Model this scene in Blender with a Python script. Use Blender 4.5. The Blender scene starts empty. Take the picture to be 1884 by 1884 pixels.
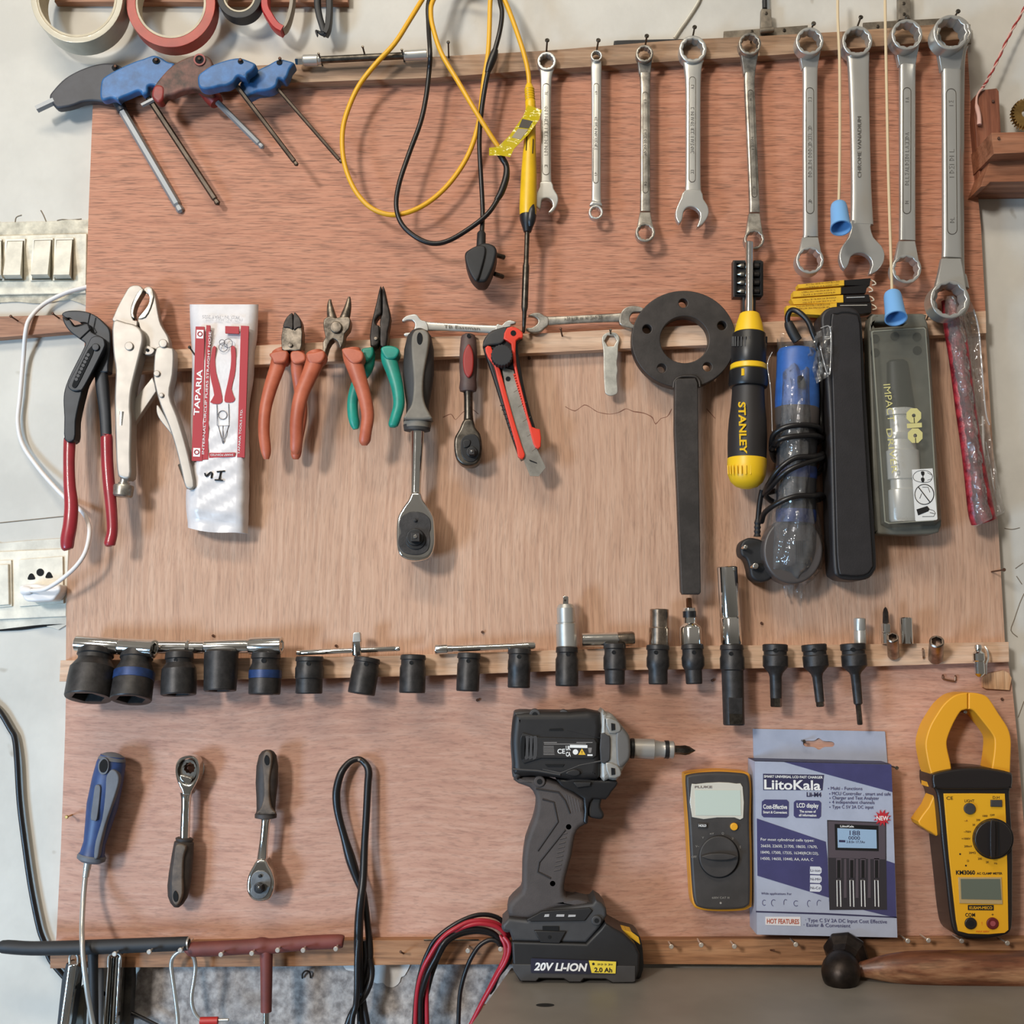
import bpy, bmesh, math, random
from mathutils import Vector, Matrix
random.seed(7)
S = bpy.context.scene
COL = S.collection
# ------------------------------------------------------------------ camera, light, exposure
F, DIST, CZ = 2100.0, 1.05, 1.30                 # focal length (px of 1884), camera to board (m), camera height (m)
PITCH = math.atan(250 / F)
cam = bpy.data.objects.new('camera', bpy.data.cameras.new('camera'))
COL.objects.link(cam)
cam.location = (0, -DIST, CZ)
cam.rotation_euler = (math.pi / 2 + PITCH, 0, 0)
cam.data.sensor_width = 36
cam.data.lens = 36 * F / 1884
cam.data.clip_start = 0.02
S.camera = cam
S.view_settings.view_transform = 'Standard'
S.view_settings.look = 'None'
S.view_settings.gamma = 1
S.view_settings.exposure = -0.13

W = bpy.data.worlds.new('room_light')
S.world = W
W.use_nodes = True
nt = W.node_tree
nt.nodes.clear()
tc = nt.nodes.new('ShaderNodeTexCoord')
sep = nt.nodes.new('ShaderNodeSeparateXYZ')
nt.links.new(tc.outputs['Generated'], sep.inputs[0])
rz = nt.nodes.new('ShaderNodeValToRGB')           # dark floor, pale walls, bright ceiling
rz.color_ramp.elements[0].position = 0.0
rz.color_ramp.elements[0].color = (0.10, 0.085, 0.07, 1)
rz.color_ramp.elements[1].position = 1.0
rz.color_ramp.elements[1].color = (0.62, 0.56, 0.47, 1)
e = rz.color_ramp.elements.new(0.42); e.color = (0.25, 0.23, 0.20, 1)
e = rz.color_ramp.elements.new(0.62); e.color = (0.55, 0.50, 0.44, 1)
mz = nt.nodes.new('ShaderNodeMapRange')
mz.inputs[1].default_value = -1; mz.inputs[2].default_value = 1
nt.links.new(sep.outputs[2], mz.inputs[0])
nt.links.new(mz.outputs[0], rz.inputs[0])
bg = nt.nodes.new('ShaderNodeBackground')
bg.inputs[1].default_value = 0.46
nt.links.new(rz.outputs[0], bg.inputs[0])
wo = nt.nodes.new('ShaderNodeOutputWorld')
nt.links.new(bg.outputs[0], wo.inputs[0])

def area_light(name, loc, aim, sx, sy, power, col):
    l = bpy.data.lights.new(name, 'AREA')
    l.shape = 'RECTANGLE'; l.size = sx; l.size_y = sy; l.energy = power; l.color = col
    o = bpy.data.objects.new(name, l)
    COL.objects.link(o)
    o.location = loc
    o.rotation_euler = (Vector(aim) - Vector(loc)).to_track_quat('-Z', 'Y').to_euler()
    return o
area_light('window_daylight', (-2.25, -4.0, 2.7), (0.0, 0, 1.38), 0.5, 0.7, 136, (1.0, 0.97, 0.92))
area_light('cool_low_fill', (-1.4, -1.3, 0.75), (-0.55, 0, 0.95), 0.35, 0.5, 27, (0.42, 0.69, 1.0))  # bluish daylight fill added to cool the lower left wall; no doorway known
area_light('warm_overhead_fill', (-0.45, -1.2, 2.7), (-0.1, 0, 1.4), 1.2, 0.12, 15, (1.0, 0.90, 0.74))  # warm fill lamp added overhead, not a known ceiling fitting

# ------------------------------------------------------------------ picture <-> place
cP, sP = math.cos(PITCH), math.sin(PITCH)
def ray(px, py):
    rx, uy = (px - 942) / F, -(py - 942) / F
    return Vector((rx, cP - uy * sP, sP + uy * cP))
SINK = 0.0                                        # how much closer to the board the thing being built sits than its listed depths
def P(px, py, d=0.0):                             # point d metres in front of the board face
    d -= SINK
    r = ray(px, py); t = (DIST - d) / r.y
    return Vector((r.x * t, -d, CZ + r.z * t))
def PZ(px, py, z):                                # point on the horizontal plane at height z
    r = ray(px, py); t = (z - CZ) / r.z
    return Vector((r.x * t, -DIST + r.y * t, z))
def K(px, py, d=0.0):                             # metres per picture pixel there
    return (DIST - d + SINK) / ray(px, py).y / F
FR = dict(A=(0,0,2.944),B=(500,0,3.364),C=(960,0,3.925),D=(1300,0,3.14),E=(0,380,2.854),F=(440,500,3.248),G=(960,500,3.0875),
    H=(1320,440,2.812),I=(80,1060,3.925),J=(520,1060,3.768),K=(980,1020,4.096),L=(1380,1080,3.738),M=(0,1340,3.364),N=(560,1360,3.595),
    O=(900,1280,3.365),Q=(1240,1240,2.925),a=(0,1690,6.28),b=(0,380,6.28),c=(0,960,8.564),e=(1700,0,5.233),f=(1380,1330,4.596),
    g=(1660,1260,3.924),h=(1480,1700,4.663),i=(280,1690,4.958),j=(330,540,4.094),k=(1420,490,8.564),l=(1380,560,3.426),
    m=(1580,560,4.282),n=(1240,1400,6.281),o=(100,540,4.832),p=(760,1660,7.85),q=(1560,1100,5.815),x=(0,0,1))
def z(k, s):                                      # 'x,y x,y ...' measured in a magnified view -> picture px
    x0, y0, f = FR[k]
    return [(x0 + float(a) / f, y0 + float(b) / f) for a, b in (t.split(',')[:2] for t in s.split())]
def z1(k, x, y):
    x0, y0, f = FR[k]
    return (x0 + x / f, y0 + y / f)
def zd(k, s, d):                                  # the same with depths: 'x,y,d' (mm) or a common depth (m)
    x0, y0, f = FR[k]; out = []
    for t in s.split():
        v = [float(q) for q in t.split(',')]
        out.append((x0 + v[0] / f, y0 + v[1] / f, v[2] / 1000 if len(v) > 2 else d))
    return out
def cat(pts, n=5, closed=True):                   # Catmull-Rom smoothing
    pts = [Vector(p) for p in pts]; N = len(pts); out = []
    if N < 3 and not closed:
        return pts
    for i in range(N if closed else N - 1):
        if closed:
            a, b, c, d = pts[i - 1], pts[i], pts[(i + 1) % N], pts[(i + 2) % N]
        else:
            a, b, c, d = pts[max(i - 1, 0)], pts[i], pts[i + 1], pts[min(i + 2, N - 1)]
        for j in range(n):
            t = j / n
            out.append(0.5 * ((2 * b) + (c - a) * t + (2 * a - 5 * b + 4 * c - d) * t * t + (3 * b - a - 3 * c + d) * t ** 3))
    if not closed:
        out.append(pts[-1])
    return out
def circ(x, y, r, n=28, ry=None, a0=0.0):
    ry = ry or r
    return [(x + r * math.cos(a0 + 2 * math.pi * i / n), y + ry * math.sin(a0 + 2 * math.pi * i / n)) for i in range(n)]
def rrect(x0, y0, x1, y1, r, n=4):
    out = []
    for cx, cy, a in ((x1 - r, y0 + r, -90), (x1 - r, y1 - r, 0), (x0 + r, y1 - r, 90), (x0 + r, y0 + r, 180)):
        for i in range(n + 1):
            t = math.radians(a + 90 * i / n)
            out.append((cx + r * math.cos(t), cy + r * math.sin(t)))
    return out
def quad_at(q, u, v):                             # bilinear point in a 4-corner outline (tl, tr, br, bl)
    (a, b, c, d) = [Vector(p) for p in q]
    t = a + (b - a) * u; w = d + (c - d) * u
    r = t + (w - t) * v
    return (r.x, r.y)
def inq(q, pts):
    return [quad_at(q, u, v) for u, v in pts]

# ------------------------------------------------------------------ materials
def lin(c):
    return tuple((v / 255 / 12.92) if v <= 10 else ((v / 255 + 0.055) / 1.055) ** 2.4 for v in c) + (1,)
MATS = {}
def M(name, rgb=None, rough=0.5, metal=0.0, var=0.0, vs=60.0, bump=0.0, bs=400.0, rgb2=None, alpha=1.0, trans=0.0, coat=0.0, rvar=0.0):
    if name in MATS:
        return MATS[name]
    m = bpy.data.materials.new(name); m.use_nodes = True
    nt = m.node_tree; b = nt.nodes['Principled BSDF']
    b.inputs['Base Color'].default_value = lin(rgb)
    b.inputs['Roughness'].default_value = rough
    b.inputs['Metallic'].default_value = metal
    b.inputs['Alpha'].default_value = alpha
    b.inputs['Transmission Weight'].default_value = trans
    b.inputs['Coat Weight'].default_value = coat
    if var or bump or rgb2 or rvar:
        t = nt.nodes.new('ShaderNodeTexCoord')
        if var or rgb2 or rvar:
            n = nt.nodes.new('ShaderNodeTexNoise')
            n.inputs['Scale'].default_value = vs; n.inputs['Detail'].default_value = 5; n.inputs['Roughness'].default_value = 0.62
            nt.links.new(t.outputs['Object'], n.inputs['Vector'])
            r = nt.nodes.new('ShaderNodeValToRGB')
            r.color_ramp.elements[0].position = 0.36; r.color_ramp.elements[1].position = 0.66
            k = 1 - var
            r.color_ramp.elements[0].color = lin([c * k for c in rgb])
            r.color_ramp.elements[1].color = lin(rgb2 if rgb2 else [min(255, c * (1 + var * 0.5)) for c in rgb])
            nt.links.new(n.outputs['Fac'], r.inputs[0])
            if var or rgb2:
                nt.links.new(r.outputs[0], b.inputs['Base Color'])
            if rvar:
                q = nt.nodes.new('ShaderNodeMapRange')
                q.inputs[3].default_value = max(0.02, rough - rvar); q.inputs[4].default_value = rough + rvar
                nt.links.new(n.outputs['Fac'], q.inputs[0]); nt.links.new(q.outputs[0], b.inputs['Roughness'])
        if bump:
            n2 = nt.nodes.new('ShaderNodeTexNoise')
            n2.inputs['Scale'].default_value = bs; n2.inputs['Detail'].default_value = 4
            nt.links.new(t.outputs['Object'], n2.inputs['Vector'])
            bp = nt.nodes.new('ShaderNodeBump')
            bp.inputs['Strength'].default_value = bump; bp.inputs['Distance'].default_value = 0.001
            nt.links.new(n2.outputs['Fac'], bp.inputs['Height']); nt.links.new(bp.outputs[0], b.inputs['Normal'])
    MATS[name] = m
    return m
def wood(name, dark, mid, light, vertical=False, grain=(7, 130), fine=(30, 620), fine_amt=0.35, blotch=0.25, rough=0.62, warp=0.0, streak=None):
    if name in MATS:
        return MATS[name]
    m = bpy.data.materials.new(name); m.use_nodes = True
    nt = m.node_tree; L = nt.links.new; N = nt.nodes.new
    b = nt.nodes['Principled BSDF']; b.inputs['Roughness'].default_value = rough
    t = N('ShaderNodeTexCoord')
    src = t.outputs['Object']
    if warp:
        wn = N('ShaderNodeTexNoise'); wn.inputs['Scale'].default_value = 5; wn.inputs['Detail'].default_value = 1
        L(src, wn.inputs['Vector'])
        va = N('ShaderNodeVectorMath'); va.operation = 'MULTIPLY_ADD'
        va.inputs[1].default_value = (warp,) * 3
        L(wn.outputs['Color'], va.inputs[0]); L(src, va.inputs[2]); src = va.outputs[0]
    def ns(sc, det=4, dist=0.0):
        mp = N('ShaderNodeMapping'); L(src, mp.inputs[0])
        a, c = sc
        mp.inputs['Scale'].default_value = (c, c, a) if vertical else (a, c, c)
        n = N('ShaderNodeTexNoise'); n.inputs['Scale'].default_value = 1; n.inputs['Detail'].default_value = det
        n.inputs['Roughness'].default_value = 0.6; n.inputs['Distortion'].default_value = dist
        L(mp.outputs[0], n.inputs['Vector']); return n.outputs['Fac']
    r = N('ShaderNodeValToRGB'); el = r.color_ramp.elements
    el[0].position = 0.30; el[0].color = lin(dark); el[1].position = 0.72; el[1].color = lin(light)
    x = el.new(0.5); x.color = lin(mid)
    L(ns(grain, 6, 0.15), r.inputs[0])
    cur = r.outputs[0]
    fr = N('ShaderNodeValToRGB'); fe = fr.color_ramp.elements
    fe[0].position = 0.34; fe[0].color = (1 - fine_amt,) * 3 + (1,); fe[1].position = 0.5; fe[1].color = (1, 1, 1, 1)
    L(ns(fine, 2), fr.inputs[0])
    mx = N('ShaderNodeMix'); mx.data_type = 'RGBA'; mx.blend_type = 'MULTIPLY'; mx.inputs[0].default_value = 1
    L(cur, mx.inputs[6]); L(fr.outputs[0], mx.inputs[7]); cur = mx.outputs[2]
    bn = N('ShaderNodeTexNoise'); bn.inputs['Scale'].default_value = 4.5; bn.inputs['Detail'].default_value = 5
    L(t.outputs['Object'], bn.inputs['Vector'])
    br = N('ShaderNodeValToRGB'); be = br.color_ramp.elements
    be[0].position = 0.3; be[0].color = (1 - blotch, 1 - blotch * 1.1, 1 - blotch * 1.2, 1); be[1].position = 0.7; be[1].color = (1, 1, 1, 1)
    L(bn.outputs['Fac'], br.inputs[0])
    m2 = N('ShaderNodeMix'); m2.data_type = 'RGBA'; m2.blend_type = 'MULTIPLY'; m2.inputs[0].default_value = 1
    L(cur, m2.inputs[6]); L(br.outputs[0], m2.inputs[7]); cur = m2.outputs[2]
    L(cur, b.inputs['Base Color'])
    bp = N('ShaderNodeBump'); bp.inputs['Strength'].default_value = 0.15; bp.inputs['Distance'].default_value = 0.0006
    L(fr.outputs[0], bp.inputs['Height']); L(bp.outputs[0], b.inputs['Normal'])
    MATS[name] = m
    return m
def clear_film(name, rgb=None, opacity=0.1, rough=0.08, gloss=0.5, bump=0.6, bs=45):
    if name in MATS:
        return MATS[name]
    m = bpy.data.materials.new(name); m.use_nodes = True
    nt = m.node_tree; L = nt.links.new; N = nt.nodes.new
    nt.nodes.remove(nt.nodes['Principled BSDF']); out = nt.nodes['Material Output']
    tr = N('ShaderNodeBsdfTransparent'); df = N('ShaderNodeBsdfDiffuse'); gl = N('ShaderNodeBsdfGlossy')
    df.inputs[0].default_value = lin(rgb); gl.inputs['Roughness'].default_value = rough
    m1 = N('ShaderNodeMixShader'); m1.inputs[0].default_value = opacity
    L(tr.outputs[0], m1.inputs[1]); L(df.outputs[0], m1.inputs[2])
    fr = N('ShaderNodeFresnel'); fr.inputs[0].default_value = 1.5
    t = N('ShaderNodeTexCoord'); n = N('ShaderNodeTexNoise'); n.inputs['Scale'].default_value = bs; n.inputs['Detail'].default_value = 3
    L(t.outputs['Object'], n.inputs['Vector'])
    bp = N('ShaderNodeBump'); bp.inputs['Strength'].default_value = bump; bp.inputs['Distance'].default_value = 0.01
    L(n.outputs['Fac'], bp.inputs['Height']); L(bp.outputs[0], gl.inputs['Normal']); L(bp.outputs[0], fr.inputs['Normal'])
    mu = N('ShaderNodeMath'); mu.operation = 'MULTIPLY_ADD'; mu.inputs[1].default_value = gloss; mu.inputs[2].default_value = gloss * 0.08; mu.use_clamp = True
    L(fr.outputs[0], mu.inputs[0])
    m2 = N('ShaderNodeMixShader'); L(mu.outputs[0], m2.inputs[0]); L(m1.outputs[0], m2.inputs[1]); L(gl.outputs[0], m2.inputs[2])
    L(m2.outputs[0], out.inputs[0])
    MATS[name] = m
    return m

chrome = M('chrome', (225, 225, 222), 0.10, 1.0, rvar=0.05, vs=90)
satin = M('satin_steel', (196, 194, 188), 0.32, 0.7, rvar=0.08, vs=70)
steel = M('worn_steel', (172, 166, 156), 0.36, 0.8, var=0.25, vs=90)
dsteel = M('dark_steel', (96, 90, 82), 0.38, 1.0, var=0.3, vs=110)
nickel = M('nickel_plate', (164, 156, 147), 0.46, 0.5, rvar=0.08, vs=60)
oxide = M('black_oxide', (53, 50, 49), 0.45, 0.35, var=0.25, vs=120, bump=0.08, bs=900)
rubber = M('black_rubber', (30, 29, 30), 0.55, 0.0, var=0.2, vs=80)
black = M('black_plastic', (26, 25, 26), 0.38)
hole = M('dark_hollow', (8, 7, 7), 0.9)
nail_m = M('nail_steel', (150, 142, 132), 0.4, 1.0, var=0.3, vs=200)
rust_m = M('rusty_nail', (92, 62, 46), 0.6, 0.5, var=0.4, vs=300)
white_p = M('white_ink', (232, 230, 226), 0.5)
black_p = M('black_ink', (28, 26, 26), 0.5)

# ------------------------------------------------------------------ objects
ORG = {}
def tag(o, label, cat_, group=None, kind=None):
    if label: o['label'] = label
    if cat_: o['category'] = cat_
    if group: o['group'] = group
    if kind: o['kind'] = kind
    return o
def thing(name, label, cat_, at, group=None):
    o = bpy.data.objects.new(name, None)
    o.empty_display_size = 0.01
    COL.objects.link(o)
    p = Vector(at) if isinstance(at, Vector) else P(*at)
    o.location = p
    ORG[o.name] = p
    return tag(o, label, cat_, group)
def link(name, me, m, parent=None, ang=35, wn=False):
    """world-space mesh -> one object under its thing (or a top-level thing at its own centre)"""
    if parent is None:
        xs = [v.co for v in me.vertices]
        org = sum(xs, Vector()) / max(1, len(xs))
    else:
        org = ORG[parent.name]
    me.transform(Matrix.Translation(-org))
    me.materials.clear()
    me.materials.append(m)
    for p in me.polygons:
        p.use_smooth = True
        p.material_index = 0
    me.set_sharp_from_angle(angle=math.radians(ang))
    me.name = name
    o = bpy.data.objects.new(name, me)
    COL.objects.link(o)
    if parent is None:
        o.location = org
    else:
        o.parent = parent
    ORG[o.name] = org
    if wn:
        w = o.modifiers.new('normals', 'WEIGHTED_NORMAL'); w.keep_sharp = True
    return o
def from_bm(name, bm, m, parent=None, ang=35, wn=False):
    bmesh.ops.remove_doubles(bm, verts=bm.verts, dist=2e-6)
    bmesh.ops.recalc_face_normals(bm, faces=bm.faces)
    me = bpy.data.meshes.new(name)
    bm.to_mesh(me); bm.free()
    return link(name, me, m, parent, ang, wn)
def add_flat(bm, outer, d0, d1, bev=0.0, holes=(), res=2):
    """an outline in px on the plane d1, as a solid reaching back to d0"""
    cu = bpy.data.curves.new('tmp', 'CURVE')
    cu.dimensions = '2D'; cu.fill_mode = 'BOTH'
    k = K(outer[0][0], outer[0][1], d1)
    b = min(bev * k, abs(d1 - d0) * 0.49)
    cu.extrude = abs(d1 - d0) / 2 - b
    cu.bevel_depth = b; cu.offset = -b; cu.bevel_resolution = res
    if b == 0 and cu.extrude < 1e-7:
        cu.extrude = 0
    for poly in [outer] + list(holes):
        sp = cu.splines.new('POLY'); sp.points.add(len(poly) - 1); sp.use_cyclic_u = True
        for q, pt in zip(sp.points, poly):
            w = P(pt[0], pt[1], d1); q.co = (w.x, w.z, 0, 1)
    ob = bpy.data.objects.new('tmp', cu)
    me = bpy.data.meshes.new_from_object(ob)
    dm = (d0 + d1) / 2 - SINK
    me.transform(Matrix(((1, 0, 0, 0), (0, 0, -1, -dm), (0, 1, 0, 0), (0, 0, 0, 1))))
    bm.from_mesh(me)
    bpy.data.objects.remove(ob); bpy.data.curves.remove(cu); bpy.data.meshes.remove(me)
def flat(name, outer, d0, d1, m, parent=None, bev=0.0, holes=(), res=2, ang=35):
    bm = bmesh.new()
    add_flat(bm, outer, d0, d1, bev, holes, res)
    return from_bm(name, bm, m, parent, ang, wn=bev > 0 and res > 0)
def hexf(th):
    a = (th % (math.pi / 3)) - math.pi / 6
    return math.cos(math.pi / 6) / math.cos(a)
def add_rev(bm, A, B, prof, seg=24, hex_from=None, hex_to=None, fl=1.0):
    """turned solid: prof = [(distance from A in px, radius in px)], A and B = (px, py, d)"""
    a, b = P(*A), P(*B)
    lpx = math.hypot(B[0] - A[0], B[1] - A[1])
    ax = (b - a)
    Lm = ax.length; ax.normalize()
    k = K((A[0] + B[0]) / 2, (A[1] + B[1]) / 2, (A[2] + B[2]) / 2)
    per = Lm / lpx if lpx > 3 else k
    y = Vector((0, -1, 0))
    y = (y - ax * y.dot(ax))
    if y.length < 0.3:
        y = Vector((0, 0, 1)); y = y - ax * y.dot(ax)
    y.normalize(); x = y.cross(ax)
    rings = []
    for i, (s, r) in enumerate(prof):
        c = a + ax * (s * per); rr = r * k
        if rr <= 1e-9:
            rings.append([bm.verts.new(c)]); continue
        row = []
        for j in range(seg):
            th = 2 * math.pi * j / seg
            q = hexf(th) if hex_from is not None and i >= hex_from and (hex_to is None or i <= hex_to) else 1.0
            row.append(bm.verts.new(c + (x * math.cos(th) + y * math.sin(th) * fl) * rr * q))
        rings.append(row)
    for u, v in zip(rings, rings[1:]):
        if len(u) == 1 and len(v) == 1: continue
        for j in range(seg):
            j2 = (j + 1) % seg
            if len(u) == 1: bm.faces.new((u[0], v[j], v[j2]))
            elif len(v) == 1: bm.faces.new((u[j], v[0], u[j2]))
            else: bm.faces.new((u[j], v[j], v[j2], u[j2]))
    for row in (rings[0], rings[-1]):
        if len(row) > 1:
            bm.faces.new(row)
def rev(name, A, B, prof, m, parent=None, seg=24, hex_from=None, hex_to=None, ang=32, fl=1.0):
    bm = bmesh.new()
    add_rev(bm, A, B, prof, seg, hex_from, hex_to, fl)
    return from_bm(name, bm, m, parent, ang)
def cyl(name, A, B, r, m, parent=None, r2=None, c=0.8, seg=20):
    L = math.hypot(B[0] - A[0], B[1] - A[1]); r2 = r if r2 is None else r2
    c = min(c, L * 0.3, r * 0.5)
    return rev(name, A, B, [(0, r - c), (c, r), (L - c, r2), (L, r2 - c)], m, parent, seg)
def add_tube(bm, pts, r, n=10, sub=6, fl=1.0, box=1.0, closed=False, smooth=True):
    """swept solid through (px, py, d) points; r in px (number or list), fl = depth / width, box < 1 squares the section"""
    N = len(pts)
    rl = r if isinstance(r, (list, tuple)) else [r] * N
    fll = fl if isinstance(fl, (list, tuple)) else [fl] * N
    data = []
    for i, p in enumerate(pts):
        w = P(*p)
        data.append(Vector((w.x, w.y, w.z, rl[i] * K(*p))))
    fv = [Vector((f, 0, 0)) for f in fll]
    if smooth and N > 2:
        data = [Vector(v) for v in _cat4(data, sub, closed)]
        fv = cat(fv, sub, closed)
    cs = [v.to_3d() for v in data]; T = len(cs); rings = []
    for i in range(T):
        if closed: t = cs[(i + 1) % T] - cs[i - 1]
        else: t = cs[min(i + 1, T - 1)] - cs[max(i - 1, 0)]
        t.normalize()
        y = Vector((0, -1, 0)); y = y - t * y.dot(t)
        if y.length < 0.25:
            y = Vector((0, 0, 1)); y = y - t * y.dot(t)
        y.normalize(); x = y.cross(t)
        rr = max(data[i][3], 1e-6); f = fv[i].x; row = []
        for j in range(n):
            th = 2 * math.pi * (j + 0.5) / n
            cx, sy = math.cos(th), math.sin(th)
            if box != 1.0:
                cx = math.copysign(abs(cx) ** box, cx); sy = math.copysign(abs(sy) ** box, sy)
            row.append(bm.verts.new(cs[i] + x * cx * rr + y * sy * rr * f))
        rings.append(row)
    for i in range(T if closed else T - 1):
        u, v = rings[i], rings[(i + 1) % T]
        for j in range(n):
            j2 = (j + 1) % n
            bm.faces.new((u[j], v[j], v[j2], u[j2]))
    if not closed:
        bm.faces.new(rings[0]); bm.faces.new(rings[-1])
def _cat4(pts, n, closed):
    N = len(pts); out = []
    for i in range(N if closed else N - 1):
        if closed: a, b, c, d = pts[i - 1], pts[i], pts[(i + 1) % N], pts[(i + 2) % N]
        else: a, b, c, d = pts[max(i - 1, 0)], pts[i], pts[i + 1], pts[min(i + 2, N - 1)]
        for j in range(n):
            t = j / n
            out.append(0.5 * ((2 * b) + (c - a) * t + (2 * a - 5 * b + 4 * c - d) * t * t + (3 * b - a - 3 * c + d) * t ** 3))
    if not closed: out.append(pts[-1])
    return out
def tube(name, pts, r, m, parent=None, n=10, sub=6, fl=1.0, box=1.0, closed=False, smooth=True, ang=50):
    bm = bmesh.new()
    add_tube(bm, pts, r, n, sub, fl, box, closed, smooth)
    return from_bm(name, bm, m, parent, ang)
def txt(s, px, py, d, h, m, parent, w=None, rot=0.0, bold=0.0, name='lettering', shear=0.0, thick=0.00012):
    """writing centred at a point; h = height of capitals and w = width, in px; rot clockwise in the picture"""
    cu = bpy.data.curves.new('tmp', 'FONT')
    cu.body = s; cu.align_x = 'LEFT'; cu.size = 1; cu.offset = bold; cu.shear = shear; cu.resolution_u = 3
    ob = bpy.data.objects.new('tmp', cu)
    me = bpy.data.meshes.new_from_object(ob)
    bpy.data.objects.remove(ob); bpy.data.curves.remove(cu)
    xs = [v.co.x for v in me.vertices]; ys = [v.co.y for v in me.vertices]
    if not xs: return None
    x0, x1, y0, y1 = min(xs), max(xs), min(ys), max(ys)
    k = K(px, py, d); sy = h * k / 0.72
    sx = w * k / (x1 - x0) if w else sy
    c = P(px, py, d); ca, sa = math.cos(math.radians(rot)), math.sin(math.radians(rot))
    cy = 0.36 if '\n' not in s else (y0 + y1) / 2
    bm = bmesh.new(); bm.from_mesh(me); bpy.data.meshes.remove(me)
    for v in bm.verts:
        x = (v.co.x - (x0 + x1) / 2) * sx; y = (v.co.y - cy) * sy
        v.co = (c.x + x * ca + y * sa, c.y, c.z - x * sa + y * ca)
    bmesh.ops.remove_doubles(bm, verts=bm.verts, dist=1e-7)
    g = bmesh.ops.extrude_face_region(bm, geom=list(bm.faces))
    for v in g['geom']:
        if isinstance(v, bmesh.types.BMVert): v.co.y -= thick
    bmesh.ops.recalc_face_normals(bm, faces=bm.faces)
    me = bpy.data.meshes.new(name); bm.to_mesh(me); bm.free()
    return link(name, me, m, parent, 30)
def worn_text(px, py, d, h, w, m, parent, rot=0.0, n=None, name='lettering', r=0.45):
    """stamped or printed characters too worn to read: short strokes in a line"""
    rg = random.Random(int(px * 7 + py * 13)); n = n or max(2, int(w / (h * 0.85)))
    ca, sa = math.cos(math.radians(rot)), math.sin(math.radians(rot)); bm = bmesh.new()
    for i in range(n):
        x0 = (i + 0.15) / n * w - w / 2; x1 = x0 + w / n * 0.66
        g = rg.choice([((0, 0), (0, 1), (1, 1)), ((0, 0), (1, 0), (1, 1), (0, 1)), ((0, 1), (0.5, 0), (1, 1)), ((0, 0), (0, 1)), ((0, 0), (0, 1), (1, 0.5), (0, 0)), ((1, 0), (0, 0), (0.8, 0.5), (0, 1), (1, 1))])
        pts = []
        for a, b in g:
            u = x0 + (x1 - x0) * a; v = (b - 0.5) * h
            pts.append((px + u * ca - v * sa, py + u * sa + v * ca, d))
        add_tube(bm, pts, r, 5, 2, 0.5, 1.0, False, False)
    return from_bm(name, bm, m, parent, 40)
def nail(px, py, label, d0=0.0, L=0.022, tip=(0, 0), r=1.6, hr=4.0, m=None, group=None, head=False):
    """a nail driven in at (px, py); tip = how far its head stands aside, in px"""
    t = thing('nail', label, 'nail', (px, py, d0), group)
    a = (px, py, d0 - 0.004); b = (px + tip[0], py + tip[1], d0 + L)
    bm = bmesh.new()
    if head:                                      # (px, py) is where the head is seen
        h_ = P(px, py, L); pb = h_; pa = Vector((h_.x, -(d0 - 0.004), h_.z))
    else:
        pa = P(*a); b0 = P(px, py, d0)
        pb = Vector((b0.x + tip[0] * K(px, py, d0), -(d0 + L), b0.z - tip[1] * K(px, py, d0)))
    k = K(px, py, d0); ax = (pb - pa).normalized()
    x = ax.orthogonal().normalized(); y = ax.cross(x)
    def ring(c, rr): return [bm.verts.new(c + (x * math.cos(i * math.pi / 5) + y * math.sin(i * math.pi / 5)) * rr) for i in range(10)]
    def join(u, v):
        for j in range(10): bm.faces.new((u[j], v[j], v[(j + 1) % 10], u[(j + 1) % 10]))
    u, v = ring(pa, r * k), ring(pb, r * k); join(u, v); bm.faces.new(u); bm.faces.new(v)
    from_bm('shank', bm, m or nail_m, t)
    bm = bmesh.new(); hd = 0.0012
    u, v, w_ = ring(pb - ax * 0.0002, hr * k), ring(pb + ax * hd * 0.6, hr * k), ring(pb + ax * hd, hr * k * 0.75)
    join(u, v); join(v, w_); bm.faces.new(u); bm.faces.new(w_)
    from_bm('head', bm, m or nail_m, t)
    return t
# ------------------------------------------------------------------ the setting
def world_box(name, x0, x1, y0, y1, z0, z1, m, parent=None):
    bm = bmesh.new()
    bmesh.ops.create_cube(bm, size=1)
    for v in bm.verts:
        v.co = (x0 if v.co.x < 0 else x1, y0 if v.co.y < 0 else y1, z0 if v.co.z < 0 else z1)
    return from_bm(name, bm, m, parent)
WD = -0.012                                       # the wall's face lies a board's thickness behind the boards
plaster = M('painted_plaster', (199, 194, 184), 0.7, var=0.05, vs=9, bump=0.5, bs=60)
def paint_specks(m):
    nt = m.node_tree; L = nt.links.new; N = nt.nodes.new; b = nt.nodes['Principled BSDF']
    src = b.inputs['Base Color'].links[0].from_socket
    t = N('ShaderNodeTexCoord'); n = N('ShaderNodeTexNoise'); n.inputs['Scale'].default_value = 34; n.inputs['Detail'].default_value = 2
    L(t.outputs['Object'], n.inputs['Vector'])
    r = N('ShaderNodeValToRGB'); r.color_ramp.elements[0].position = 0.74; r.color_ramp.elements[1].position = 0.80
    L(n.outputs['Fac'], r.inputs[0])
    mx = N('ShaderNodeMix'); mx.data_type = 'RGBA'; L(r.outputs[0], mx.inputs[0]); L(src, mx.inputs[6]); mx.inputs[7].default_value = lin((150, 138, 120))
    L(mx.outputs[2], b.inputs['Base Color'])
paint_specks(plaster)
wb = tag(world_box('wall_back', -1.5, 1.5, -WD, -WD + 0.15, 0.0, 2.6, plaster), 'off white painted plaster wall behind the tool boards', None, kind='structure')
concrete = M('bare_concrete', (150, 142, 138), 0.85, var=0.16, vs=120, bump=0.9, bs=220, rgb2=(186, 178, 172))
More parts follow.
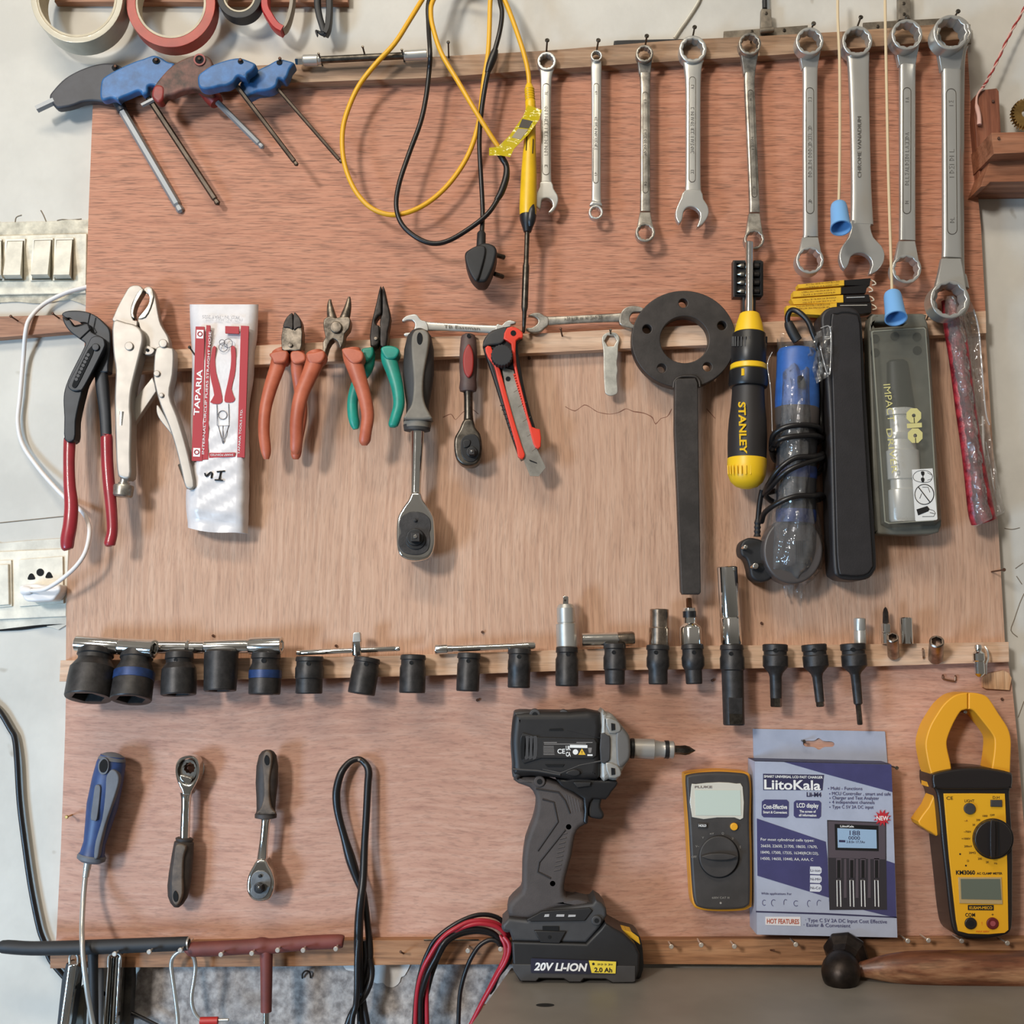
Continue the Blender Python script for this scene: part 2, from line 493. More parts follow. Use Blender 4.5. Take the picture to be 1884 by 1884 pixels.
co = flat('wall_concrete', z('x', '258,1772 259,1783 250,1792 242,1802 241,1850 238,2100 1100,2100 1100,1760'), WD - 0.001, WD + 0.0015, concrete)
tag(co, 'bare grey concrete patch of wall under the boards', None, kind='structure')
fl_ = M('paint_flake', (226, 222, 216), 0.7, var=0.06, vs=50)
tag(flat('wall_paint_flake', cat(z('N', '255,1480 275,1525 330,1535 360,1560 410,1570 450,1600 480,1615 520,1612 545,1635 590,1640 628,1610 640,1575 665,1560 700,1490 690,1470 300,1465'), 3), WD + 0.001, WD + 0.0028, fl_),
    'chipped white paint edge over the bare concrete', None, kind='structure')
mark_m = M('pencil_mark', (120, 108, 92), 0.8)
for s in ('1884,1092 1876,1110 1866,1140 1860,1160 1872,1172', '1884,1290 1873,1320', '1848,972 1862,974 1876,971', '1870,1060 1880,1075', '1868,1046 1882,1036'):
    tube('scratch', [(x, y, WD) for x, y in z('x', s)], 0.9, mark_m, wb, n=6, sub=3)
tube('crack', [(x, y, WD + 0.001) for x, y in z('x', '-20,1161 0,1159 40,1156 80,1151 121,1148')], [2.5, 2.5, 3.5, 3, 2], hole, wb, n=6, sub=3)
for s in ('28,410 30,400 40,396', '75,387 80,396 85,408', '105,406 115,404 130,405 150,403', '0,962 50,957 118,950'):
    tube('crack', [(x, y, WD) for x, y in z('x', s)], 1.1, mark_m, wb, n=6, sub=3)

# the three plywood boards, nailed to the wall one above the other
ply_u = wood('red_plywood', (172, 112, 86), (191, 130, 101), (203, 145, 116), grain=(16, 520), fine=(55, 950), fine_amt=0.46, blotch=0.15, warp=0.004)
ply_m = wood('tan_plywood', (182, 140, 114), (198, 157, 130), (210, 172, 146), vertical=True, grain=(12, 330), fine=(45, 1000), fine_amt=0.22, blotch=0.15, warp=0.02)
ply_l = wood('pink_plywood', (180, 132, 112), (196, 149, 127), (206, 163, 142), grain=(24, 260), fine=(110, 700), fine_amt=0.2, blotch=0.18, warp=0.03)
b1 = flat('plywood_board', z('x', '172,160 360,130 1000,105 1400,80 1778,60 1790,260 1805,420 1814,590 1813,606 640,645 155,652 163,390'), WD, 0.0, ply_u)
tag(b1, 'reddish plywood board with horizontal grain behind the spanners', 'board')
b2 = flat('plywood_board', z('x', '149,654 640,648 1813,608 1822,750 1836,960 1850,1200 700,1232 121,1238 122,1110 130,960'), WD, 0.0, ply_m)
tag(b2, 'tan plywood board with vertical grain behind the pliers', 'board')
b3 = flat('plywood_board', z('x', '122,1240 700,1234 1852,1203 1862,1262 1872,1360 1884,1520 1892,1760 900,1768 98,1774 104,1720 112,1560 120,1340'), WD, 0.0, ply_l)
tag(b3, 'pinkish plywood board behind the cordless driver and meters', 'board')
stain = M('water_stain', (120, 76, 56), 0.7)
for s in ('1040,748 1058,756 1075,745 1090,752 1100,758 1122,762 1140,758 1152,752 1165,757 1184,760 1200,768 1206,780 1216,770 1228,766 1236,752',
          '815,768 830,762 838,772 850,760 866,752 880,762', '1300,752 1316,770'):
    tube('water_stain', [(x, y, 0.0) for x, y in cat(z('x', s), 2, False)], [0.5 + 0.8 * random.random() for _ in range(len(cat(z('x', s), 2, False)))], stain, b2, n=6, sub=2, fl=0.12)

bat_l = wood('pale_batten', (188, 148, 118), (212, 174, 144), (226, 194, 166), grain=(8, 150), fine=(30, 500), fine_amt=0.2, blotch=0.12)
bat_g = wood('grey_batten', (120, 92, 68), (160, 126, 98), (182, 150, 120), grain=(8, 150), fine=(30, 500), fine_amt=0.25, blotch=0.15)
bat_b = wood('brown_batten', (122, 82, 54), (164, 116, 80), (188, 142, 104), grain=(8, 140), fine=(30, 500), fine_amt=0.28, blotch=0.15)
bat_r = wood('red_batten', (128, 84, 62), (166, 118, 90), (186, 140, 112), grain=(8, 140), fine=(30, 500), fine_amt=0.25, blotch=0.15)
BT = 0.012
def batten(pts, m, label, d0=0.0, d1=BT):
    return tag(flat('wooden_batten', z('x', pts), d0, d1, m, bev=1.0, res=1), label, 'batten')
batten('236,131 540,117 800,104 1000,93 1250,73 1400,66 1560,57 1782,40 1780,71 1560,90 1430,101 1250,112 1000,128 800,143 540,152 360,162 238,167', bat_g, 'weathered thin batten along the top of the red board holding the spanners')
batten('180,653 320,643 480,635 750,621 1019,612 1219,601 1410,592 1814,572 1815,613 1400,631 1154,641 1019,648 803,657 474,671 318,679 182,690', bat_l, 'pale batten under the pliers between red and tan boards')
batten('111,1215 330,1212 700,1207 1019,1196 1273,1188 1540,1186 1856,1181 1857,1218 1610,1226 1380,1230 1019,1235 799,1243 608,1248 300,1252 109,1254', bat_l, 'pale batten carrying the row of sockets')
batten('92,1738 350,1734 632,1730 1240,1729 1520,1728 1900,1727 1900,1775 1513,1776 1240,1774 755,1775 559,1778 241,1780 92,1782', bat_b, 'brown batten with round headed nails along the bottom board')
batten('-60,583 0,582 80,580 200,576 200,607 119,611 0,621 -60,625', bat_r, 'reddish batten on the bare wall under the light switches', WD, WD + 0.011)
blk = wood('cut_pine', (176, 128, 92), (204, 158, 118), (220, 180, 142), vertical=True, grain=(10, 160), fine=(40, 500), fine_amt=0.3, blotch=0.1)
tag(flat('wood_block', z('L', '1600,620 1640,595 1740,572 1780,590 1800,625 1785,710 1620,700 1605,690'), 0, 0.004, blk, bev=0.8, res=1), 'small pale wood offcut under the end of the socket batten', 'wood block')

# the bench that the cordless driver stands on
dr = P(1060, 1810, 0.060)
TZ = dr.z
tgrey = M('grey_laminate', (128, 122, 114), 0.42, var=0.10, vs=7, rvar=0.08)
bm = bmesh.new()
yb = -0.0125
cs = []
lt = PZ(945, 1775, TZ); lf = PZ(868, 1884, TZ)
dirl = (lf - lt); 
pa = lt + dirl * ((yb - lt.y) / dirl.y); pb = lt + dirl * 1.9
top = [Vector((pa.x, yb, TZ)), Vector((pb.x, pb.y, TZ)), Vector((0.75, pb.y, TZ)), Vector((0.75, yb, TZ))]
u = [bm.verts.new(v) for v in top]; w = [bm.verts.new(v - Vector((0, 0, 0.03))) for v in top]
bm.faces.new(u); bm.faces.new(w)
for i in range(4): bm.faces.new((u[i], w[i], w[(i + 1) % 4], u[(i + 1) % 4]))
bt = thing('workbench', 'grey topped bench below the tool boards', 'bench', Vector((0.35, pb.y / 2, 0)))
from_bm('bench_top', bm, tgrey, bt)
for x in (pb.x + 0.12, 0.68):
    for y in (-0.05, pb.y + 0.04):
        world_box('leg', x - 0.02, x + 0.02, y - 0.02, y + 0.02, 0.0, TZ - 0.03, dsteel, bt)
ov = [PZ(x, y, TZ + 0.0002) for x, y in circ(1003, 1849, 17, 20, 3.2)]
bm = bmesh.new(); bm.faces.new([bm.verts.new(v) for v in ov]); from_bm('cable_hole', bm, hole, bt)
card = M('torn_card', (140, 100, 66), 0.8, var=0.25, vs=120)
tag(flat('torn_cardboard', z('p', '980,1490 1100,1495 1205,1490 1190,1570 1215,1585 1180,1640 1215,1720 1200,1800 860,1800 930,1680'), WD + 0.012, WD + 0.017, card),
    'torn brown cardboard scrap sticking up beside the bench edge', 'cardboard')
tag(world_box('floor', -1.5, 1.5, -3, 0.1, -0.05, 0.0, M('cement_floor', (110, 104, 98), 0.8, var=0.1, vs=5)), 'grey cement floor', None, kind='structure')
# ------------------------------------------------------------------ top of the wall: tapes and straps
def roll(label, x, y, ro, ri, d0, d1, m_out, m_core, core, ex=1.0):
    t = thing('tape_roll', label, 'tape', (x, y, d0), 'tape rolls hanging on the rail')
    flat('tape', circ(x, y, ro, 48), d0, d1, m_out, t, bev=1.2, res=1, holes=[circ(x, y, ri + core, 48)])
    flat('cardboard_core', circ(x, y, ri + core, 48), d0 + 0.0005, d1 - 0.0008, m_core, t, holes=[circ(x, y, ri, 48)])
    return t
core_m = M('cardboard_core', (198, 184, 158), 0.75, var=0.08)
tape_m = M('clear_tape', (186, 176, 154), 0.28, var=0.06, vs=30, coat=0.3)
tred = M('red_tape', (168, 62, 48), 0.42, var=0.12, vs=25)
roll('wide clear packing tape roll with beige sides hanging above the black handled hex key', 141, -6, 85, 70, 0.002, 0.026, tape_m, core_m, 4)
roll('red tape roll hanging beside the clear packing tape', 314, 5, 82, 61, 0.004, 0.020, tred, core_m, 4)
roll('small black insulating tape roll hanging beside the red tape', 440, -8, 41, 27, 0.004, 0.018, rubber, core_m, 3)
rail = tag(flat('hanging_rail', z('x', '100,-30 640,-34 640,4 100,3'), WD, -0.003, bat_r, bev=1, res=1), 'brown wooden rail behind the hanging tape rolls', 'rail')
strap_in = M('grey_strap', (150, 138, 122), 0.6)
t = thing('strap', 'red strap hanging in a narrow V beside the black tape', 'strap', (515, 20, 0.008))
def ribbon(name, pts, hw, d0, d1, m, par):
    tube(name, [(x, y, (d0 + d1) / 2) for x, y in pts], hw, m, par, n=8, sub=5, fl=(d1 - d0) / 2 / (hw * 0.0005), box=0.35)
ribbon('red_band', z('A', '1438,-120 1440,40 1465,100 1500,150 1535,172'), 7.5, 0.004, 0.017, M('red_strap', (178, 36, 36), 0.45, var=0.1), t)
ribbon('grey_band', z('A', '1590,-120 1585,20 1570,100 1550,150 1532,168'), 4, 0.004, 0.016, strap_in, t)
t = thing('strap', 'black strap with a hooked tip hanging beside the red strap', 'strap', (594, 20, 0.008))
ribbon('band', z('A', '1722,-100 1720,20 1728,80 1742,130 1755,170 1765,185'), 6, 0.005, 0.012, rubber, t)
ribbon('band', z('A', '1782,-100 1785,40 1782,110 1775,160 1762,188'), 5.5, 0.004, 0.014, rubber, t)
tube('hook', zd('A', '1765,190,9 1740,182,10 1722,172,11 1712,168,12 1718,188,12 1720,200,12', 0), [4, 3.5, 2.5, 2, 2, 1], rubber, t)

# ------------------------------------------------------------------ T-handle hex keys
blue_h = M('blue_handle', (46, 98, 150), 0.42, var=0.16, vs=90)
navy_h = M('charcoal_handle', (50, 50, 56), 0.5, var=0.15)
brown_h = M('grimy_handle', (88, 66, 54), 0.6, var=0.3, vs=90, rgb2=(120, 78, 66))
redk = M('red_plastic', (140, 44, 38), 0.45, var=0.2)
hexl = M('hex_steel', (140, 142, 143), 0.45, 0.3, rvar=0.05)
hexd = M('hex_dark', (84, 75, 66), 0.4, 0.8, var=0.2)
def hexkey(label, body, bm_, hol, shaft, r, sm, d=0.014, th=0.026, holer=5.5, grip=None, sd=None):
    t = thing('hex_key', label, 'hex key', (hol[0], hol[1], d), 'T handle hex keys hanging on nails')
    flat('handle', cat(body, 4), d, d + th, bm_, t, bev=5, res=3)
    dd = sd or d + th / 2
    if grip:
        c = sum((Vector(p) for p in body), Vector((0, 0))) / len(body)
        flat('grip_panel', cat([c + (Vector(p) - c) * 0.62 for p in body], 4), d + th - 0.001, d + th + 0.0006, grip, t, bev=1, res=1)
    ov = [(hol[0] + holer * math.cos(a) * 1.25, hol[1] + holer * math.sin(a)) for a in [i * math.pi / 9 for i in range(18)]]
    flat('hanging_hole', ov, d + th - 0.0015, d + th + 0.0009, hole, t)
    a, b = shaft
    L = math.hypot(b[0] - a[0], b[1] - a[1])
    rev('shaft', (a[0], a[1], dd), (b[0], b[1], dd - 0.006), [(0, r), (L - r * 2.4, r), (L - r * 1.9, r * 0.72), (L - r * 1.2, r * 0.95), (L - r * 0.5, r * 0.9), (L, r * 0.35)], sm, t, seg=6, ang=25)
    return t, dd
t, dd = hexkey('black T handle hex key with long bright shaft, first of its row', z('A', '265,525 290,480 350,420 430,375 520,345 600,338 652,355 665,378 645,415 600,470 640,540 600,560 520,548 450,552 400,570 350,582 300,582'), navy_h, z1('A', 625, 366), (z1('A', 650, 580), z1('A', 985, 1152)), 7.6, hexl, d=0.001, th=0.0098, sd=0.0075)
rev('hex_stub', (*z1('A', 200, 592), dd), (*z1('A', 300, 545), dd), [(0, 7.5), (36, 7.5)], hexl, t, seg=6)
rev('collar', (*z1('A', 634, 546), dd), (*z1('A', 666, 602), dd), [(0, 10), (8, 10), (18, 9.5), (22, 9)], navy_h, t)
t, dd = hexkey('large blue T handle hex key with long dark shaft', z('A', '540,520 545,440 570,408 640,368 720,332 780,312 830,296 870,308 905,330 942,340 942,362 915,402 880,442 868,482 832,462 802,468 798,502 770,512 752,492 700,512 652,532 640,547 610,532 560,542'), blue_h, z1('A', 845, 328), (z1('A', 785, 500), z1('A', 1185, 1110)), 5.6, hexd, d=0.0135, th=0.0105, sd=0.0155)
t, dd = hexkey('grimy brown T handle hex key with red ends and short shaft', z('A', '820,520 830,470 880,402 940,345 1010,308 1070,294 1125,302 1152,342 1148,382 1110,420 1150,500 1100,500 1060,480 990,490 940,510 900,520 880,545 850,552'), brown_h, z1('A', 1080, 322), (z1('A', 1175, 550), z1('A', 1428, 803)), 5.6, hexl, d=0.0245, th=0.011, holer=7, sd=0.018)
flat('end_cap', cat(z('A', '820,520 830,468 860,455 888,470 890,510 878,545 850,552'), 3), 0.0240, 0.0362, redk, t, bev=5, res=3)
flat('hole_rim', circ(*z1('A', 1080, 322), 11), 0.034, 0.0368, redk, t, holes=[circ(*z1('A', 1080, 322), 8)])
rev('collar', (*z1('A', 1105, 470), dd), (*z1('A', 1178, 562), dd), [(0, 15), (8, 16), (30, 15), (38, 13)], redk, t)
rev('hex_stub', (*z1('A', 768, 572), dd), (*z1('A', 840, 535), dd), [(0, 4.5), (24, 4.5)], hexl, t, seg=6)
hexkey('middle sized blue T handle hex key next to the brown one', z('A', '1075,465 1070,410 1100,380 1150,348 1220,323 1290,310 1340,323 1384,345 1372,375 1342,397 1332,422 1290,412 1265,442 1230,462 1190,467 1150,477 1110,482'), blue_h, z1('A', 1302, 332), (z1('A', 1262, 440), z1('A', 1612, 898)), 4.4, hexd, d=0.0365, th=0.013, sd=0.038, holer=4)
hexkey('small blue T handle hex key with the thinnest shaft', z('A', '1305,500 1298,450 1330,418 1390,378 1450,348 1510,318 1560,325 1594,340 1572,372 1557,412 1540,432 1510,427 1498,462 1470,482 1430,492 1390,497 1340,522 1322,522'), blue_h, z1('A', 1512, 338), (z1('A', 1492, 468), z1('A', 1852, 882)), 3.4, hexd, d=0.020, th=0.015, holer=4)
for x, y, l in ((625, 360, 'the black handled hex key'), (846, 325, 'the large blue hex key'), (1080, 320, 'the brown hex key'), (1302, 325, 'the middle blue hex key'), (1516, 318, 'the small blue hex key')):
    px, py = z1('A', x, y)
    nail(px, py, 'dark nail through the handle of ' + l, 0.0, {625: 0.013, 846: 0.026, 1080: 0.037, 1302: 0.051, 1516: 0.037}[x], r=1.4, hr=3.0, m=rust_m, group='nails along the top batten', head=True)

# ------------------------------------------------------------------ extension bar lying on nails
t = thing('extension_bar', 'dark socket extension bar with chrome ends resting on the top batten', 'extension bar', (*z1('B', 560, 360), 0.022))
dd = 0.022
rev('square_drive', (*z1('B', 146, 377), dd), (*z1('B', 200, 375), dd), [(0, 6), (1.5, 7.5), (16, 7.5)], chrome, t, seg=4)
rev('collar', (*z1('B', 192, 375), dd), (*z1('B', 306, 371), dd), [(0, 8), (2, 10), (27, 10), (29, 8.5), (31, 8.5), (34, 7)], satin, t)
rev('bar', (*z1('B', 300, 371), dd), (*z1('B', 830, 344), dd), [(0, 6.5), (157, 6.5)], dsteel, t)
rev('socket_end', (*z1('B', 818, 345), dd), (*z1('B', 960, 337), dd), [(0, 7.5), (2, 9.2), (38, 10), (42, 10), (42.5, 7), (30, 7)], satin, t)
for x, y, l in ((318, 402, 'collar'), (586, 360, 'middle'), (824, 378, 'socket end')):
    px, py = z1('B', x, y)
    nail(px, py + 5, 'bent nail holding up the %s of the long extension bar' % l, BT, 0.02, (-2, -6), r=1.6, hr=2.4, m=dsteel, group='nails along the top batten')
nail(*z1('B', 1096, 375), 'bare dark nail standing in the top batten beside the yellow cord', BT, 0.02, (1, -14), r=1.5, hr=3.2, m=dsteel, group='nails along the top batten')

# ------------------------------------------------------------------ soldering iron with its cord
yel = M('yellow_plastic', (226, 178, 20), 0.38, var=0.05)
ycord = M('yellow_cord', (222, 164, 32), 0.42)
bcord = M('black_cord', (24, 21, 21), 0.36)
t = thing('soldering_iron', 'yellow handled soldering iron with looped yellow and black cord', 'soldering iron', (*z1('B', 1585, 900), 0.026))
dd = 0.028
rev('cord_sleeve', (*z1('B', 1592, 520), dd), (*z1('B', 1603, 670), dd), [(0, 5), (4, 7)] + [(8 + i * 2.2, 8.2 + (1.4 if i % 2 else 0)) for i in range(12)] + [(38, 9.5), (44, 9.5)], yel, t)
rev('handle', (*z1('B', 1603, 640), dd), (*z1('B', 1585, 1335), dd), [(0, 8), (4, 9.5), (40, 10), (80, 11.5), (130, 14.5), (175, 15.6), (195, 15.8), (206, 14.8)], yel, t, seg=28)
for i in range(3):
    tube('vent_slot', [(*z1('B', 1578 + i * 20, 840 + i * 10), dd + 0.0052), (*z1('B', 1574 + i * 20, 930 + i * 10), dd + 0.0058)], 0.9, hole, t, n=6, smooth=False)
rev('nose', (*z1('B', 1586, 1325), dd), (*z1('B', 1582, 1440), dd), [(0, 14), (3, 15.6), (12, 14.5), (24, 10), (33, 7), (34, 5)], black, t, seg=28)
tube('nose_tongue', zd('B', '1612,1255,33 1610,1300,35 1605,1360,34 1600,1400,32', 0), [3, 6, 7, 4], black, t, fl=0.5)
rev('shaft', (970, 426, dd), (963.5, 612, dd - 0.004), [(0, 4.6), (58, 4.6), (64, 6.2), (140, 6.2), (146, 4.8), (148, 4.2), (184, 3), (187, 1)], dsteel, t)
tube('yellow_cord', zd('B', '1412,922,31 1350,830,34 1250,670,36 1150,500,34 1050,330,34 1000,180,32 985,80,30 1000,0,28 1090,-150,22 1250,-170,22 1345,-80,24 1350,60,24 1340,320,24 1312,500,22 1280,760,20 1220,950,20 1120,1110,22 1000,1230,24 870,1305,26 740,1330,26 620,1290,26 530,1200,26 470,1080,26 440,950,26 440,800,26 475,670,26 540,530,28 640,400,32 760,270,34 850,130,32 930,0,28 1040,-180,20 1200,-240,18 1370,-120,20 1440,0,24 1500,150,28 1560,330,30 1588,450,29 1594,540,28', 0), 4.6, ycord, t, n=8, sub=5)
tube('black_cord', zd('B', '1412,940,30 1440,1000,31 1455,1060,30 1445,1140,30 1400,1230,30 1330,1330,32 1200,1430,30 1080,1495,30 980,1505,30 880,1460,30 800,1380,30 770,1270,30 790,1130,30 850,950,28 920,760,28 955,600,28 975,430,30 980,330,38 970,150,30 975,0,26 1060,-160,18 1250,-200,16 1380,-100,20 1415,20,26 1425,90,28 1410,200,30 1375,330,30 1340,440,30 1310,600,28 1292,750,27 1285,900,27 1295,1100,26 1305,1300,24 1300,1450,30', 0), 4.6, bcord, t, n=8, sub=5)
tube('taped_splice', zd('B', '1385,305,31 1372,345,30 1352,400,30 1335,450,30', 0), [5.5, 8, 7.5, 5], bcord, t, n=9)
tube('taped_splice', zd('B', '1402,940,31 1430,985,31 1452,1030,30 1450,1100,30 1420,1190,30 1390,1240,30', 0), [6, 6, 5.5, 6.5, 6.5, 5], bcord, t, n=9)
tagm = clear_film('yellow_film', (206, 182, 30), 0.72, gloss=0.25)
tg = flat('cord_tag', z('B', '1345,915 1400,908 1470,840 1555,720 1585,650 1672,680 1655,740 1590,830 1500,920 1475,972 1420,962 1345,962'), 0.037, 0.0376, tagm, t)
flat('tag_print', z('B', '1550,735 1615,750 1590,795 1528,788'), 0.0377, 0.0379, M('tag_black', (58, 50, 40), 0.5), tg)
flat('tag_print', z('B', '1525,795 1588,800 1540,862 1485,850'), 0.0377, 0.0379, M('tag_grey', (150, 134, 112), 0.5), tg)
rev('plug_sleeve', (*z1('B', 1298, 1435), 0.032), (*z1('B', 1295, 1530), 0.034), [(0, 6), (3, 8), (24, 8.5), (28, 9)], rubber, t, seg=12)
pl = flat('plug', cat(z('B', '1272,1515 1320,1500 1372,1515 1392,1545 1388,1590 1368,1660 1330,1735 1290,1745 1262,1735 1225,1690 1200,1620 1195,1570 1215,1545'), 3), 0.020, 0.046, rubber, t, bev=5, res=3)
flat('cover_ridge', cat(z('B', '1268,1520 1318,1522 1322,1570 1300,1660 1272,1738 1240,1712 1208,1640 1198,1580 1220,1548'), 3), 0.0455, 0.0485, rubber, pl, bev=3, res=2)
for y, ln in ((1585, 1440), (1705, 1432)):
    cyl('pin', (*z1('B', 1378, y - 10), 0.022), (*z1('B', ln, y + 8), 0.016), 4.5, dsteel, pl)

# ------------------------------------------------------------------ spanners
def star(x, y, r, n=12, depth=0.09):
    return [(x + r * (1 - depth * (i % 2)) * math.cos(math.pi * i / n), y + r * (1 - depth * (i % 2)) * math.sin(math.pi * i / n)) for i in range(2 * n)]
def slot(x0, y0, x1, y1, hw):
    a = math.atan2(y1 - y0, x1 - x0); out = []
    for cx, cy, s in ((x1, y1, -90), (x0, y0, 90)):
        for i in range(9):
            th = a + math.radians(s + 22.5 * i); out.append((cx + hw * math.cos(th), cy + hw * math.sin(th)))
    return out
groove = M('stamped_groove', (92, 86, 78), 0.45, 0.8)
def spanner(label, ring1, shank, ring2=None, jaw=None, m=satin, d=0.016, off=0.008, panel=None, text=None, neck=14, cat_='spanner', th=0.40):
    """ring1/ring2 = (x, y, outer r, inner r); shank = [(x, y, half width)]"""
    t = thing('spanner', label, cat_, (ring1[0], ring1[1], d), 'spanners hanging under the top batten')
    dr = d + off
    def ring(nm, q):
        x, y, ro, ri = q
        hd = max(0.0035, ro * 0.00024)
        flat(nm, circ(x, y, ro, 36), dr - hd, dr + hd, m, t, bev=max(1.2, (ro - ri) * 0.35), res=2, holes=[star(x, y, ri)])
    ring('ring_end', ring1)
    def neck(q, sh, up):
        x, y, ro, ri = q; xs, ys, ws = sh
        n = [(xs - ws, ys), (xs - ws - (ro - ws) * 0.28, ys + (y - ys) * 0.35)] + [(x + ro * 0.97 * math.cos(a), y - up * ro * 0.97 * math.sin(a)) for a in [math.radians(190 + i * 10) * 1 for i in range(17)]][::1] + [(xs + ws + (ro - ws) * 0.28, ys + (y - ys) * 0.35), (xs + ws, ys)]
        bm = bmesh.new()
        add_flat(bm, n, dr - 0.0035, dr + 0.0028, 1.5, [circ(x, y, ro * 0.86, 30)], 2)
        za, zb = P(x, y, dr).z, P(xs, ys, d).z
        for v in bm.verts:
            f = max(0.0, min(1.0, (v.co.z - za) / (zb - za)))
            c0 = Vector((0, -DIST, CZ)); w = v.co - c0; v.co = c0 + w * ((w.y + off * f ** 1.2) / w.y)
        from_bm('neck', bm, m, t, 35, True)
    if off > 0.004:
        neck(ring1, shank[0], -1)
        if ring2: neck(ring2, shank[-1], 1)
    pts, rs = [], []
    if off > 9:                                # cranked neck
        x, y, ro, ri = ring1
        x2, y2, w2 = shank[0]; ya_ = y + ro * 0.82
        pts += [(x, ya_, dr), (x + (x2 - x) * 0.5, ya_ + (y2 - ya_) * 0.5, d + off * 0.5)]; rs += [ro * 0.93, (ro * 0.93 + w2) * 0.48]
    elif off <= 0.004:
        x, y, ro, ri = ring1
        pts += [(x, y + ro * 0.84, d)]; rs += [ro * 0.78]
    for x, y, hw in shank:
        pts.append((x, y, d)); rs.append(hw)
    if ring2 and off <= 0.004:
        x, y, ro, ri = ring2
        x2, y2, w2 = shank[-1]; yb_ = y - ro * 0.80
        pts += [(x + (x2 - x) * 0.5, yb_ + (y2 - yb_) * 0.5, d + off * 0.6), (x, yb_, dr)]; rs += [(ro * 0.9 + w2) * 0.49, ro * 0.92]
    fls = [th * (1.0 if off > 0.004 else 0.8)] * len(pts)
    fls = [min(0.75, max(th, 0.0030 / (r * 0.0005))) * (0.55 if off <= 0.004 and (i == 0 or (ring2 and i == len(pts) - 1)) else 1) for i, r in enumerate(rs)]
    tube('shank', pts, rs, m, t, n=16, sub=5, fl=fls, box=0.42, ang=40)
    if ring2: ring('ring_end', ring2)
    if jaw:
        flat('jaw', jaw, d - 0.0036, d + 0.0036, m, t, bev=2.0, res=2)
    if panel:
        (xa, ya, xb, yb, hw) = panel
        hws = shank[len(shank) // 2][2]
        f = max(th, 0.0030 / (hws * 0.0005))
        fd = d + min(0.75, f) * hws * K(xa, ya, d)
        flat('panel', slot(xa, ya, xb, yb, hw), fd - 0.0004, fd + 0.00025, groove, t, holes=[slot(xa, ya, xb, yb, hw - 1.1)])
        if text:
            s, ty, tl = text
            a = math.degrees(math.atan2(yb - ya, xb - xa))
            f_ = (ty - ya) / (yb - ya)
            worn_text(xa + (xb - xa) * f_, ty, fd + 0.0001, hw * 0.9, tl, groove, t, rot=a - 180)
            for f2 in (0.07, 0.93):
                worn_text(xa + (xb - xa) * f2, ya + (yb - ya) * f2, fd + 0.0001, hw * 0.8, hw * 1.2, groove, t, rot=a - 180, n=2)
    return t
def nl(px, py, label, dx=0, up=7, L=0.014):
    nail(px, py, label, BT, L, (dx, -up), r=1.7, hr=4.2, m=dsteel, group='nails along the top batten')
spanner('short combination spanner beside the yellow soldering iron', (1006, 112, 17.5, 12.5), [(1004.5, 150, 10.2), (1004, 230, 9.6), (1004, 320, 10), (1004, 343, 11.5)],
    jaw=cat(z('C', '135,1310 128,1345 105,1395 95,1440 100,1490 128,1510 140,1480 145,1445 165,1432 190,1432 215,1450 222,1490 192,1528 215,1535 245,1500 264,1450 258,1405 230,1360 215,1310'), 2), off=0.0, panel=(1005, 160, 1004.5, 315, 7), text=('', 240, 92), th=0.5)
nl(1005, 100, 'dark nail through the ring of the short combination spanner', 1, 12)
spanner('slim straight ring spanner with the smallest rings', (1097.5, 102, 10.5, 7.8), [(1097, 122, 9.6), (1097, 150, 9.3), (1097, 240, 8.6), (1097, 340, 8.4), (1097, 372, 9)], ring2=(1096.5, 390, 13.2, 9.6), off=0.002, panel=(1097, 158, 1096, 332, 5.2), text=('', 245, 62), th=0.5)
nl(1097, 98, 'dark nail through the smallest ring spanner', 2, 10)
spanner('short cranked ring spanner with darkened ends', (1186, 98, 16, 12), [(1186.5, 136, 10), (1187, 165, 9), (1187, 240, 9), (1187, 340, 9), (1187, 390, 9.5)], ring2=(1187.5, 427, 18, 13.2), m=steel, off=0.006, panel=(1187, 174, 1187.5, 350, 5.4), text=('', 262, 48), th=0.55)
nl(1186, 93, 'dark nail through the darkened short ring spanner', 1, 13)
spanner('large combination spanner with matt shank and open jaw, fourth from the soldering iron', (1275, 90, 25.5, 19), [(1274.5, 125, 16.5), (1275, 160, 14), (1275, 240, 13.6), (1275, 340, 14), (1275, 358, 17)],
    jaw=cat(z('C', '1180,1370 1150,1430 1118,1500 1110,1550 1120,1590 1140,1613 1160,1580 1168,1530 1192,1500 1225,1492 1260,1505 1287,1540 1283,1590 1265,1640 1302,1622 1337,1578 1352,1530 1342,1480 1312,1435 1292,1370'), 2), off=0.0, panel=(1274, 147, 1273.5, 329, 6.4), text=('', 240, 86), th=0.42)
nl(1273, 76, 'dark nail through the ring of the large matt combination spanner', 1, 12)
spanner('long cranked ring spanner whose lower ring meets the yellow screwdriver shaft', (1380, 80, 20.5, 16.2), [(1379, 136, 10.2), (1378.5, 160, 9.6), (1382, 240, 9.4), (1387, 360, 9.4), (1388, 392, 10)], ring2=(1388, 440, 18.5, 14.5), m=steel, off=0.008, panel=(1381, 170, 1388, 358, 5.2), text=('', 262, 26), th=0.5)
nl(1380, 82, 'dark nail inside the top ring of the long dark necked ring spanner', 0, 4)
spanner('long cranked ring spanner with matt panelled shank beside the upper thimble cord', (1490, 75, 25.5, 20.5), [(1490, 126, 14), (1490, 150, 13.3), (1490, 280, 13.3), (1491, 420, 13.5), (1491, 436, 14.5)], ring2=(1490.5, 478, 25.5, 21), off=0.008, panel=(1490, 168, 1490.5, 386, 7.5), text=('', 278, 96))
nl(1489, 62, 'dark nail behind the ring of the bright panelled ring spanner', 1, 4)
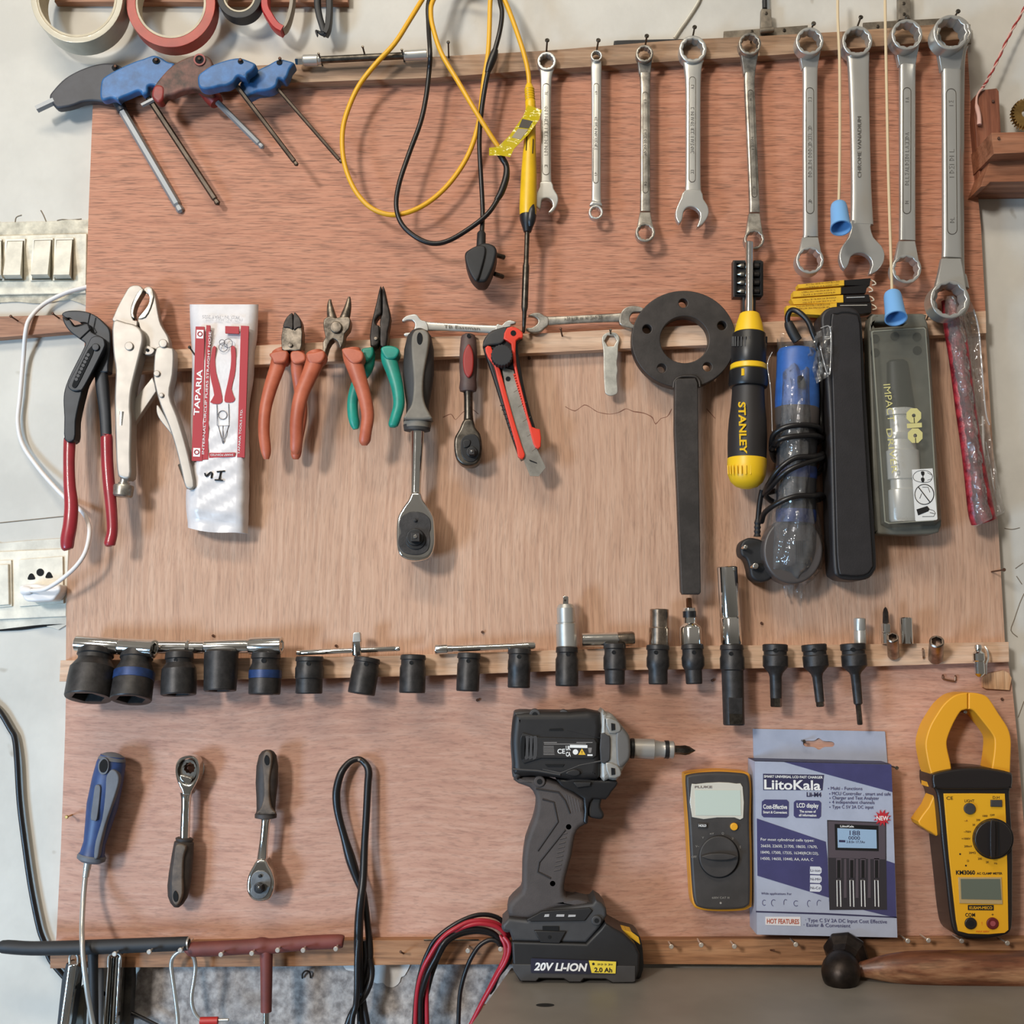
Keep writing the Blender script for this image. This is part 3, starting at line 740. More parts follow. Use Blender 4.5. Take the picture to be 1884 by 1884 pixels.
spanner('big satin combination spanner hanging between the two white cords', (1577.5, 75, 28, 22.5), [(1578.5, 112, 20), (1580, 160, 18.2), (1582, 240, 17.6), (1584, 340, 18.2), (1585, 395, 20), (1585, 414, 21)],
    jaw=cat(z('D', '835,1270 838,1310 820,1370 785,1420 768,1470 775,1520 800,1555 822,1520 835,1480 870,1462 910,1465 945,1490 957,1530 940,1585 985,1565 1020,1520 1030,1470 1012,1420 965,1370 948,1310 948,1270'), 2), off=0.0, th=0.36)
T7 = bpy.data.objects['spanner.006']
txt('CHROME VANADIUM', 1581, 270, 0.0198, 7, M('emboss', (132, 128, 122), 0.4, 0.9), T7, w=118, rot=-88)
nl(1574, 58, 'dark nail through the ring of the big satin combination spanner', 2, 12)
spanner('long cranked ring spanner hanging beside the lower blue thimble cord', (1669, 63, 28.5, 23.5), [(1669.5, 120, 15), (1669, 140, 14.5), (1669, 280, 14.5), (1669, 425, 14.5), (1669, 443, 15)], ring2=(1668.5, 494, 27, 22.5), off=0.009, panel=(1669, 168, 1668.5, 386, 7.6), text=('', 292, 98))
nl(1661, 52, 'dark nail through the ring of the spanner by the lower thimble', -1, 6)
spanner('second cranked ring spanner almost hidden behind the largest one', (1756, 60, 32, 27.5), [(1757, 120, 17), (1757, 280, 16), (1756, 480, 17)], ring2=(1751, 553, 34, 29.5), off=0.004, d=0.017)
spanner('largest cranked ring spanner at the end of the row', (1750, 59, 32.5, 27), [(1749.5, 130, 17), (1749.5, 150, 16.6), (1750, 280, 16.4), (1750.5, 440, 16.6), (1750.5, 475, 17.5)], ring2=(1747.5, 550, 35.5, 30), off=0.011, d=0.031, panel=(1750, 172, 1752, 422, 9.5), text=('', 300, 54))
nl(1747, 46, 'dark nail through the ring of the largest ring spanner', 1, 4, 0.02)

# ------------------------------------------------------------------ hinges, bar and cords along the top
hinge_m = M('galvanised_hinge', (138, 128, 114), 0.5, 0.7, var=0.2, vs=90)
def hinge(label, plate, strap, knuckle, extra=None):
    t = thing('gate_bracket', label, 'bracket', (plate[0][0], plate[0][1], 0.0), 'steel brackets above the board')
    flat('plate', plate, -0.006, -0.0035, hinge_m, t, bev=0.8, res=1)
    flat('strap', strap, -0.006, 0.001, hinge_m, t, bev=0.8, res=1)
    for (x, y) in knuckle:
        rev('screw', (x, y, 0), (x, y - 0.01, 0), [(0, 1)], hinge_m, t) if 0 else flat('screw', circ(x, y, 3.0, 12), -0.004, -0.0022 if y > 40 else 0.0018, dsteel, t, bev=0.8, res=1)
    return t
hg = hinge('grey steel T hinge above the dark necked ring spanner', z('D', '100,180 585,145 588,200 600,230 98,232'), z('D', '318,50 372,52 380,155 315,160'), [z1('D', 262, 180), z1('D', 345, 75), z1('D', 450, 172), z1('D', 345, 140)])
cyl('knuckle', (*z1('D', 308, 178), 0.001), (*z1('D', 388, 172), 0.001), 5, hinge_m, hg)
tag(tube('steel_rod', [(1406.5, -30, -0.004), (1407, 16, -0.003)], 4.6, rubber, n=8, smooth=False), 'black rod end above the grey T hinge', 'rod')
hg = hinge('second grey steel T hinge behind the largest ring spanner', z('D', '905,130 1100,118 1400,103 1525,140 1530,250 1480,250 1470,180 905,195'), z('D', '1110,-60 1175,-60 1180,105 1112,112'), [z1('D', 1140, 18), z1('D', 1142, 80), z1('D', 990, 150)])
tag(flat('steel_strip', cat(z('C', '668,300 690,290 880,285 1100,280 1260,282 1260,300 1100,302 900,315 720,328 675,328'), 2), -0.008, 0.003, rubber, bev=1.5, res=2), 'black flat bar lying on the top batten behind the ring spanners', 'bar')
wcord = M('white_cord', (206, 198, 180), 0.6)
tag(tube('thin_cord', zd('C', '1300,-60,-10 1275,10,-9 1200,130,-9 1150,200,-9 1100,275,-9', 0), 2.2, wcord, n=6), 'thin white wire running down to the black flat bar', 'wire')
thim = M('blue_thimble', (116, 168, 218), 0.42)
tcord = M('beige_cord', (206, 184, 148), 0.7)
def thimble(label, cordpts, a, b, r):
    t = thing('pull_cord', label, 'pull cord', (a[0], a[1], a[2]), 'thimble pull cords')
    tube('cord', cordpts, 2.6, tcord, t, n=7, sub=5)
    L = math.hypot(b[0] - a[0], b[1] - a[1])
    rev('thimble', a, b, [(0, 1.5), (0.5, r * 0.62), (3, r * 0.80), (8, r * 0.88), (L - 10, r * 0.98), (L, r * 1.1), (L + 0.2, r * 0.98), (L - 8, r * 0.86), (8, r * 0.70), (7.5, 0)], thim, t, seg=28)
thimble('upper blue thimble hanging on a beige cord beside the big satin spanner', zd('D', '758,-90,20 758,100,26 768,350,34 770,700,40 768,1000,44 763,1180,46', 0), (*z1('D', 762, 1178), 0.046), (*z1('D', 776, 1318), 0.060), 17.5)
thimble('lower blue thimble hanging on a beige cord above the grey driver case', zd('D', '1030,-90,20 1032,100,30 1040,500,40 1050,1000,50 1062,1400,56 1072,1700,60', 0), (*z1('D', 1072, 1692), 0.060), (*z1('D', 1094, 1840), 0.074), 18.5)

# ------------------------------------------------------------------ the small wooden box on the bare wall
boxw = wood('box_wood', (112, 68, 46), (150, 96, 68), (174, 120, 90), grain=(9, 110), fine=(30, 500), fine_amt=0.25, blotch=0.2, rough=0.5)
boxv = wood('box_wood_upright', (98, 52, 36), (138, 82, 58), (160, 104, 78), vertical=True, grain=(9, 110), fine=(30, 500), fine_amt=0.25, blotch=0.2, rough=0.5)
t = thing('wooden_box', 'small open wooden box fixed to the bare wall beside the largest spanner', 'box', (1840, 330, WD))
flat('side_panel', z('e', '500,920 520,890 580,862 700,848 722,880 740,1260 700,1480 660,1490 570,1800 540,1790 488,1130'), WD, 0.012, boxv, t, bev=1.2, res=1)
flat('front_panel', z('e', '650,1275 1240,1262 1240,1455 672,1482'), 0.0, 0.048, boxw, t, bev=1.5, res=1)
flat('bottom_panel', z('e', '660,1470 1240,1440 1240,1745 640,1752 600,1790 545,1800'), WD, 0.030, boxw, t, bev=1.2, res=1)
nail(*z1('e', 660, 980), 'small nail in the side of the wooden box', 0.012, 0.0012, r=1, hr=2.6, m=rust_m)
nail(*z1('e', 714, 1335), 'small nail in the front of the wooden box', 0.048, 0.0012, r=1, hr=2.6, m=rust_m)
brass = M('brass', (186, 150, 92), 0.35, 1.0, var=0.2)
gx, gy = z1('e', 985, 1090)
gear = []
for i in range(28):
    for a, r in ((0, 0.84), (0.25, 1.0), (0.5, 1.0), (0.75, 0.84)):
        th = 2 * math.pi * (i + a) / 28; gear.append((gx + 26 * r * math.cos(th), gy + 28 * r * math.sin(th)))
tag(flat('brass_gear', gear, 0.004, 0.010, brass, bev=0.5, res=1, holes=[circ(gx, gy, 8)]), 'toothed brass disc standing in the small wooden box', 'gear')
t = thing('string', 'red and white twisted string tied to the wooden box', 'string', (1840, 90, 0.0))
P0 = [z1('e', *q) for q in ((1120, -220), (960, 90), (820, 345), (690, 620), (600, 790), (560, 850))]
for k, mm in ((0, M('red_thread', (150, 50, 44), 0.8)), (1, M('pink_thread', (202, 160, 146), 0.8))):
    pts = []
    pp = cat(P0, 12, False)
    for i, v in enumerate(pp):
        a = i * 0.8 + k * math.pi
        pts.append((v.x + 1.3 * math.cos(a), v.y + 0.6 * math.cos(a), 0.0 + 0.0007 * math.sin(a) + 0.003 + 0.012 * i / len(pp)))
    tube('strand', pts, 1.7, mm, t, n=6, sub=1)
tube('knot', zd('e', '565,850,15 535,880,15 510,930,14 505,1000,14 512,1040,15 530,1120,16 532,1200,16', 0), [2.5, 2, 2, 2.5, 4, 4, 4.5], M('pink_thread'), t, n=8)
# ------------------------------------------------------------------ pliers
pblack = M('burnished_black', (33, 35, 39), 0.45, 0.3, var=0.15, vs=90)
pred = M('red_dip', (150, 38, 46), 0.32, var=0.08, coat=0.2)
t = thing('water_pump_pliers', 'black water pump pliers with long red dipped handles', 'pliers', (160, 700, 0.02))
flat('upper_jaw', cat(z('o', '65,190 80,165 130,150 220,150 300,165 380,205 440,260 490,320 500,420 490,520 478,640 470,700 372,695 390,650 410,560 420,470 330,400 290,340 300,290 290,270 240,262 200,285 140,225 110,225'), 3), 0.014, 0.026, pblack, t, bev=2.5, res=2)
flat('lower_jaw', cat(z('o', '68,200 110,232 140,232 170,285 215,285 295,265 330,340 420,385 445,430 440,490 400,580 340,670 270,790 240,900 215,1000 190,1130 178,1300 90,1300 85,1100 78,950 90,850 130,740 200,600 260,480 270,440 240,415 190,380 130,330 85,265'), 3), 0.018, 0.032, pblack, t, bev=2.5, res=2)
lo = flat('pivot_plate', cat(z('o', '330,390 380,375 430,395 448,440 430,510 270,820 220,865 160,865 120,830 130,780 230,590 300,440'), 4), 0.0312, 0.0345, pblack, t, bev=2, res=2)
flat('adjusting_slot', cat(z('o', '310,490 350,450 370,460 350,500 330,560 230,770 190,835 160,830 165,790 230,640 290,520'), 3), 0.0340, 0.0352, hole, lo)
for i in range(8):
    x, y = z1('o', 300 - i * 15, 545 + i * 31)
    flat('slot_tooth', circ(x, y, 3.2, 10), 0.0345, 0.0356, pblack, lo)
flat('pivot_pin', circ(*z1('o', 365, 475), 7), 0.034, 0.0362, pblack, t, bev=1.5)
flat('jaw_gap', z('o', '135,225 215,250 240,270 180,282'), 0.0255, 0.0324, M('bare_wood_gap', (150, 112, 92), 0.7), t)
tube('jaw_seam', [(*z1('o', a, b), 0.0325) for a, b in ((318, 180), (300, 270), (325, 310), (225, 405))], 1.2, hole, t, n=6, smooth=False)
tube('arm', zd('o', '415,700,22 430,850,22 450,1050,23 462,1275,24', 0), [11, 11.5, 10, 9.5], pblack, t, fl=0.7, box=0.5, n=14)
tube('handle_grip', zd('o', '135,1296,25 135,1320,25 130,1500,27 135,1700,29 150,1880,30 140,2050,31 118,2180,31 115,2262,31 117,2280,31', 0), [10, 11, 10.5, 11, 12.5, 13, 13, 11, 5], pred, t, fl=0.75, n=16)
tube('handle_grip', zd('o', '462,1268,24 465,1290,24 470,1500,25 485,1700,27 505,1900,28 515,2100,29 495,2210,30 490,2238,30 490,2250,30', 0), [9.5, 11, 11, 11, 10.5, 10, 10.5, 9, 4], pred, t, fl=0.8, n=16)
nail(120, 590, 'leaning rusty nail in the red batten behind the black pliers jaw', WD + 0.011, 0.016, (-24, 22), r=1.3, hr=3, m=rust_m, group='nails in the red wall batten') if 0 else None

t = thing('locking_pliers', 'nickel plated locking pliers with curved jaws and adjusting screw', 'pliers', (260, 700, 0.02))
NK = nickel
flat('fixed_jaw', cat(z('E', '592,600 598,570 620,520 650,465 680,420 720,412 745,425 748,445 730,450 712,480 695,520 690,560 700,595 720,600 715,630 660,622'), 3), 0.018, 0.027, NK, t, bev=2, res=2)
flat('body', cat(z('E', '592,602 660,608 712,622 745,655 752,700 740,760 715,860 692,960 685,1050 690,1130 686,1300 684,1420 632,1424 612,1380 604,1200 600,1000 605,860 592,760'), 3), 0.016, 0.033, NK, t, bev=4, res=3)
tube('handle_round', zd('E', '645,1080,30 640,1200,30 645,1320,30 652,1420,29', 0), [13, 12, 11, 8.5], chrome, t, fl=0.5, n=16)
flat('moving_jaw', cat(z('E', '752,440 770,420 795,425 815,470 830,560 845,620 880,680 890,720 888,760 850,760 800,745 760,735 752,690 735,640 722,590 760,570 790,520 797,480'), 3), 0.014, 0.024, NK, t, bev=2, res=2)
flat('jaw_teeth', cat(z('E', '742,430 752,440 735,470 718,500 706,530 700,560 705,585 690,575 688,540 700,500 720,455'), 2), 0.0185, 0.0278, steel, t, bev=1, res=1)
flat('jaw_teeth', cat(z('E', '770,432 795,432 806,470 790,530 762,580 725,588 745,560 775,520 785,480'), 2), 0.016, 0.0255, steel, t, bev=1, res=1)
flat('lever', cat(z('E', '820,740 890,740 912,760 908,880 890,990 930,1100 970,1230 1000,1350 1020,1470 975,1475 950,1380 920,1260 885,1150 840,1040 815,950 805,880'), 3), 0.016, 0.030, NK, t, bev=3, res=2)
tube('lever_tip', zd('E', '955,1350,26 980,1420,27 1002,1478,27', 0), [8, 8, 7.5], chrome, t, fl=0.6, n=14)
flat('toggle_link', z('E', '800,895 812,930 820,970 702,1145 692,1090 690,1030'), 0.012, 0.020, NK, t, bev=1.5, res=1)
flat('release_lever', cat(z('E', '825,1040 860,1090 890,1150 905,1200 880,1170 840,1120 822,1080'), 3), 0.014, 0.024, NK, t, bev=1.5, res=2)
flat('spring_hook', cat(z('E', '748,745 775,730 810,752 795,775 765,778 748,765'), 3), 0.02, 0.027, NK, t, bev=1.2, res=1)
for x, y, r, dd in ((676, 732, 8, 0.0332), (855, 718, 8, 0.0302), (822, 876, 6, 0.0302), (846, 990, 4.5, 0.0302), (772, 752, 3, 0.027)):
    flat('rivet', circ(*z1('E', x, y), r, 20), dd - 0.002, dd + 0.0016, NK if r > 3 else hole, t, bev=1.5, res=2)
rev('adjusting_screw', (*z1('E', 656, 1415), 0.025), (*z1('E', 642, 1530), 0.025), [(0, 8), (12, 8), (12.5, 10), (16, 10), (17, 17), (20, 18.5), (36, 18), (39, 15)], steel, t, seg=26)
nail(*z1('E', 690, 590), 'nail head inside the locking pliers jaws', 0.0, 0.010, r=1.4, hr=3) if 0 else None

# the plastic sleeve of pliers with printed front
t = thing('tool_packet', 'white plastic packet printed in red with a picture of pliers', 'packet', (400, 770, 0.01))
pk = M('white_packet', (214, 208, 206), 0.30, var=0.04, bump=0.5, bs=45)
bm = bmesh.new()
pL = cat(z('j', '78,82 82,240 92,420 95,620 88,900 78,1200 60,1400 48,1600 64,1760'), 3, False)
pR = cat(z('j', '595,82 585,330 565,440 560,620 530,800 520,960 525,1150 525,1450 520,1640 515,1805'), 3, False)
def poly_at(pts, y):
    for a, b in zip(pts, pts[1:]):
        if a.y <= y <= b.y: return a.x + (b.x - a.x) * (y - a.y) / max(1e-6, b.y - a.y)
    return pts[-1].x if y > pts[-1].y else pts[0].x
rows = 40; colsn = 14; grid = []
y0, y1 = 560, 978
for i in range(rows + 1):
    y = y0 + (y1 - y0) * i / rows; xa, xb = poly_at(pL, y), poly_at(pR, y); row = []
    for j in range(colsn + 1):
        u = j / colsn; v = i / rows
        bul = 0.013 * (min(1, 2.4 * math.sin(math.pi * u)) ** 0.5) * (0.35 + 0.65 * min(1, v * 4)) * (1 if v < .93 else 0.7)
        yy = y + (3 * math.sin(u * 5) if i == rows else 0) + (u - 0.5) * (14 * v)
        dd = 0.013 + bul + 0.0008 * math.sin(i * 1.7 + j) * (v > 0.5)
        row.append(bm.verts.new(P(xa + (xb - xa) * u, yy, dd)))
    grid.append(row)
back = [[bm.verts.new(Vector((v.co.x, -0.012, v.co.z))) for v in (r[0], r[-1])] for r in grid]
for i in range(rows):
    for j in range(colsn):
        bm.faces.new((grid[i][j], grid[i][j + 1], grid[i + 1][j + 1], grid[i + 1][j]))
    bm.faces.new((grid[i][0], grid[i + 1][0], back[i + 1][0], back[i][0]))
    bm.faces.new((grid[i][-1], grid[i + 1][-1], back[i + 1][1], back[i][1]))
    bm.faces.new((back[i][0], back[i + 1][0], back[i + 1][1], back[i][1]))
sl = from_bm('sleeve', bm, pk, t, 60)
ink = M('red_ink', (168, 28, 40), 0.55)
PD = 0.0268
def pr(pts, m=ink, d=PD, par=None, holes=()):
    return flat('print', pts, d - 0.0022, d, m, par or t, holes=holes)
fr = z('j', '112,225 540,238 510,1252 92,1262'); fi = z('j', '120,235 530,248 500,1242 100,1252')
pr(z('j', '122,248 188,250 172,1262 92,1260')); pr(z('j', '203,238 232,240 215,1250 175,1252')); pr(z('j', '463,242 522,245 490,1235 435,1232'))
pr(z('j', '345,245 448,248 448,302 345,298')); pr(z('j', '222,1200 420,1198 418,1228 222,1238'))
pr(cat(z('j', '252,402 275,402 268,480 275,590 300,680 320,770 320,820 280,832 232,818 262,765 240,660 228,560 240,460'), 2)); pr(cat(z('j', '388,402 418,402 425,520 415,620 392,720 418,790 400,818 345,818 340,780 362,680 385,560 390,470'), 2))
gk = M('grey_ink', (96, 92, 96), 0.5)
for s in ('282,835 285,995 375,995 370,830', '292,995 328,1130', '372,995 328,1130', '328,995 328,1130'):
    tube('print', [(x, y, PD) for x, y in z('j', s)], 0.6, gk, t, n=5, smooth=False)
tube('print', [(x, y, PD) for x, y in circ(*z1('j', 325, 915), 8, 16)], 0.6, gk, t, n=5, closed=True, smooth=False)
for x, y, r in ((330, 405, 8), (368, 375, 8), (322, 368, 5)):
    tube('print', [(a, b, PD) for a, b in circ(*z1('j', x, y), r, 14)], 0.6, gk, t, n=5, closed=True, smooth=False)
for x, y in ((155, 305), (130, 1195)):
    pr(z('j', '%d,%d %d,%d %d,%d %d,%d' % (x - 25, y - 32, x + 27, y - 30, x + 24, y + 34, x - 27, y + 32)), white_p, PD + 0.0002)
    tube('print', [(a, b, PD + 0.0004) for a, b in circ(*z1('j', x, y), 4, 14)], 1.0, ink, t, n=5, closed=True, smooth=False)
txt('TAPARIA', *z1('j', 140, 745), PD + 0.0002, 10, white_p, t, w=86, rot=-87.5, bold=0.02)
txt('INTERNAL CIRCLIP PLIERS STRAIGHT NOSE', *z1('j', 204, 745), PD + 0.0002, 4.5, white_p, t, w=230, rot=-88.5)
txt('TAPARIA TOOLS LTD.', *z1('j', 458, 1040), PD + 0.0002, 4, white_p, t, w=84, rot=-88)
txt('SHARP POINTED', *z1('j', 320, 1216), PD + 0.0002, 4, white_p, t, w=42, rot=180)
txt('PKD. IN - MAY 2025', *z1('j', 312, 178), 0.024, 6, M('faint_ink', (150, 145, 145), 0.5), t, w=68, rot=181)
for s in ('192,1352 196,1368 204,1376 222,1356 238,1346 246,1356 242,1372 240,1392', '312,1340 306,1372 298,1404', '282,1342 310,1340 342,1337', '266,1404 298,1405 328,1408'):
    tube('handwriting', zd('j', s, 0.0272), 1.5, black_p, t, n=6, sub=3)
nail(360, 655, 'bent nail holding the white packet by its edge', 0.021, 0.008, (-7, -12), r=1.6, hr=3, m=dsteel)

orange = M('orange_grip', (180, 88, 58), 0.45, var=0.08, vs=40, rgb2=(192, 104, 74))
teal = M('teal_grip', (30, 138, 118), 0.40, var=0.12, vs=60)
pst = M('old_plier_steel', (120, 110, 98), 0.42, 0.9, var=0.4, vs=120)
pdk = M('plier_dark', (56, 50, 46), 0.45, 0.6, var=0.3, vs=120)
t = thing('diagonal_cutters', 'orange handled diagonal cutters with short black nose', 'pliers', (537, 680, 0.02))
flat('jaw', cat(z('F', '262,330 272,290 295,258 318,246 322,290 320,345 300,335'), 3), 0.018, 0.032, pdk, t, bev=2, res=2)
flat('jaw', cat(z('F', '326,246 350,258 368,290 372,330 350,335 324,345'), 3), 0.018, 0.032, pdk, t, bev=2, res=2)
flat('joint', cat(z('F', '260,330 320,342 372,328 376,400 365,468 300,470 254,462'), 2), 0.016, 0.031, pst, t, bev=2, res=2)
flat('rivet', circ(*z1('F', 305, 437), 4, 14), 0.03, 0.0328, pst, t, bev=1)
tube('handle_grip', zd('F', '238,470,24 245,500,25 225,580,27 185,700,30 155,830,31 148,960,31 160,1070,30 163,1120,29', 0), [14, 15, 14, 12.5, 11, 10.5, 9.5, 5], orange, t, fl=0.75, n=16)
flat('grip_guard', cat(z('F', '180,488 240,468 285,472 290,500 270,540 210,545 195,520'), 3), 0.016, 0.034, orange, t, bev=4, res=3)
tube('handle_grip', zd('F', '350,475,24 348,520,24 350,600,22 362,700,18 375,850,16 350,1000,15 340,1090,15 338,1120,15', 0), [13, 13, 12, 11, 10, 10, 9.5, 5], orange, t, fl=0.75, n=16)
flat('grip_guard', cat(z('F', '306,480 350,468 392,490 395,530 340,550 310,530'), 3), 0.014, 0.031, orange, t, bev=4, res=3)

t = thing('circlip_pliers', 'orange handled round nose circlip pliers with two thin tips', 'pliers', (620, 680, 0.025))
tube('jaw', zd('F', '545,165,32 542,185,32 545,220,32 555,275,32 570,320,32', 0), [2, 4, 6.5, 9, 10], pst, t, n=14)
tube('jaw', zd('F', '658,150,32 656,170,32 650,210,32 635,265,32 615,320,32', 0), [2, 4, 6.5, 9, 10], pst, t, n=14)
flat('joint', cat(z('F', '505,285 540,265 575,275 600,270 650,268 665,290 655,340 630,370 625,415 605,460 590,420 560,400 530,440 505,520 500,420 515,390 505,340'), 2), 0.024, 0.038, pst, t, bev=2, res=2)
flat('rivet', circ(*z1('F', 578, 330), 11, 22), 0.036, 0.0405, pst, t, bev=2)
tube('handle_grip', zd('F', '450,485,36 455,530,38 420,620,40 370,740,42 345,880,42 342,1000,40 338,1060,38 338,1092,37', 0), [16, 17, 15, 13.5, 12.5, 11.5, 10, 5], orange, t, fl=0.75, n=16)
flat('grip_guard', cat(z('F', '400,490 450,478 505,470 512,510 480,545 420,545'), 3), 0.028, 0.045, orange, t, bev=4, res=3)
tube('handle_grip', zd('F', '672,470,36 680,520,38 710,620,40 745,730,41 768,850,41 758,950,40 750,1010,38 750,1038,37', 0), [17, 17.5, 15, 13, 12, 11, 10.5, 5], orange, t, fl=0.75, n=16)
flat('grip_guard', cat(z('F', '612,462 650,450 700,460 740,480 735,530 680,550 630,500'), 3), 0.028, 0.046, orange, t, bev=4, res=3)

t = thing('needle_nose_pliers', 'teal handled long nose pliers with closed dark jaws', 'pliers', (698, 660, 0.02))
flat('jaw', cat(z('F', '838,98 850,92 851,240 832,262 815,290 820,315 838,325 838,400 825,440 785,440 785,340 800,260 820,180'), 2), 0.018, 0.031, pdk, t, bev=3, res=2)
flat('jaw', cat(z('F', '854,92 868,98 885,180 905,270 888,360 880,440 842,440 842,330 840,300 848,262 854,240'), 2), 0.018, 0.031, pdk, t, bev=3, res=2)
flat('joint', cat(z('F', '786,330 850,322 890,335 884,440 860,450 830,400 808,450 784,440'), 2), 0.014, 0.029, pst, t, bev=2, res=2)
flat('rivet', circ(*z1('F', 816, 398), 3.5, 12), 0.03, 0.0326, pst, t, bev=1)
tube('handle_grip', zd('F', '775,460,22 775,520,22 760,580,22 710,660,19 680,760,17 680,850,16 692,910,15 697,940,15', 0), [10, 11.5, 12, 11, 10, 10, 9, 5], teal, t, fl=0.75, n=16)
flat('grip_guard', cat(z('F', '732,460 770,450 800,452 798,500 760,540 738,500'), 3), 0.014, 0.03, teal, t, bev=4, res=3)
tube('handle_grip', zd('F', '888,455,26 895,520,27 920,600,29 945,690,30 955,790,30 935,870,29 920,915,28 918,930,28', 0), [12, 14.5, 13, 11.5, 10.5, 10, 9, 5], teal, t, fl=0.75, n=16)
flat('grip_guard', cat(z('F', '845,460 880,440 930,445 958,470 935,515 880,520'), 3), 0.016, 0.034, teal, t, bev=4, res=3)

# ------------------------------------------------------------------ double open-ended spanners lying on the batten
def open_spanner(label, jawA, jawB, shaft, text, tx, d, m=satin):
    t = thing('spanner', label, 'spanner', (shaft[0][0], shaft[0][1], d), 'open ended spanners lying on the pale batten')
    flat('jaw', jawA, d - 0.003, d + 0.003, m, t, bev=1.6, res=2)
    flat('jaw', jawB, d - 0.003, d + 0.003, m, t, bev=1.6, res=2)
    tube('shank', [(x, y, d) for x, y, r in shaft], [r for x, y, r in shaft], m, t, fl=0.5, box=0.45, n=14)
    (txt(text, tx[0], tx[1], d + tx[3], 6, groove, t, w=tx[2], rot=tx[4]) if text else worn_text(tx[0], tx[1], d + tx[3], 5.5, tx[2], groove, t, rot=tx[4]))
open_spanner('bright open ended spanner lying above the large ratchet', cat(z('F', '972,290 990,268 1025,255 1060,255 1085,285 1120,300 1130,350 1100,352 1080,350 1050,370 1010,385 985,378 990,365 1025,360 1045,340 1050,310 1035,290 1005,290 985,298'), 3),
    cat(z('F', '1540,312 1570,318 1590,298 1620,288 1655,300 1640,312 1625,315 1620,330 1600,350 1560,365 1530,362'), 3), [(*z1('F', 1095, 325), 10), (*z1('F', 1150, 328), 8), (*z1('F', 1330, 335), 7.2), (*z1('F', 1520, 345), 7.5), (*z1('F', 1560, 340), 9)], 'TB Eastman', (*z1('F', 1330, 332), 66, 0.0028, 3.5), 0.017)
open_spanner('dull open ended spanner lying between the soldering tip and the dark pin wrench', cat(z('G', '36,250 60,235 100,232 130,250 150,262 150,300 130,318 100,340 60,345 25,330 30,318 60,315 88,295 92,272 70,255'), 3),
    cat(z('G', '560,245 575,215 600,198 640,192 690,205 680,225 655,228 630,232 615,255 615,280 635,300 660,295 700,285 700,310 640,322 590,312 555,292'), 3), [(*z1('G', 130, 280), 10), (*z1('G', 165, 280), 8), (*z1('G', 350, 270), 7.4), (*z1('G', 530, 262), 8), (*z1('G', 575, 262), 10)], '', (*z1('G', 350, 262), 72, 0.0028, -2.5), 0.017, m=steel)
nail(*z1('G', 232, 375), 'leaning rusty nail below the dull open ended spanner', BT, 0.016, (-5, -8), r=1.5, hr=2.5, m=rust_m, group='nails along the pale batten')
nail(*z1('G', 504, 370), 'dark nail carrying the tiny flat spanner', BT, 0.012, (-2, -6), r=1.7, hr=2.5, m=dsteel, group='nails along the pale batten')
nail(*z1('G', 1045, 345), 'dark nail seen through the ring of the pin wrench', BT, 0.010, (-2, -4), r=1.7, hr=2.5, m=dsteel, group='nails along the pale batten')
nail(*z1('G', 42, 494), 'dark nail head in the tan board below the knife', 0.0, 0.002, r=1.5, hr=3, m=rust_m)
nail(*z1('F', 1735, 520), 'dark nail head beside the cutter knife', 0.0, 0.002, r=1.5, hr=3, m=rust_m) if 0 else None

t = thing('flat_spanner', 'tiny pressed flat spanner hanging from the pale batten', 'spanner', (1123, 640, BT))
oc = []
for i in range(40):
    a = 2 * math.pi * i / 40; oc.append((z1('G', 503, 392)[0] + 17.5 * math.cos(a), z1('G', 503, 392)[1] + 16 * math.sin(a)))
zin = M('zinc_plate', (196, 192, 180), 0.42, 0.6, var=0.12, vs=80)
hx = [(z1('G', 505, 392)[0] + 11.5 * math.cos(math.pi * i / 3), z1('G', 505, 392)[1] + 11.5 * math.sin(math.pi * i / 3)) for i in range(6)]
flat('blade', cat(z('G', '455,385 462,360 485,345 510,342 540,350 556,380 548,420 546,470 540,520 545,560 540,600 545,680 530,698 505,704 482,695 472,670 466,560 464,450'), 3), 0.0135, 0.0162, zin, t, bev=1.2, res=2, holes=[hx])

# ------------------------------------------------------------------ ratchets
grey_r = M('grey_rubber', (124, 116, 104), 0.6, var=0.08, vs=70)
dk_r = M('dark_rubber', (52, 49, 47), 0.6, var=0.12, vs=70)
def ratchet_head(t, outline, plate, drive, m, d, th, mp, knob=None, dr=10):
    flat('head', outline, d - th, d + th, m, t, bev=5, res=3)
    flat('cover_plate', plate, d + th - 0.001, d + th + 0.0012, mp, t, bev=1.2, res=2)
    if knob: flat('reverse_knob', circ(*knob, 3.2 if dr > 8 else 2.6, 16), d + th, d + th + 0.003, black, t, bev=0.8)
    x, y = drive
    flat('drive_collar', circ(x, y, dr, 28), d + th, d + th + 0.004, black, t, bev=1.5)
    flat('drive', z('x', ' '.join('%.1f,%.1f' % (x + dr * .5 * c, y + dr * .5 * s) for c, s in ((-1, -1), (1, -1), (1, 1), (-1, 1)))), d + th + 0.003, d + th + 0.012, oxide, t, bev=1)
    flat('drive_ball', circ(x, y - 1, dr * 0.22, 12), d + th + 0.011, d + th + 0.013, chrome, t, bev=0.4)
SINK = 0.013
t = thing('ratchet', 'large ratchet with grey and black handle hanging head down', 'ratchet', (768, 640, 0.03), 'ratchets')
rp = [(0, 6), (4, 14), (14, 22), (40, 27.5), (85, 29), (110, 26), (140, 21), (158, 21), (166, 25), (172, 25.5), (173, 23.5), (177, 23.5), (178, 25.5), (188, 24), (190, 13)]
rev('handle', (*z1('F', 1078, 340), 0.036), (*z1('F', 1063, 945), 0.036), rp, dk_r, t, seg=32, fl=0.8)
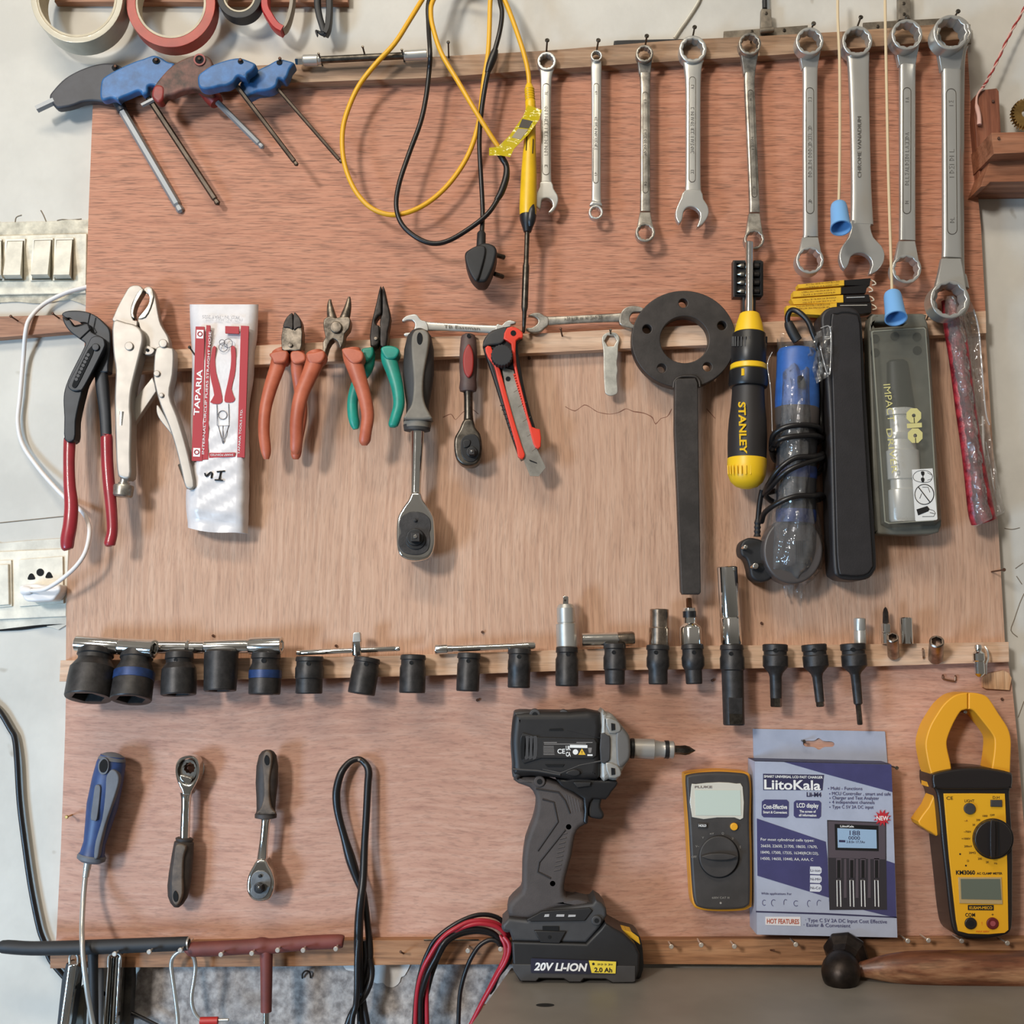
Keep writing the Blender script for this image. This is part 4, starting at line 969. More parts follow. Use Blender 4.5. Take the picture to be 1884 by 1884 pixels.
flat('grip_panel', cat(z('F', '1078,342 1110,345 1135,380 1130,460 1112,560 1100,650 1100,740 1115,800 1140,850 1142,880 990,880 1000,840 1030,790 1042,700 1040,600 1030,480 1030,400 1045,355'), 3), 0.030, 0.0492, grey_r, t, bev=4, res=3)
rev('collar', (*z1('F', 1066, 878), 0.036), (*z1('F', 1064, 945), 0.036), [(0, 23), (2, 25), (3, 23.5), (6, 23.5), (7, 26), (17, 24.5), (20, 14)], grey_r, t, seg=32, fl=0.85)
flat('hanging_hole', cat(z('F', '1078,362 1092,375 1096,400 1090,425 1078,435 1066,425 1062,400 1066,375'), 3), 0.048, 0.0497, hole, t)
rev('shaft', (*z1('F', 1066, 930), 0.036), (*z1('F', 1050, 1460), 0.036), [(0, 14.5), (4, 13), (12, 12.5), (80, 10), (115, 9.5), (165, 11)], chrome, t, seg=28)
ratchet_head(t, cat(z('F', '1030,1320 1080,1320 1095,1360 1130,1410 1160,1470 1168,1560 1165,1640 1140,1700 1090,1725 1020,1725 965,1700 942,1650 938,1560 945,1470 975,1410 1010,1360'), 4),
    cat(z('F', '1050,1432 1100,1442 1140,1478 1146,1530 1138,1560 1142,1610 1130,1660 1090,1688 1040,1692 985,1678 955,1640 952,1590 965,1555 956,1510 970,1465 1010,1438'), 4), z1('F', 1052, 1585), chrome, 0.037, 0.011, oxide, knob=z1('F', 1052, 1485), dr=16)
flat('drive_ring', circ(*z1('F', 1055, 1600), 19, 28), 0.048, 0.0502, black, t, bev=1.5)
nail(*z1('F', 1079, 372), 'nail through the handle hole of the large ratchet', BT, 0.0405, r=1.4, hr=2.6, head=True, m=dsteel, group='nails along the pale batten') if 0 else None
SINK = 0.011
t = thing('ratchet', 'small ratchet with red oval on its brown handle, next to the knife', 'ratchet', (862, 640, 0.025), 'ratchets')
brn = M('brown_grip', (84, 62, 56), 0.55, var=0.15)
rev('handle', (*z1('F', 1370, 370), 0.028), (*z1('F', 1368, 722), 0.028), [(0, 6), (3, 12), (8, 14), (30, 16), (60, 16.5), (85, 15), (100, 16.5), (106, 15), (108, 9)], brn, t, seg=28, fl=0.75)
flat('grip_panel', cat(z('F', '1372,430 1395,470 1402,530 1395,600 1372,632 1345,600 1336,530 1345,470'), 4), 0.032, 0.0357, M('dull_red', (150, 44, 38), 0.5), t, bev=3, res=2)
flat('hanging_hole', circ(*z1('F', 1372, 382), 3.5, 14), 0.0315, 0.0345, hole, t)
rev('shaft', (*z1('F', 1369, 715), 0.028), (*z1('F', 1372, 960), 0.028), [(0, 9), (8, 8), (40, 8), (76, 11)], dsteel, t, seg=24)
ratchet_head(t, cat(z('F', '1345,880 1395,880 1412,930 1440,970 1450,1030 1446,1100 1425,1145 1380,1160 1330,1150 1295,1110 1284,1050 1288,990 1315,940'), 4),
    cat(z('F', '1385,968 1425,985 1440,1040 1432,1100 1400,1135 1360,1130 1330,1095 1322,1040 1335,990'), 4), z1('F', 1390, 1075), dsteel, 0.028, 0.009, black, dr=10)
flat('direction_knob', cat(z('F', '1340,1010 1380,1005 1375,1040 1345,1050'), 3), 0.0372, 0.0395, black, t, bev=1)

SINK = 0.0
# ------------------------------------------------------------------ cutter knife
t = thing('utility_knife', 'red and black cutter knife with its wide snap blade out', 'knife', (940, 720, 0.02))
kred = M('knife_red', (218, 58, 36), 0.38)
flat('body', cat(z('F', '1455,440 1470,390 1510,350 1580,330 1640,325 1690,355 1692,390 1665,420 1680,560 1720,760 1770,930 1800,1000 1795,1050 1700,1115 1680,1115 1655,1060 1600,900 1520,640 1480,520'), 2), 0.014, 0.026, black, t, bev=3, res=2)
flat('red_rail', cat(z('F', '1600,335 1650,330 1692,360 1692,395 1655,410 1658,560 1704,760 1750,925 1798,940 1802,1045 1770,1050 1745,980 1690,760 1640,560 1625,430 1580,400'), 2), 0.0255, 0.031, kred, t, bev=2, res=2)
flat('red_rail', cat(z('F', '1470,452 1504,445 1528,510 1552,560 1575,640 1632,850 1690,1040 1708,1090 1695,1118 1666,1105 1657,1050 1603,860 1543,640 1522,560 1486,510'), 2), 0.0255, 0.0305, kred, t, bev=2, res=2)
flat('blade', z('F', '1570,570 1640,590 1660,680 1780,1060 1832,1170 1790,1222 1738,1220 1690,1100 1600,740'), 0.0262, 0.0278, M('blade_steel', (176, 172, 164), 0.36, 1.0, var=0.12), t)
flat('blade_slot', z('F', '1733,1122 1778,1140 1780,1147 1738,1132'), 0.0275, 0.0281, hole, t)
flat('blade_hole', circ(*z1('F', 1607, 640), 4.5, 16), 0.0275, 0.0281, hole, t)
for i in range(5):
    a = z1('F', 1640 + i * 27, 720 + i * 88); b = z1('F', 1690 + i * 26, 690 + i * 88)
    tube('score_line', [(*a, 0.0279), (*b, 0.0279)], 0.45, groove, t, n=5, smooth=False)
for i in range(28):
    x, y = z1('F', 1638 + i * 4.6, 610 + i * 15.2)
    flat('rail_tooth', [(x, y), (x + 4, y - 1), (x + 4.6, y + 2.6), (x + 0.6, y + 3.2)], 0.028, 0.0306, kred, t)
kn = [(z1('F', 1570, 497)[0] + (19.5 + (0.9 if i % 2 else -0.6)) * math.cos(2 * math.pi * i / 44), z1('F', 1570, 497)[1] + (19.5 + (0.9 if i % 2 else -0.6)) * math.sin(2 * math.pi * i / 44)) for i in range(44)]
flat('lock_wheel', kn, 0.026, 0.040, M('grip_black', (40, 38, 38), 0.7), t, bev=2, res=2)
flat('grip_back', cat(z('F', '1455,445 1475,390 1530,345 1600,330 1590,400 1560,430 1500,438'), 3), 0.02, 0.030, dk_r, t, bev=3, res=2)
flat('hanging_hole', circ(*z1('F', 1638, 366), 5, 16), 0.030, 0.0316, hole, t)
for i in range(10):
    a = z1('F', 1560 + i * 9.5, 800 + i * 26); b = z1('F', 1590 + i * 9.5, 792 + i * 26)
    tube('grip_rib', [(*a, 0.0262), (*b, 0.0262)], 1.4, dk_r, t, n=6, smooth=False)

# ------------------------------------------------------------------ dark pin wrench
t = thing('pin_wrench', 'dark steel flange wrench, a drilled ring welded to a flat bar', 'wrench', (1255, 630, 0.02))
mild = M('blackened_steel', (66, 61, 58), 0.5, 0.5, var=0.14, vs=60, bump=0.08, bs=500)
cx, cy = z1('G', 920, 383)
outer = circ(cx, cy, 96, 64, 89.5)
hs = [circ(*z1('G', 925, 385), 45, 44, 43)]
for x, y in ((917, 178), (712, 325), (1137, 305), (795, 548), (1055, 540)): hs.append(circ(*z1('G', x, y), 8.2, 18))
flat('ring_plate', outer, 0.014, 0.026, mild, t, bev=1.6, res=2, holes=hs)
flat('bar', z('G', '870,620 885,605 985,602 1000,630 1005,1000 1018,1820 1010,1832 915,1832 906,1815 885,1300 868,900'), 0.022, 0.032, mild, t, bev=2, res=2)
tube('weld_bead', [(*z1('G', a, b), 0.027) for a, b in ((862, 660), (868, 622), (900, 598), (950, 594), (990, 600), (1008, 625), (1010, 655))], 3.2, mild, t, n=8)

# ------------------------------------------------------------------ yellow and black ratchet screwdriver
t = thing('ratchet_screwdriver', 'yellow and black ratchet screwdriver with a bit holder on its shaft', 'screwdriver', (1377, 700, 0.03))
sy = M('tool_yellow', (234, 186, 30), 0.4)
def hz(y): return z1('H', 0, y)[1]
A, B = (*z1('H', 166, 380), 0.034), (*z1('H', 150, 1285), 0.036)
rev('shaft', (*z1('H', 165, 15), 0.034), (*z1('H', 163, 395), 0.034), [(0, 6), (1, 7.5), (135, 7.5)], chrome, t, seg=24)
rev('nose_cone', A, B, [(0, 12), (1, 15), (3, 18), (20, 23.5), (40, 28), (42, 27)], sy, t, seg=36)
seg = 36
rev('collar', A, B, [(38, 27), (40, 30)] + [(41, 30.5), (58, 31), (60, 32), (96, 32), (98, 31)], black, t, seg=36)
for i in range(-6, 7):
    a = i * 0.24
    x, y = A[0] + 31 * math.sin(a), hz(527); dd = 0.034 + 31 * 0.00047 * math.cos(a)
    tube('collar_rib', [(x, y - 8, dd), (x - 0.3, y + 10, dd)], 2.2, black, t, n=6, smooth=False)
rev('selector_ring', A, B, [(97, 31), (99, 33.5), (107, 33.5), (109, 31)], sy, t, seg=36)
flat('selector_mark', z('H', '125,668 140,668 140,705 125,705'), 0.0495, 0.0513, sy, t, bev=0.6)
rev('lower_collar', A, B, [(108, 32), (110, 35), (134, 36), (139, 34), (141, 30)], black, t, seg=36)
rev('grip', A, B, [(139, 29.5), (150, 29.5), (175, 31), (200, 34), (225, 35.5), (250, 35.5), (276, 34.5)], M('soft_black', (38, 33, 31), 0.55), t, seg=36)
rev('end_cap', A, B, [(269, 34), (271, 35.5), (282, 35.5), (300, 34), (312, 29), (320, 20), (324, 8), (325, 0)], sy, t, seg=36)
for i in range(-5, 6):
    a = i * 0.25; x, y = z1('H', 148, 1165); dd = 0.036 + 35.8 * 0.000475 * math.cos(a)
    tube('cap_rib', [(x + 35.3 * math.sin(a), y + 2, dd), (x + 34.5 * math.sin(a), y + 18, dd - 0.0004)], 1.4, sy, t, n=6, smooth=False)
txt('STANLEY', *z1('H', 131, 976), 0.0535, 13, sy, t, w=97, rot=89.5, bold=0.03)
bh = flat('bit_holder', z('H', '82,108 225,108 238,115 238,290 230,300 200,300 198,385 130,385 130,300 82,298'), 0.020, 0.030, black, t, bev=1.5, res=2)
flat('holder_tray', z('H', '92,118 228,118 228,290 92,290'), 0.030, 0.0335, hole, bh, holes=[z('H', '98,124 222,124 222,284 98,284')])
bits = M('bit_steel', (150, 146, 138), 0.3, 1.0, var=0.2)
for y in (138, 182, 226, 270):
    for x0, x1 in ((100, 140), (188, 224)):
        rev('bit', (*z1('H', x0, y), 0.032), (*z1('H', x1, y), 0.032), [(0, 1), (5, 4.2), (7, 5), (13, 5)] if x0 == 100 else [(0, 5), (9, 5), (12, 2)], bits if x0 == 100 else pdk, bh, seg=10)

# ------------------------------------------------------------------ four small blade packets
tape_y = M('box_yellow', (222, 172, 40), 0.5, var=0.06)
foil = M('black_foil', (26, 24, 24), 0.3)
pq = [('410,285 1140,215 1142,300 420,345', '1140,215 1560,185 1545,300 1142,300'), ('340,390 1090,330 1090,435 335,485', '1090,330 1510,290 1480,420 1090,437'),
      ('300,510 1125,450 1130,570 350,600', '1125,450 1530,440 1560,560 1130,572'), ('230,620 1025,575 1025,660 840,770 240,740', '1025,575 1570,570 1570,730 1025,790 900,790')]
nm = ['topmost', 'second from the top', 'third from the top', 'lowest']
for i, (ya, ka) in enumerate(pq):
    a, b = z('k', ya), z('k', ka)
    d0 = 0.016 if i < 3 else 0.018
    t = thing('blade_packet', 'small yellow and black packet, %s of its stack of four' % nm[i], 'packet', (*a[0], d0), 'yellow and black packets on the pale batten')
    flat('yellow_carton', a, d0, d0 + 0.010, tape_y, t, bev=0.6, res=1)
    flat('black_wrap', b, d0, d0 + 0.0085, foil, t, bev=0.8, res=1)
    c = quad_at(a[:4] if len(a) == 4 else [a[0], a[1], a[2], a[4]], 0.52, 0.36 if i == 3 else 0.5)
    rot = math.degrees(math.atan2(a[1][1] - a[0][1], a[1][0] - a[0][0]))
    tx_m = M('ochre_ink', (136, 92, 20), 0.6)
    for dy in (-2.4, 2.6):
        worn_text(c[0] + 1, c[1] + dy, d0 + 0.0101, 2.0, 62, tx_m, t, rot=rot, n=26, r=0.4)
    (x0, y0), (x1, y1) = b[0], b[1]
    if i > 1: tube('label_line', [(x0 + 6, y0 + 5, d0 + 0.0086), (x1 - 8, y1 + 5, d0 + 0.0086)], 0.9, M('pale_ink', (190, 186, 180), 0.5), t, n=5, smooth=False)
    tube('wire_tail', [(x1 - 2, y1 + 3, d0 + 0.005), (x1 + 6, y1 + 6, d0 + 0.007), (x1 + 9, y1 + 11, d0 + 0.007), (x1 + 2, y1 + 13, d0 + 0.005)], 1.2, M('paper_tail', (206, 186, 160), 0.6), t, n=6)

# ------------------------------------------------------------------ rotary tool in a clear bag
t = thing('rotary_tool', 'blue and black rotary tool in a clear bag with its cord wound round', 'power tool', (1465, 800, 0.03))
rb = M('tool_blue', (46, 90, 158), 0.4, var=0.1)
rk = M('tool_black', (38, 37, 40), 0.45, var=0.1)
rg = M('tool_grey', (70, 64, 62), 0.5)
AX, BX = (*z1('l', 300, 275), 0.035), (*z1('l', 285, 1730), 0.035)
rev('blue_body', AX, BX, [(0, 24), (3, 34), (10, 38), (50, 39), (100, 41), (118, 40)], rb, t, seg=32, fl=0.75)
rev('grey_band', AX, BX, [(112, 39.5), (114, 40.5), (140, 40), (146, 38)], rg, t, seg=32, fl=0.78)
rev('body', AX, BX, [(142, 38), (160, 38), (200, 37), (260, 36), (300, 36), (318, 33)], rk, t, seg=32, fl=0.75)
rev('blue_ring', AX, BX, [(300, 36.5), (306, 37), (318, 37), (324, 35)], M('deep_blue', (34, 52, 104), 0.4), t, seg=32, fl=0.75)
rev('blue_ring', AX, BX, [(222, 37), (226, 37.5), (240, 37.5), (244, 36)], M('deep_blue'), t, seg=32, fl=0.75)
flat('head_disc', circ(*z1('l', 272, 1550), 55, 40, 62), 0.018, 0.040, M('smoked_guard', (74, 68, 66), 0.4), t, bev=5, res=3)
for i in range(6):
    x = z1('l', 290 + i * 12, 0)[0]
    tube('guard_rib', [(x, z1('l', 0, 1490)[1], 0.0405), (x, z1('l', 0, 1640)[1], 0.0405)], 0.8, rk, t, n=5, smooth=False)
flat('switch', cat(z('l', '305,450 340,455 345,520 310,520'), 2), 0.046, 0.0535, rk, t, bev=1.5)
tube('cord_sleeve', zd('l', '300,230,34 275,190,34 250,140,34 240,110,34', 0), [9, 9.5, 9, 7], rubber, t, n=12)
tube('cord', zd('l', '255,160,34 235,90,36 255,40,40 300,45,44 360,100,46 395,180,46 425,260,44 446,380,40 448,520,34 446,700,26 444,800,34 420,770,48 330,760,58 220,775,57 150,820,50 134,890,38 142,930,22 200,930,6 400,880,6 450,850,18 446,840,36 400,825,54 300,830,60 190,850,58 150,890,46 138,940,28 200,1000,6 450,980,8 452,940,24 446,950,42 380,960,57 280,970,60 180,1040,56 122,1125,44 100,1185,24 200,1160,6 430,1060,10 452,962,28 446,968,44 350,1000,59 220,1060,58 128,1155,42 95,1205,26 200,1260,6 440,1230,12 448,1200,32 400,1205,52 290,1210,58 180,1250,54 95,1310,40 72,1370,26', 0), 5.2, bcord, t, n=8, sub=5)
tube('lead', zd('l', '75,1170,26 60,1250,24 50,1360,22 45,1440,22', 0), 5, bcord, t, n=8)
rev('plug_sleeve', (*z1('l', 48, 1350), 0.022), (*z1('l', 45, 1470), 0.022), [(0, 4)] + [(4 + 4 * i, 6.5 if i % 2 else 5) for i in range(7)] + [(33, 7)], rubber, t, seg=12)
pg = flat('plug', cat(z('H', '118,1600 128,1565 160,1545 200,1548 232,1560 262,1600 290,1650 300,1700 290,1745 250,1772 205,1770 175,1745 165,1700 150,1655 125,1635'), 4), 0.006, 0.028, rubber, t, bev=5, res=3)
for x, y, r in ((147, 1592, 5), (198, 1690, 7)):
    rev('pin', (*z1('H', x, y), 0.028), (z1('H', x, y)[0] - 0.5, z1('H', x, y)[1] - 6, 0.040), [(0, r), (5.5, r), (6.5, r * 0.6)], chrome, pg, seg=16) if 0 else flat('pin', circ(*z1('H', x, y), r * 0.8, 16), 0.027, 0.040, chrome, pg, bev=1.5, res=2)
flat('plug_recess', circ(*z1('H', 222, 1698), 8, 18), 0.0275, 0.0284, hole, pg)
film = clear_film('clear_bag', (206, 204, 202), 0.11, gloss=0.75, bump=0.9, bs=55)
bm = bmesh.new(); grid = []
prof = [(0, 37, 8), (40, 36, 14), (90, 36, 24), (200, 36, 26), (300, 36, 26), (400, 37, 25), (470, 46, 24), (530, 53, 22), (575, 52, 20), (600, 42, 16), (620, 22, 8), (650, 18, 6)]
for i, (s, hw, dp) in enumerate(prof):
    y = 618 + s * 0.735; x = 1468 - s * 0.010; row = []
    for j in range(21):
        a = math.pi * (j / 20 - 0.5)
        wig = 1 + 0.05 * math.sin(j * 2.1 + i * 1.3)
        row.append(bm.verts.new(P(x + hw * 1.02 * math.sin(a) * wig, y + 6 * math.sin(j * 1.1 + i), 0.008 + 0.00195 * dp * math.cos(a) ** 0.7 + 0.002 * math.sin(j * 1.7 + i * 2.3) * (math.cos(a) > 0.2))))
    grid.append(row)
for i in range(len(grid) - 1):
    for j in range(20): bm.faces.new((grid[i][j], grid[i][j + 1], grid[i + 1][j + 1], grid[i + 1][j]))
for v in bm.verts: v.co.y = min(v.co.y, -0.004)
bmesh.ops.subdivide_edges(bm, edges=bm.edges[:], cuts=2, use_grid_fill=True, smooth=1.0)
from_bm('clear_bag', bm, film, t, 60)
bm = bmesh.new(); gr = []
for i in range(9):
    row = []
    for j in range(7):
        u, v = i / 8, j / 6
        x, y = quad_at(z('l', '330,215 512,135 512,440 420,500'), v, u)
        row.append(bm.verts.new(P(x, y, 0.047 + 0.0035 * math.sin(i * 2.3 + j * 1.9) + 0.002 * math.sin(j * 3.1))))
    gr.append(row)
for i in range(8):
    for j in range(6): bm.faces.new((gr[i][j], gr[i][j + 1], gr[i + 1][j + 1], gr[i + 1][j]))
from_bm('bag_mouth', bm, film, t, 20)
for s, r in (('445,150 500,140 510,240 505,420 495,440', 1.0), ('140,300 110,380 130,540 140,800', 0.8), ('440,260 480,420 500,430', 0.9)):
    tube('bag_crease', zd('l', s, 0.05), r, clear_film('bag_crease', (230, 226, 222), 0.35, gloss=0.8), t, n=6)

# ------------------------------------------------------------------ long black case
t = thing('tool_case', 'long black plastic case standing between the bagged tool and grey case', 'case', (1562, 820, 0.0))
cb = M('case_black', (38, 35, 36), 0.5, var=0.1, bump=0.1, bs=700)
flat('shell', cat(z('H', '535,430 545,380 580,352 640,345 700,352 735,380 750,440 765,700 795,1200 825,1640 815,1720 770,1760 680,1765 620,1745 600,1690 590,1400 575,900 550,560'), 3), 0.013, 0.042, cb, t, bev=6, res=3)
flat('lid', cat(z('H', '588,430 620,390 700,388 738,440 752,800 775,1200 803,1640 800,1700 760,1738 660,1738 625,1700 612,1400 600,900'), 3), 0.0415, 0.0440, cb, t, bev=3, res=2)
flat('lid_seam', cat(z('H', '582,440 616,382 704,380 744,436 758,800 782,1200 811,1640 806,1708 764,1746 656,1746 618,1706 606,1400 594,900'), 3), 0.0412, 0.0424, hole, t, holes=[cat(z('H', '588,442 620,388 700,386 738,440 752,800 775,1200 803,1640 800,1702 760,1740 660,1740 625,1702 612,1400 600,900'), 3)])

# ------------------------------------------------------------------ impact driver set in its smoky case
t = thing('driver_case', 'smoky grey translucent case showing an impact driver inside', 'case', (1660, 780, 0.0))
tray = M('tray_grey', (102, 100, 90), 0.5, var=0.08)
flat('tray', cat(z('m', '80,200 110,80 130,75 500,70 530,110 560,260 600,900 640,1480 655,1700 640,1770 580,1810 180,1812 140,1790 120,1700 100,900'), 2), 0.013, 0.030, tray, t, bev=4, res=3, holes=[z('m', '115,155 135,140 350,130 372,148 350,165 130,182')])
da = M('driver_metal', (244, 242, 236), 0.3, 0.3, rvar=0.08)
dh = M('driver_grip', (46, 48, 46), 0.5)
rev('inner_grip', (*z1('m', 300, 440), 0.031), (*z1('m', 330, 820), 0.031), [(0, 14), (4, 19), (30, 21), (60, 23), (88, 25)], dh, t, seg=24, fl=0.6)
iA, iB = (*z1('m', 325, 815), 0.031), (*z1('m', 375, 1715), 0.031)
rev('inner_driver', iA, iB, [(0, 20), (2, 26), (14, 26), (15, 20), (46, 20), (47, 26), (58, 26), (60, 24), (78, 26), (80, 30), (132, 30), (134, 25), (150, 25), (152, 30), (205, 31), (210, 28)], da, t, seg=30, fl=0.6)
for x, y in ((130, 270), (285, 250), (460, 255), (130, 380), (462, 362)):
    flat('bit_pocket', circ(*z1('m', x, y), 8, 16), 0.0295, 0.031, hole, t)
cover = clear_film('smoky_cover', (128, 126, 114), 0.30, rough=0.16, gloss=0.35, bump=0.05)
cvo = z('m', '82,205 100,195 520,168 540,190 575,620 640,1500 652,1690 600,1745 220,1762 170,1735')
cvi = z('m', '98,215 110,208 515,182 528,195 560,620 612,1480 620,1680 590,1705 235,1728 205,1715')
bm = bmesh.new()
fa = [bm.verts.new(P(x, y, 0.047)) for x, y in cvi]; fb = [bm.verts.new(P(x, y, 0.030)) for x, y in cvo]
bm.faces.new(fa)
for i in range(len(fa)): bm.faces.new((fa[i], fb[i], fb[(i + 1) % len(fa)], fa[(i + 1) % len(fa)]))
from_bm('clear_cover', bm, cover, t, 30)
flat('cover_edge', cvi, 0.0462, 0.0475, M('edge_grey', (138, 136, 122), 0.35), t, holes=[[(sum(p[0] for p in cvi) / 10 * 0.035 + x * 0.965, sum(p[1] for p in cvi) / 10 * 0.009 + y * 0.991) for x, y in cvi]])
gold = M('gold_print', (204, 194, 130), 0.45)
txt('IMPACT', *z1('m', 240, 775), 0.0474, 13, gold, t, w=70, rot=85)
txt('DRIVER', *z1('m', 262, 1155), 0.0474, 11, gold, t, w=84, rot=85)
for (x, y) in ((434, 876), (445, 1034)):
    oc = [(z1('m', x, y)[0] + 14.5 * math.cos(math.pi / 8 + math.pi * i / 4), z1('m', x, y)[1] + 14.5 * math.sin(math.pi / 8 + math.pi * i / 4)) for i in range(8)]
    flat('emblem', oc, 0.0472, 0.0476, gold, t, holes=[circ(*z1('m', x, y), 3.6, 14)])
    a = z1('m', x + 2, y + 18); flat('emblem', [(a[0] - 0.7, a[1]), (a[0] + 0.7, a[1]), (a[0] + 1.2, a[1] + 9.5), (a[0] - 0.2, a[1] + 9.5)], 0.0474, 0.0478, dh, t)
flat('emblem', z('m', '380,940 496,932 498,968 382,976'), 0.0472, 0.0476, gold, t)
st = flat('warning_sticker', z('m', '420,1302 582,1292 620,1690 612,1698 452,1708 446,1700'), 0.0472, 0.0477, M('sticker_white', (222, 220, 216), 0.45), t)
SD = 0.0478
def stl(pts, r=0.8, closed=False):
    tube('sticker_print', [(x, y, SD) for x, y in pts], r, black_p, st, n=5, closed=closed, smooth=False)
stl(circ(*z1('m', 516, 1497), 17.5, 26, 18.5), 0.8, True)
stl(z('m', '470,1440 562,1560'), 0.9)
stl(cat(z('m', '430,1345 470,1312 540,1312 580,1350 560,1395 500,1402 440,1385'), 3), 0.5, True)
for y in (1330, 1380): flat('sticker_print', cat(z('m', '492,%d 515,%d 516,%d 505,%d 492,%d' % (y - 14, y - 12, y + 10, y + 22, y + 8)), 2), SD - 0.0003, SD + 0.0002, black_p, st)
stl(z('m', '505,1316 505,1398'), 0.7); stl(z('m', '540,1325 575,1345'), 0.4); stl(z('m', '540,1385 572,1375'), 0.4)
flat('sticker_print', z('m', '455,1615 540,1588 558,1612 548,1630 468,1662'), SD - 0.0003, SD + 0.0002, black_p, st)
for s in ('545,1610 590,1625 604,1645 590,1670 500,1672', '560,1640 600,1650', '500,1440 545,1440 560,1480', '495,1490 480,1530'): stl(z('m', s), 0.5)
nail(*z1('m', 218, 150), 'nail behind the hanging slot of the grey case', BT, 0.012, r=1.5, hr=2.5, m=dsteel, group='nails along the pale batten')
nail(*z1('m', 526, 140), 'dark nail beside the grey case, near the red packet', BT, 0.012, (0, -12), r=1.6, hr=2.4, m=dsteel, group='nails along the pale batten')

# ------------------------------------------------------------------ red plastic packet
t = thing('red_packet', 'red wrapped long tool in a crumpled clear bag below the largest spanner', 'packet', (1790, 760, 0.0))
rw = M('red_wrap', (132, 20, 32), 0.36, var=0.3, vs=130, rgb2=(170, 48, 56), bump=0.8, bs=160)
tube('red_core', zd('m', '735,-20,22 745,130,24 790,400,26 840,800,26 900,1200,26 960,1600,24 985,1710,22', 0), [20, 20, 19.5, 19, 20, 24, 24], rw, t, fl=0.6, n=16)
bagf = clear_film('packet_film', (206, 200, 194), 0.20, gloss=0.8, bump=1.0, bs=60)
bm = bmesh.new(); grid = []
Lp = cat(z('m', '650,-60 665,150 700,420 750,700 800,1000 840,1300 870,1600 905,1760'), 4, False); Rp = cat(z('m', '850,-80 920,60 950,250 980,560 1010,850 1060,1150 1110,1450 1150,1640'), 4, False)
for i, (a, b) in enumerate(zip(Lp, Rp)):
    row = []
    for j in range(11):
        u = j / 10
        row.append(bm.verts.new(P(a.x + (b.x - a.x) * u, a.y + (b.y - a.y) * u, 0.013 + 0.024 * max(0, math.sin(math.pi * min(1, u * 1.35))) ** 0.6 + 0.0018 * math.sin(i * 1.9 + j * 2.3))))
    grid.append(row)
for i in range(len(grid) - 1):
    for j in range(10): bm.faces.new((grid[i][j], grid[i][j + 1], grid[i + 1][j + 1], grid[i + 1][j]))
from_bm('clear_bag', bm, bagf, t, 60)
tube('bag_fold', zd('m', '1000,1080,14 1040,1300,13 1075,1500,12 1120,1640,10', 0), 1.3, MATS['bag_crease'], t, n=6)
tube('bag_fold', zd('m', '975,880,24 985,1200,25 1010,1500,24', 0), 2.2, MATS['bag_crease'], t, n=6, fl=0.3)
tube('bag_fold', zd('m', '905,40,26 945,200,26 970,500,26 1000,840,24 1030,950,22', 0), 1.5, MATS['bag_crease'], t, n=6)
nail(*z1('H', 1410, 1722), 'long rusty nail sticking out of the tan board near its edge', 0.0, 0.030, (0, 0), r=1.5, hr=3.2, m=rust_m)
# ------------------------------------------------------------------ the row of sockets on the third batten
blue_b = M('blue_band', (38, 60, 104), 0.4, 0.2, var=0.2, vs=90)
GS = 'black impact sockets hanging in a row'
def isocket(label, k, a, b, prof, dA=0.024, dB=0.026, hole_at=None, band=None, bore=0.72, group=GS, m=oxide):
    """prof = [(fraction of the length, radius px)]"""
    A, B = (*z1(k, *a), dA), (*z1(k, *b), dB)
    L = math.hypot(A[0] - B[0], A[1] - B[1]); r1 = prof[-1][1]; r0 = prof[0][1]
    t = thing('impact_socket', label, 'socket', A, group)
    pp = [(0, r0 * 0.5), (0, r0 - 1.5), (1.5, r0)] + [(f * L, r) for f, r in prof[1:-1]] + [(L - 2, r1), (L, r1 - 1.2), (L, r1 * (bore + 0.08)), (L - 1, r1 * bore), (L - 16, r1 * bore), (L - 16, 0)]
    n = len(pp)
    rev('body', A, B, pp, m, t, seg=36, hex_from=n - 3, hex_to=n - 2, ang=28)
    def at(f):
        return (A[0] + (B[0] - A[0]) * f, A[1] + (B[1] - A[1]) * f, A[2] + (B[2] - A[2]) * f)
    if hole_at:
        x, y = z1(k, *hole_at); f = (y - A[1]) / (B[1] - A[1]); c = at(f)
        rr = [p for p in prof if p[0] <= f + 0.05][-1][1]
        off = x - c[0]; dd = c[2] + math.sqrt(max(1, rr * rr - off * off)) * K(x, y, c[2])
        flat('pin_hole', circ(x, y, 4.6 if rr > 24 else 3.8, 16), dd - 0.004, dd + 0.0006, hole, t)
    if band:
        f0, f1, r = band
        rev('colour_band', at(f0), at(f1), [(0, r - 1), (0.6, r), (math.hypot(at(f0)[0] - at(f1)[0], at(f0)[1] - at(f1)[1]) - 0.6, r), (math.hypot(at(f0)[0] - at(f1)[0], at(f0)[1] - at(f1)[1]), r - 1)], blue_b, t, seg=36)
    return t
isocket('largest black impact socket, at the outer end of the row', 'I', (382, 533), (322, 880), [(0, 32), (0.12, 33), (0.14, 30), (0.22, 30), (0.40, 41), (0.6, 42), (1, 42)], 0.026, 0.040, (337, 585))
isocket('big black impact socket with a blue band beside the largest one', 'I', (678, 548), (630, 895), [(0, 29), (0.14, 30), (0.16, 28), (0.24, 28), (0.42, 36), (1, 37)], 0.026, 0.040, (616, 606), (0.42, 0.60, 37.2))
isocket('waisted black impact socket under the ribbed chrome adapter', 'I', (982, 548), (975, 858), [(0, 25), (0.16, 26), (0.18, 24), (0.26, 24), (0.40, 31), (0.6, 32), (1, 32)], 0.025, 0.030, (955, 605))
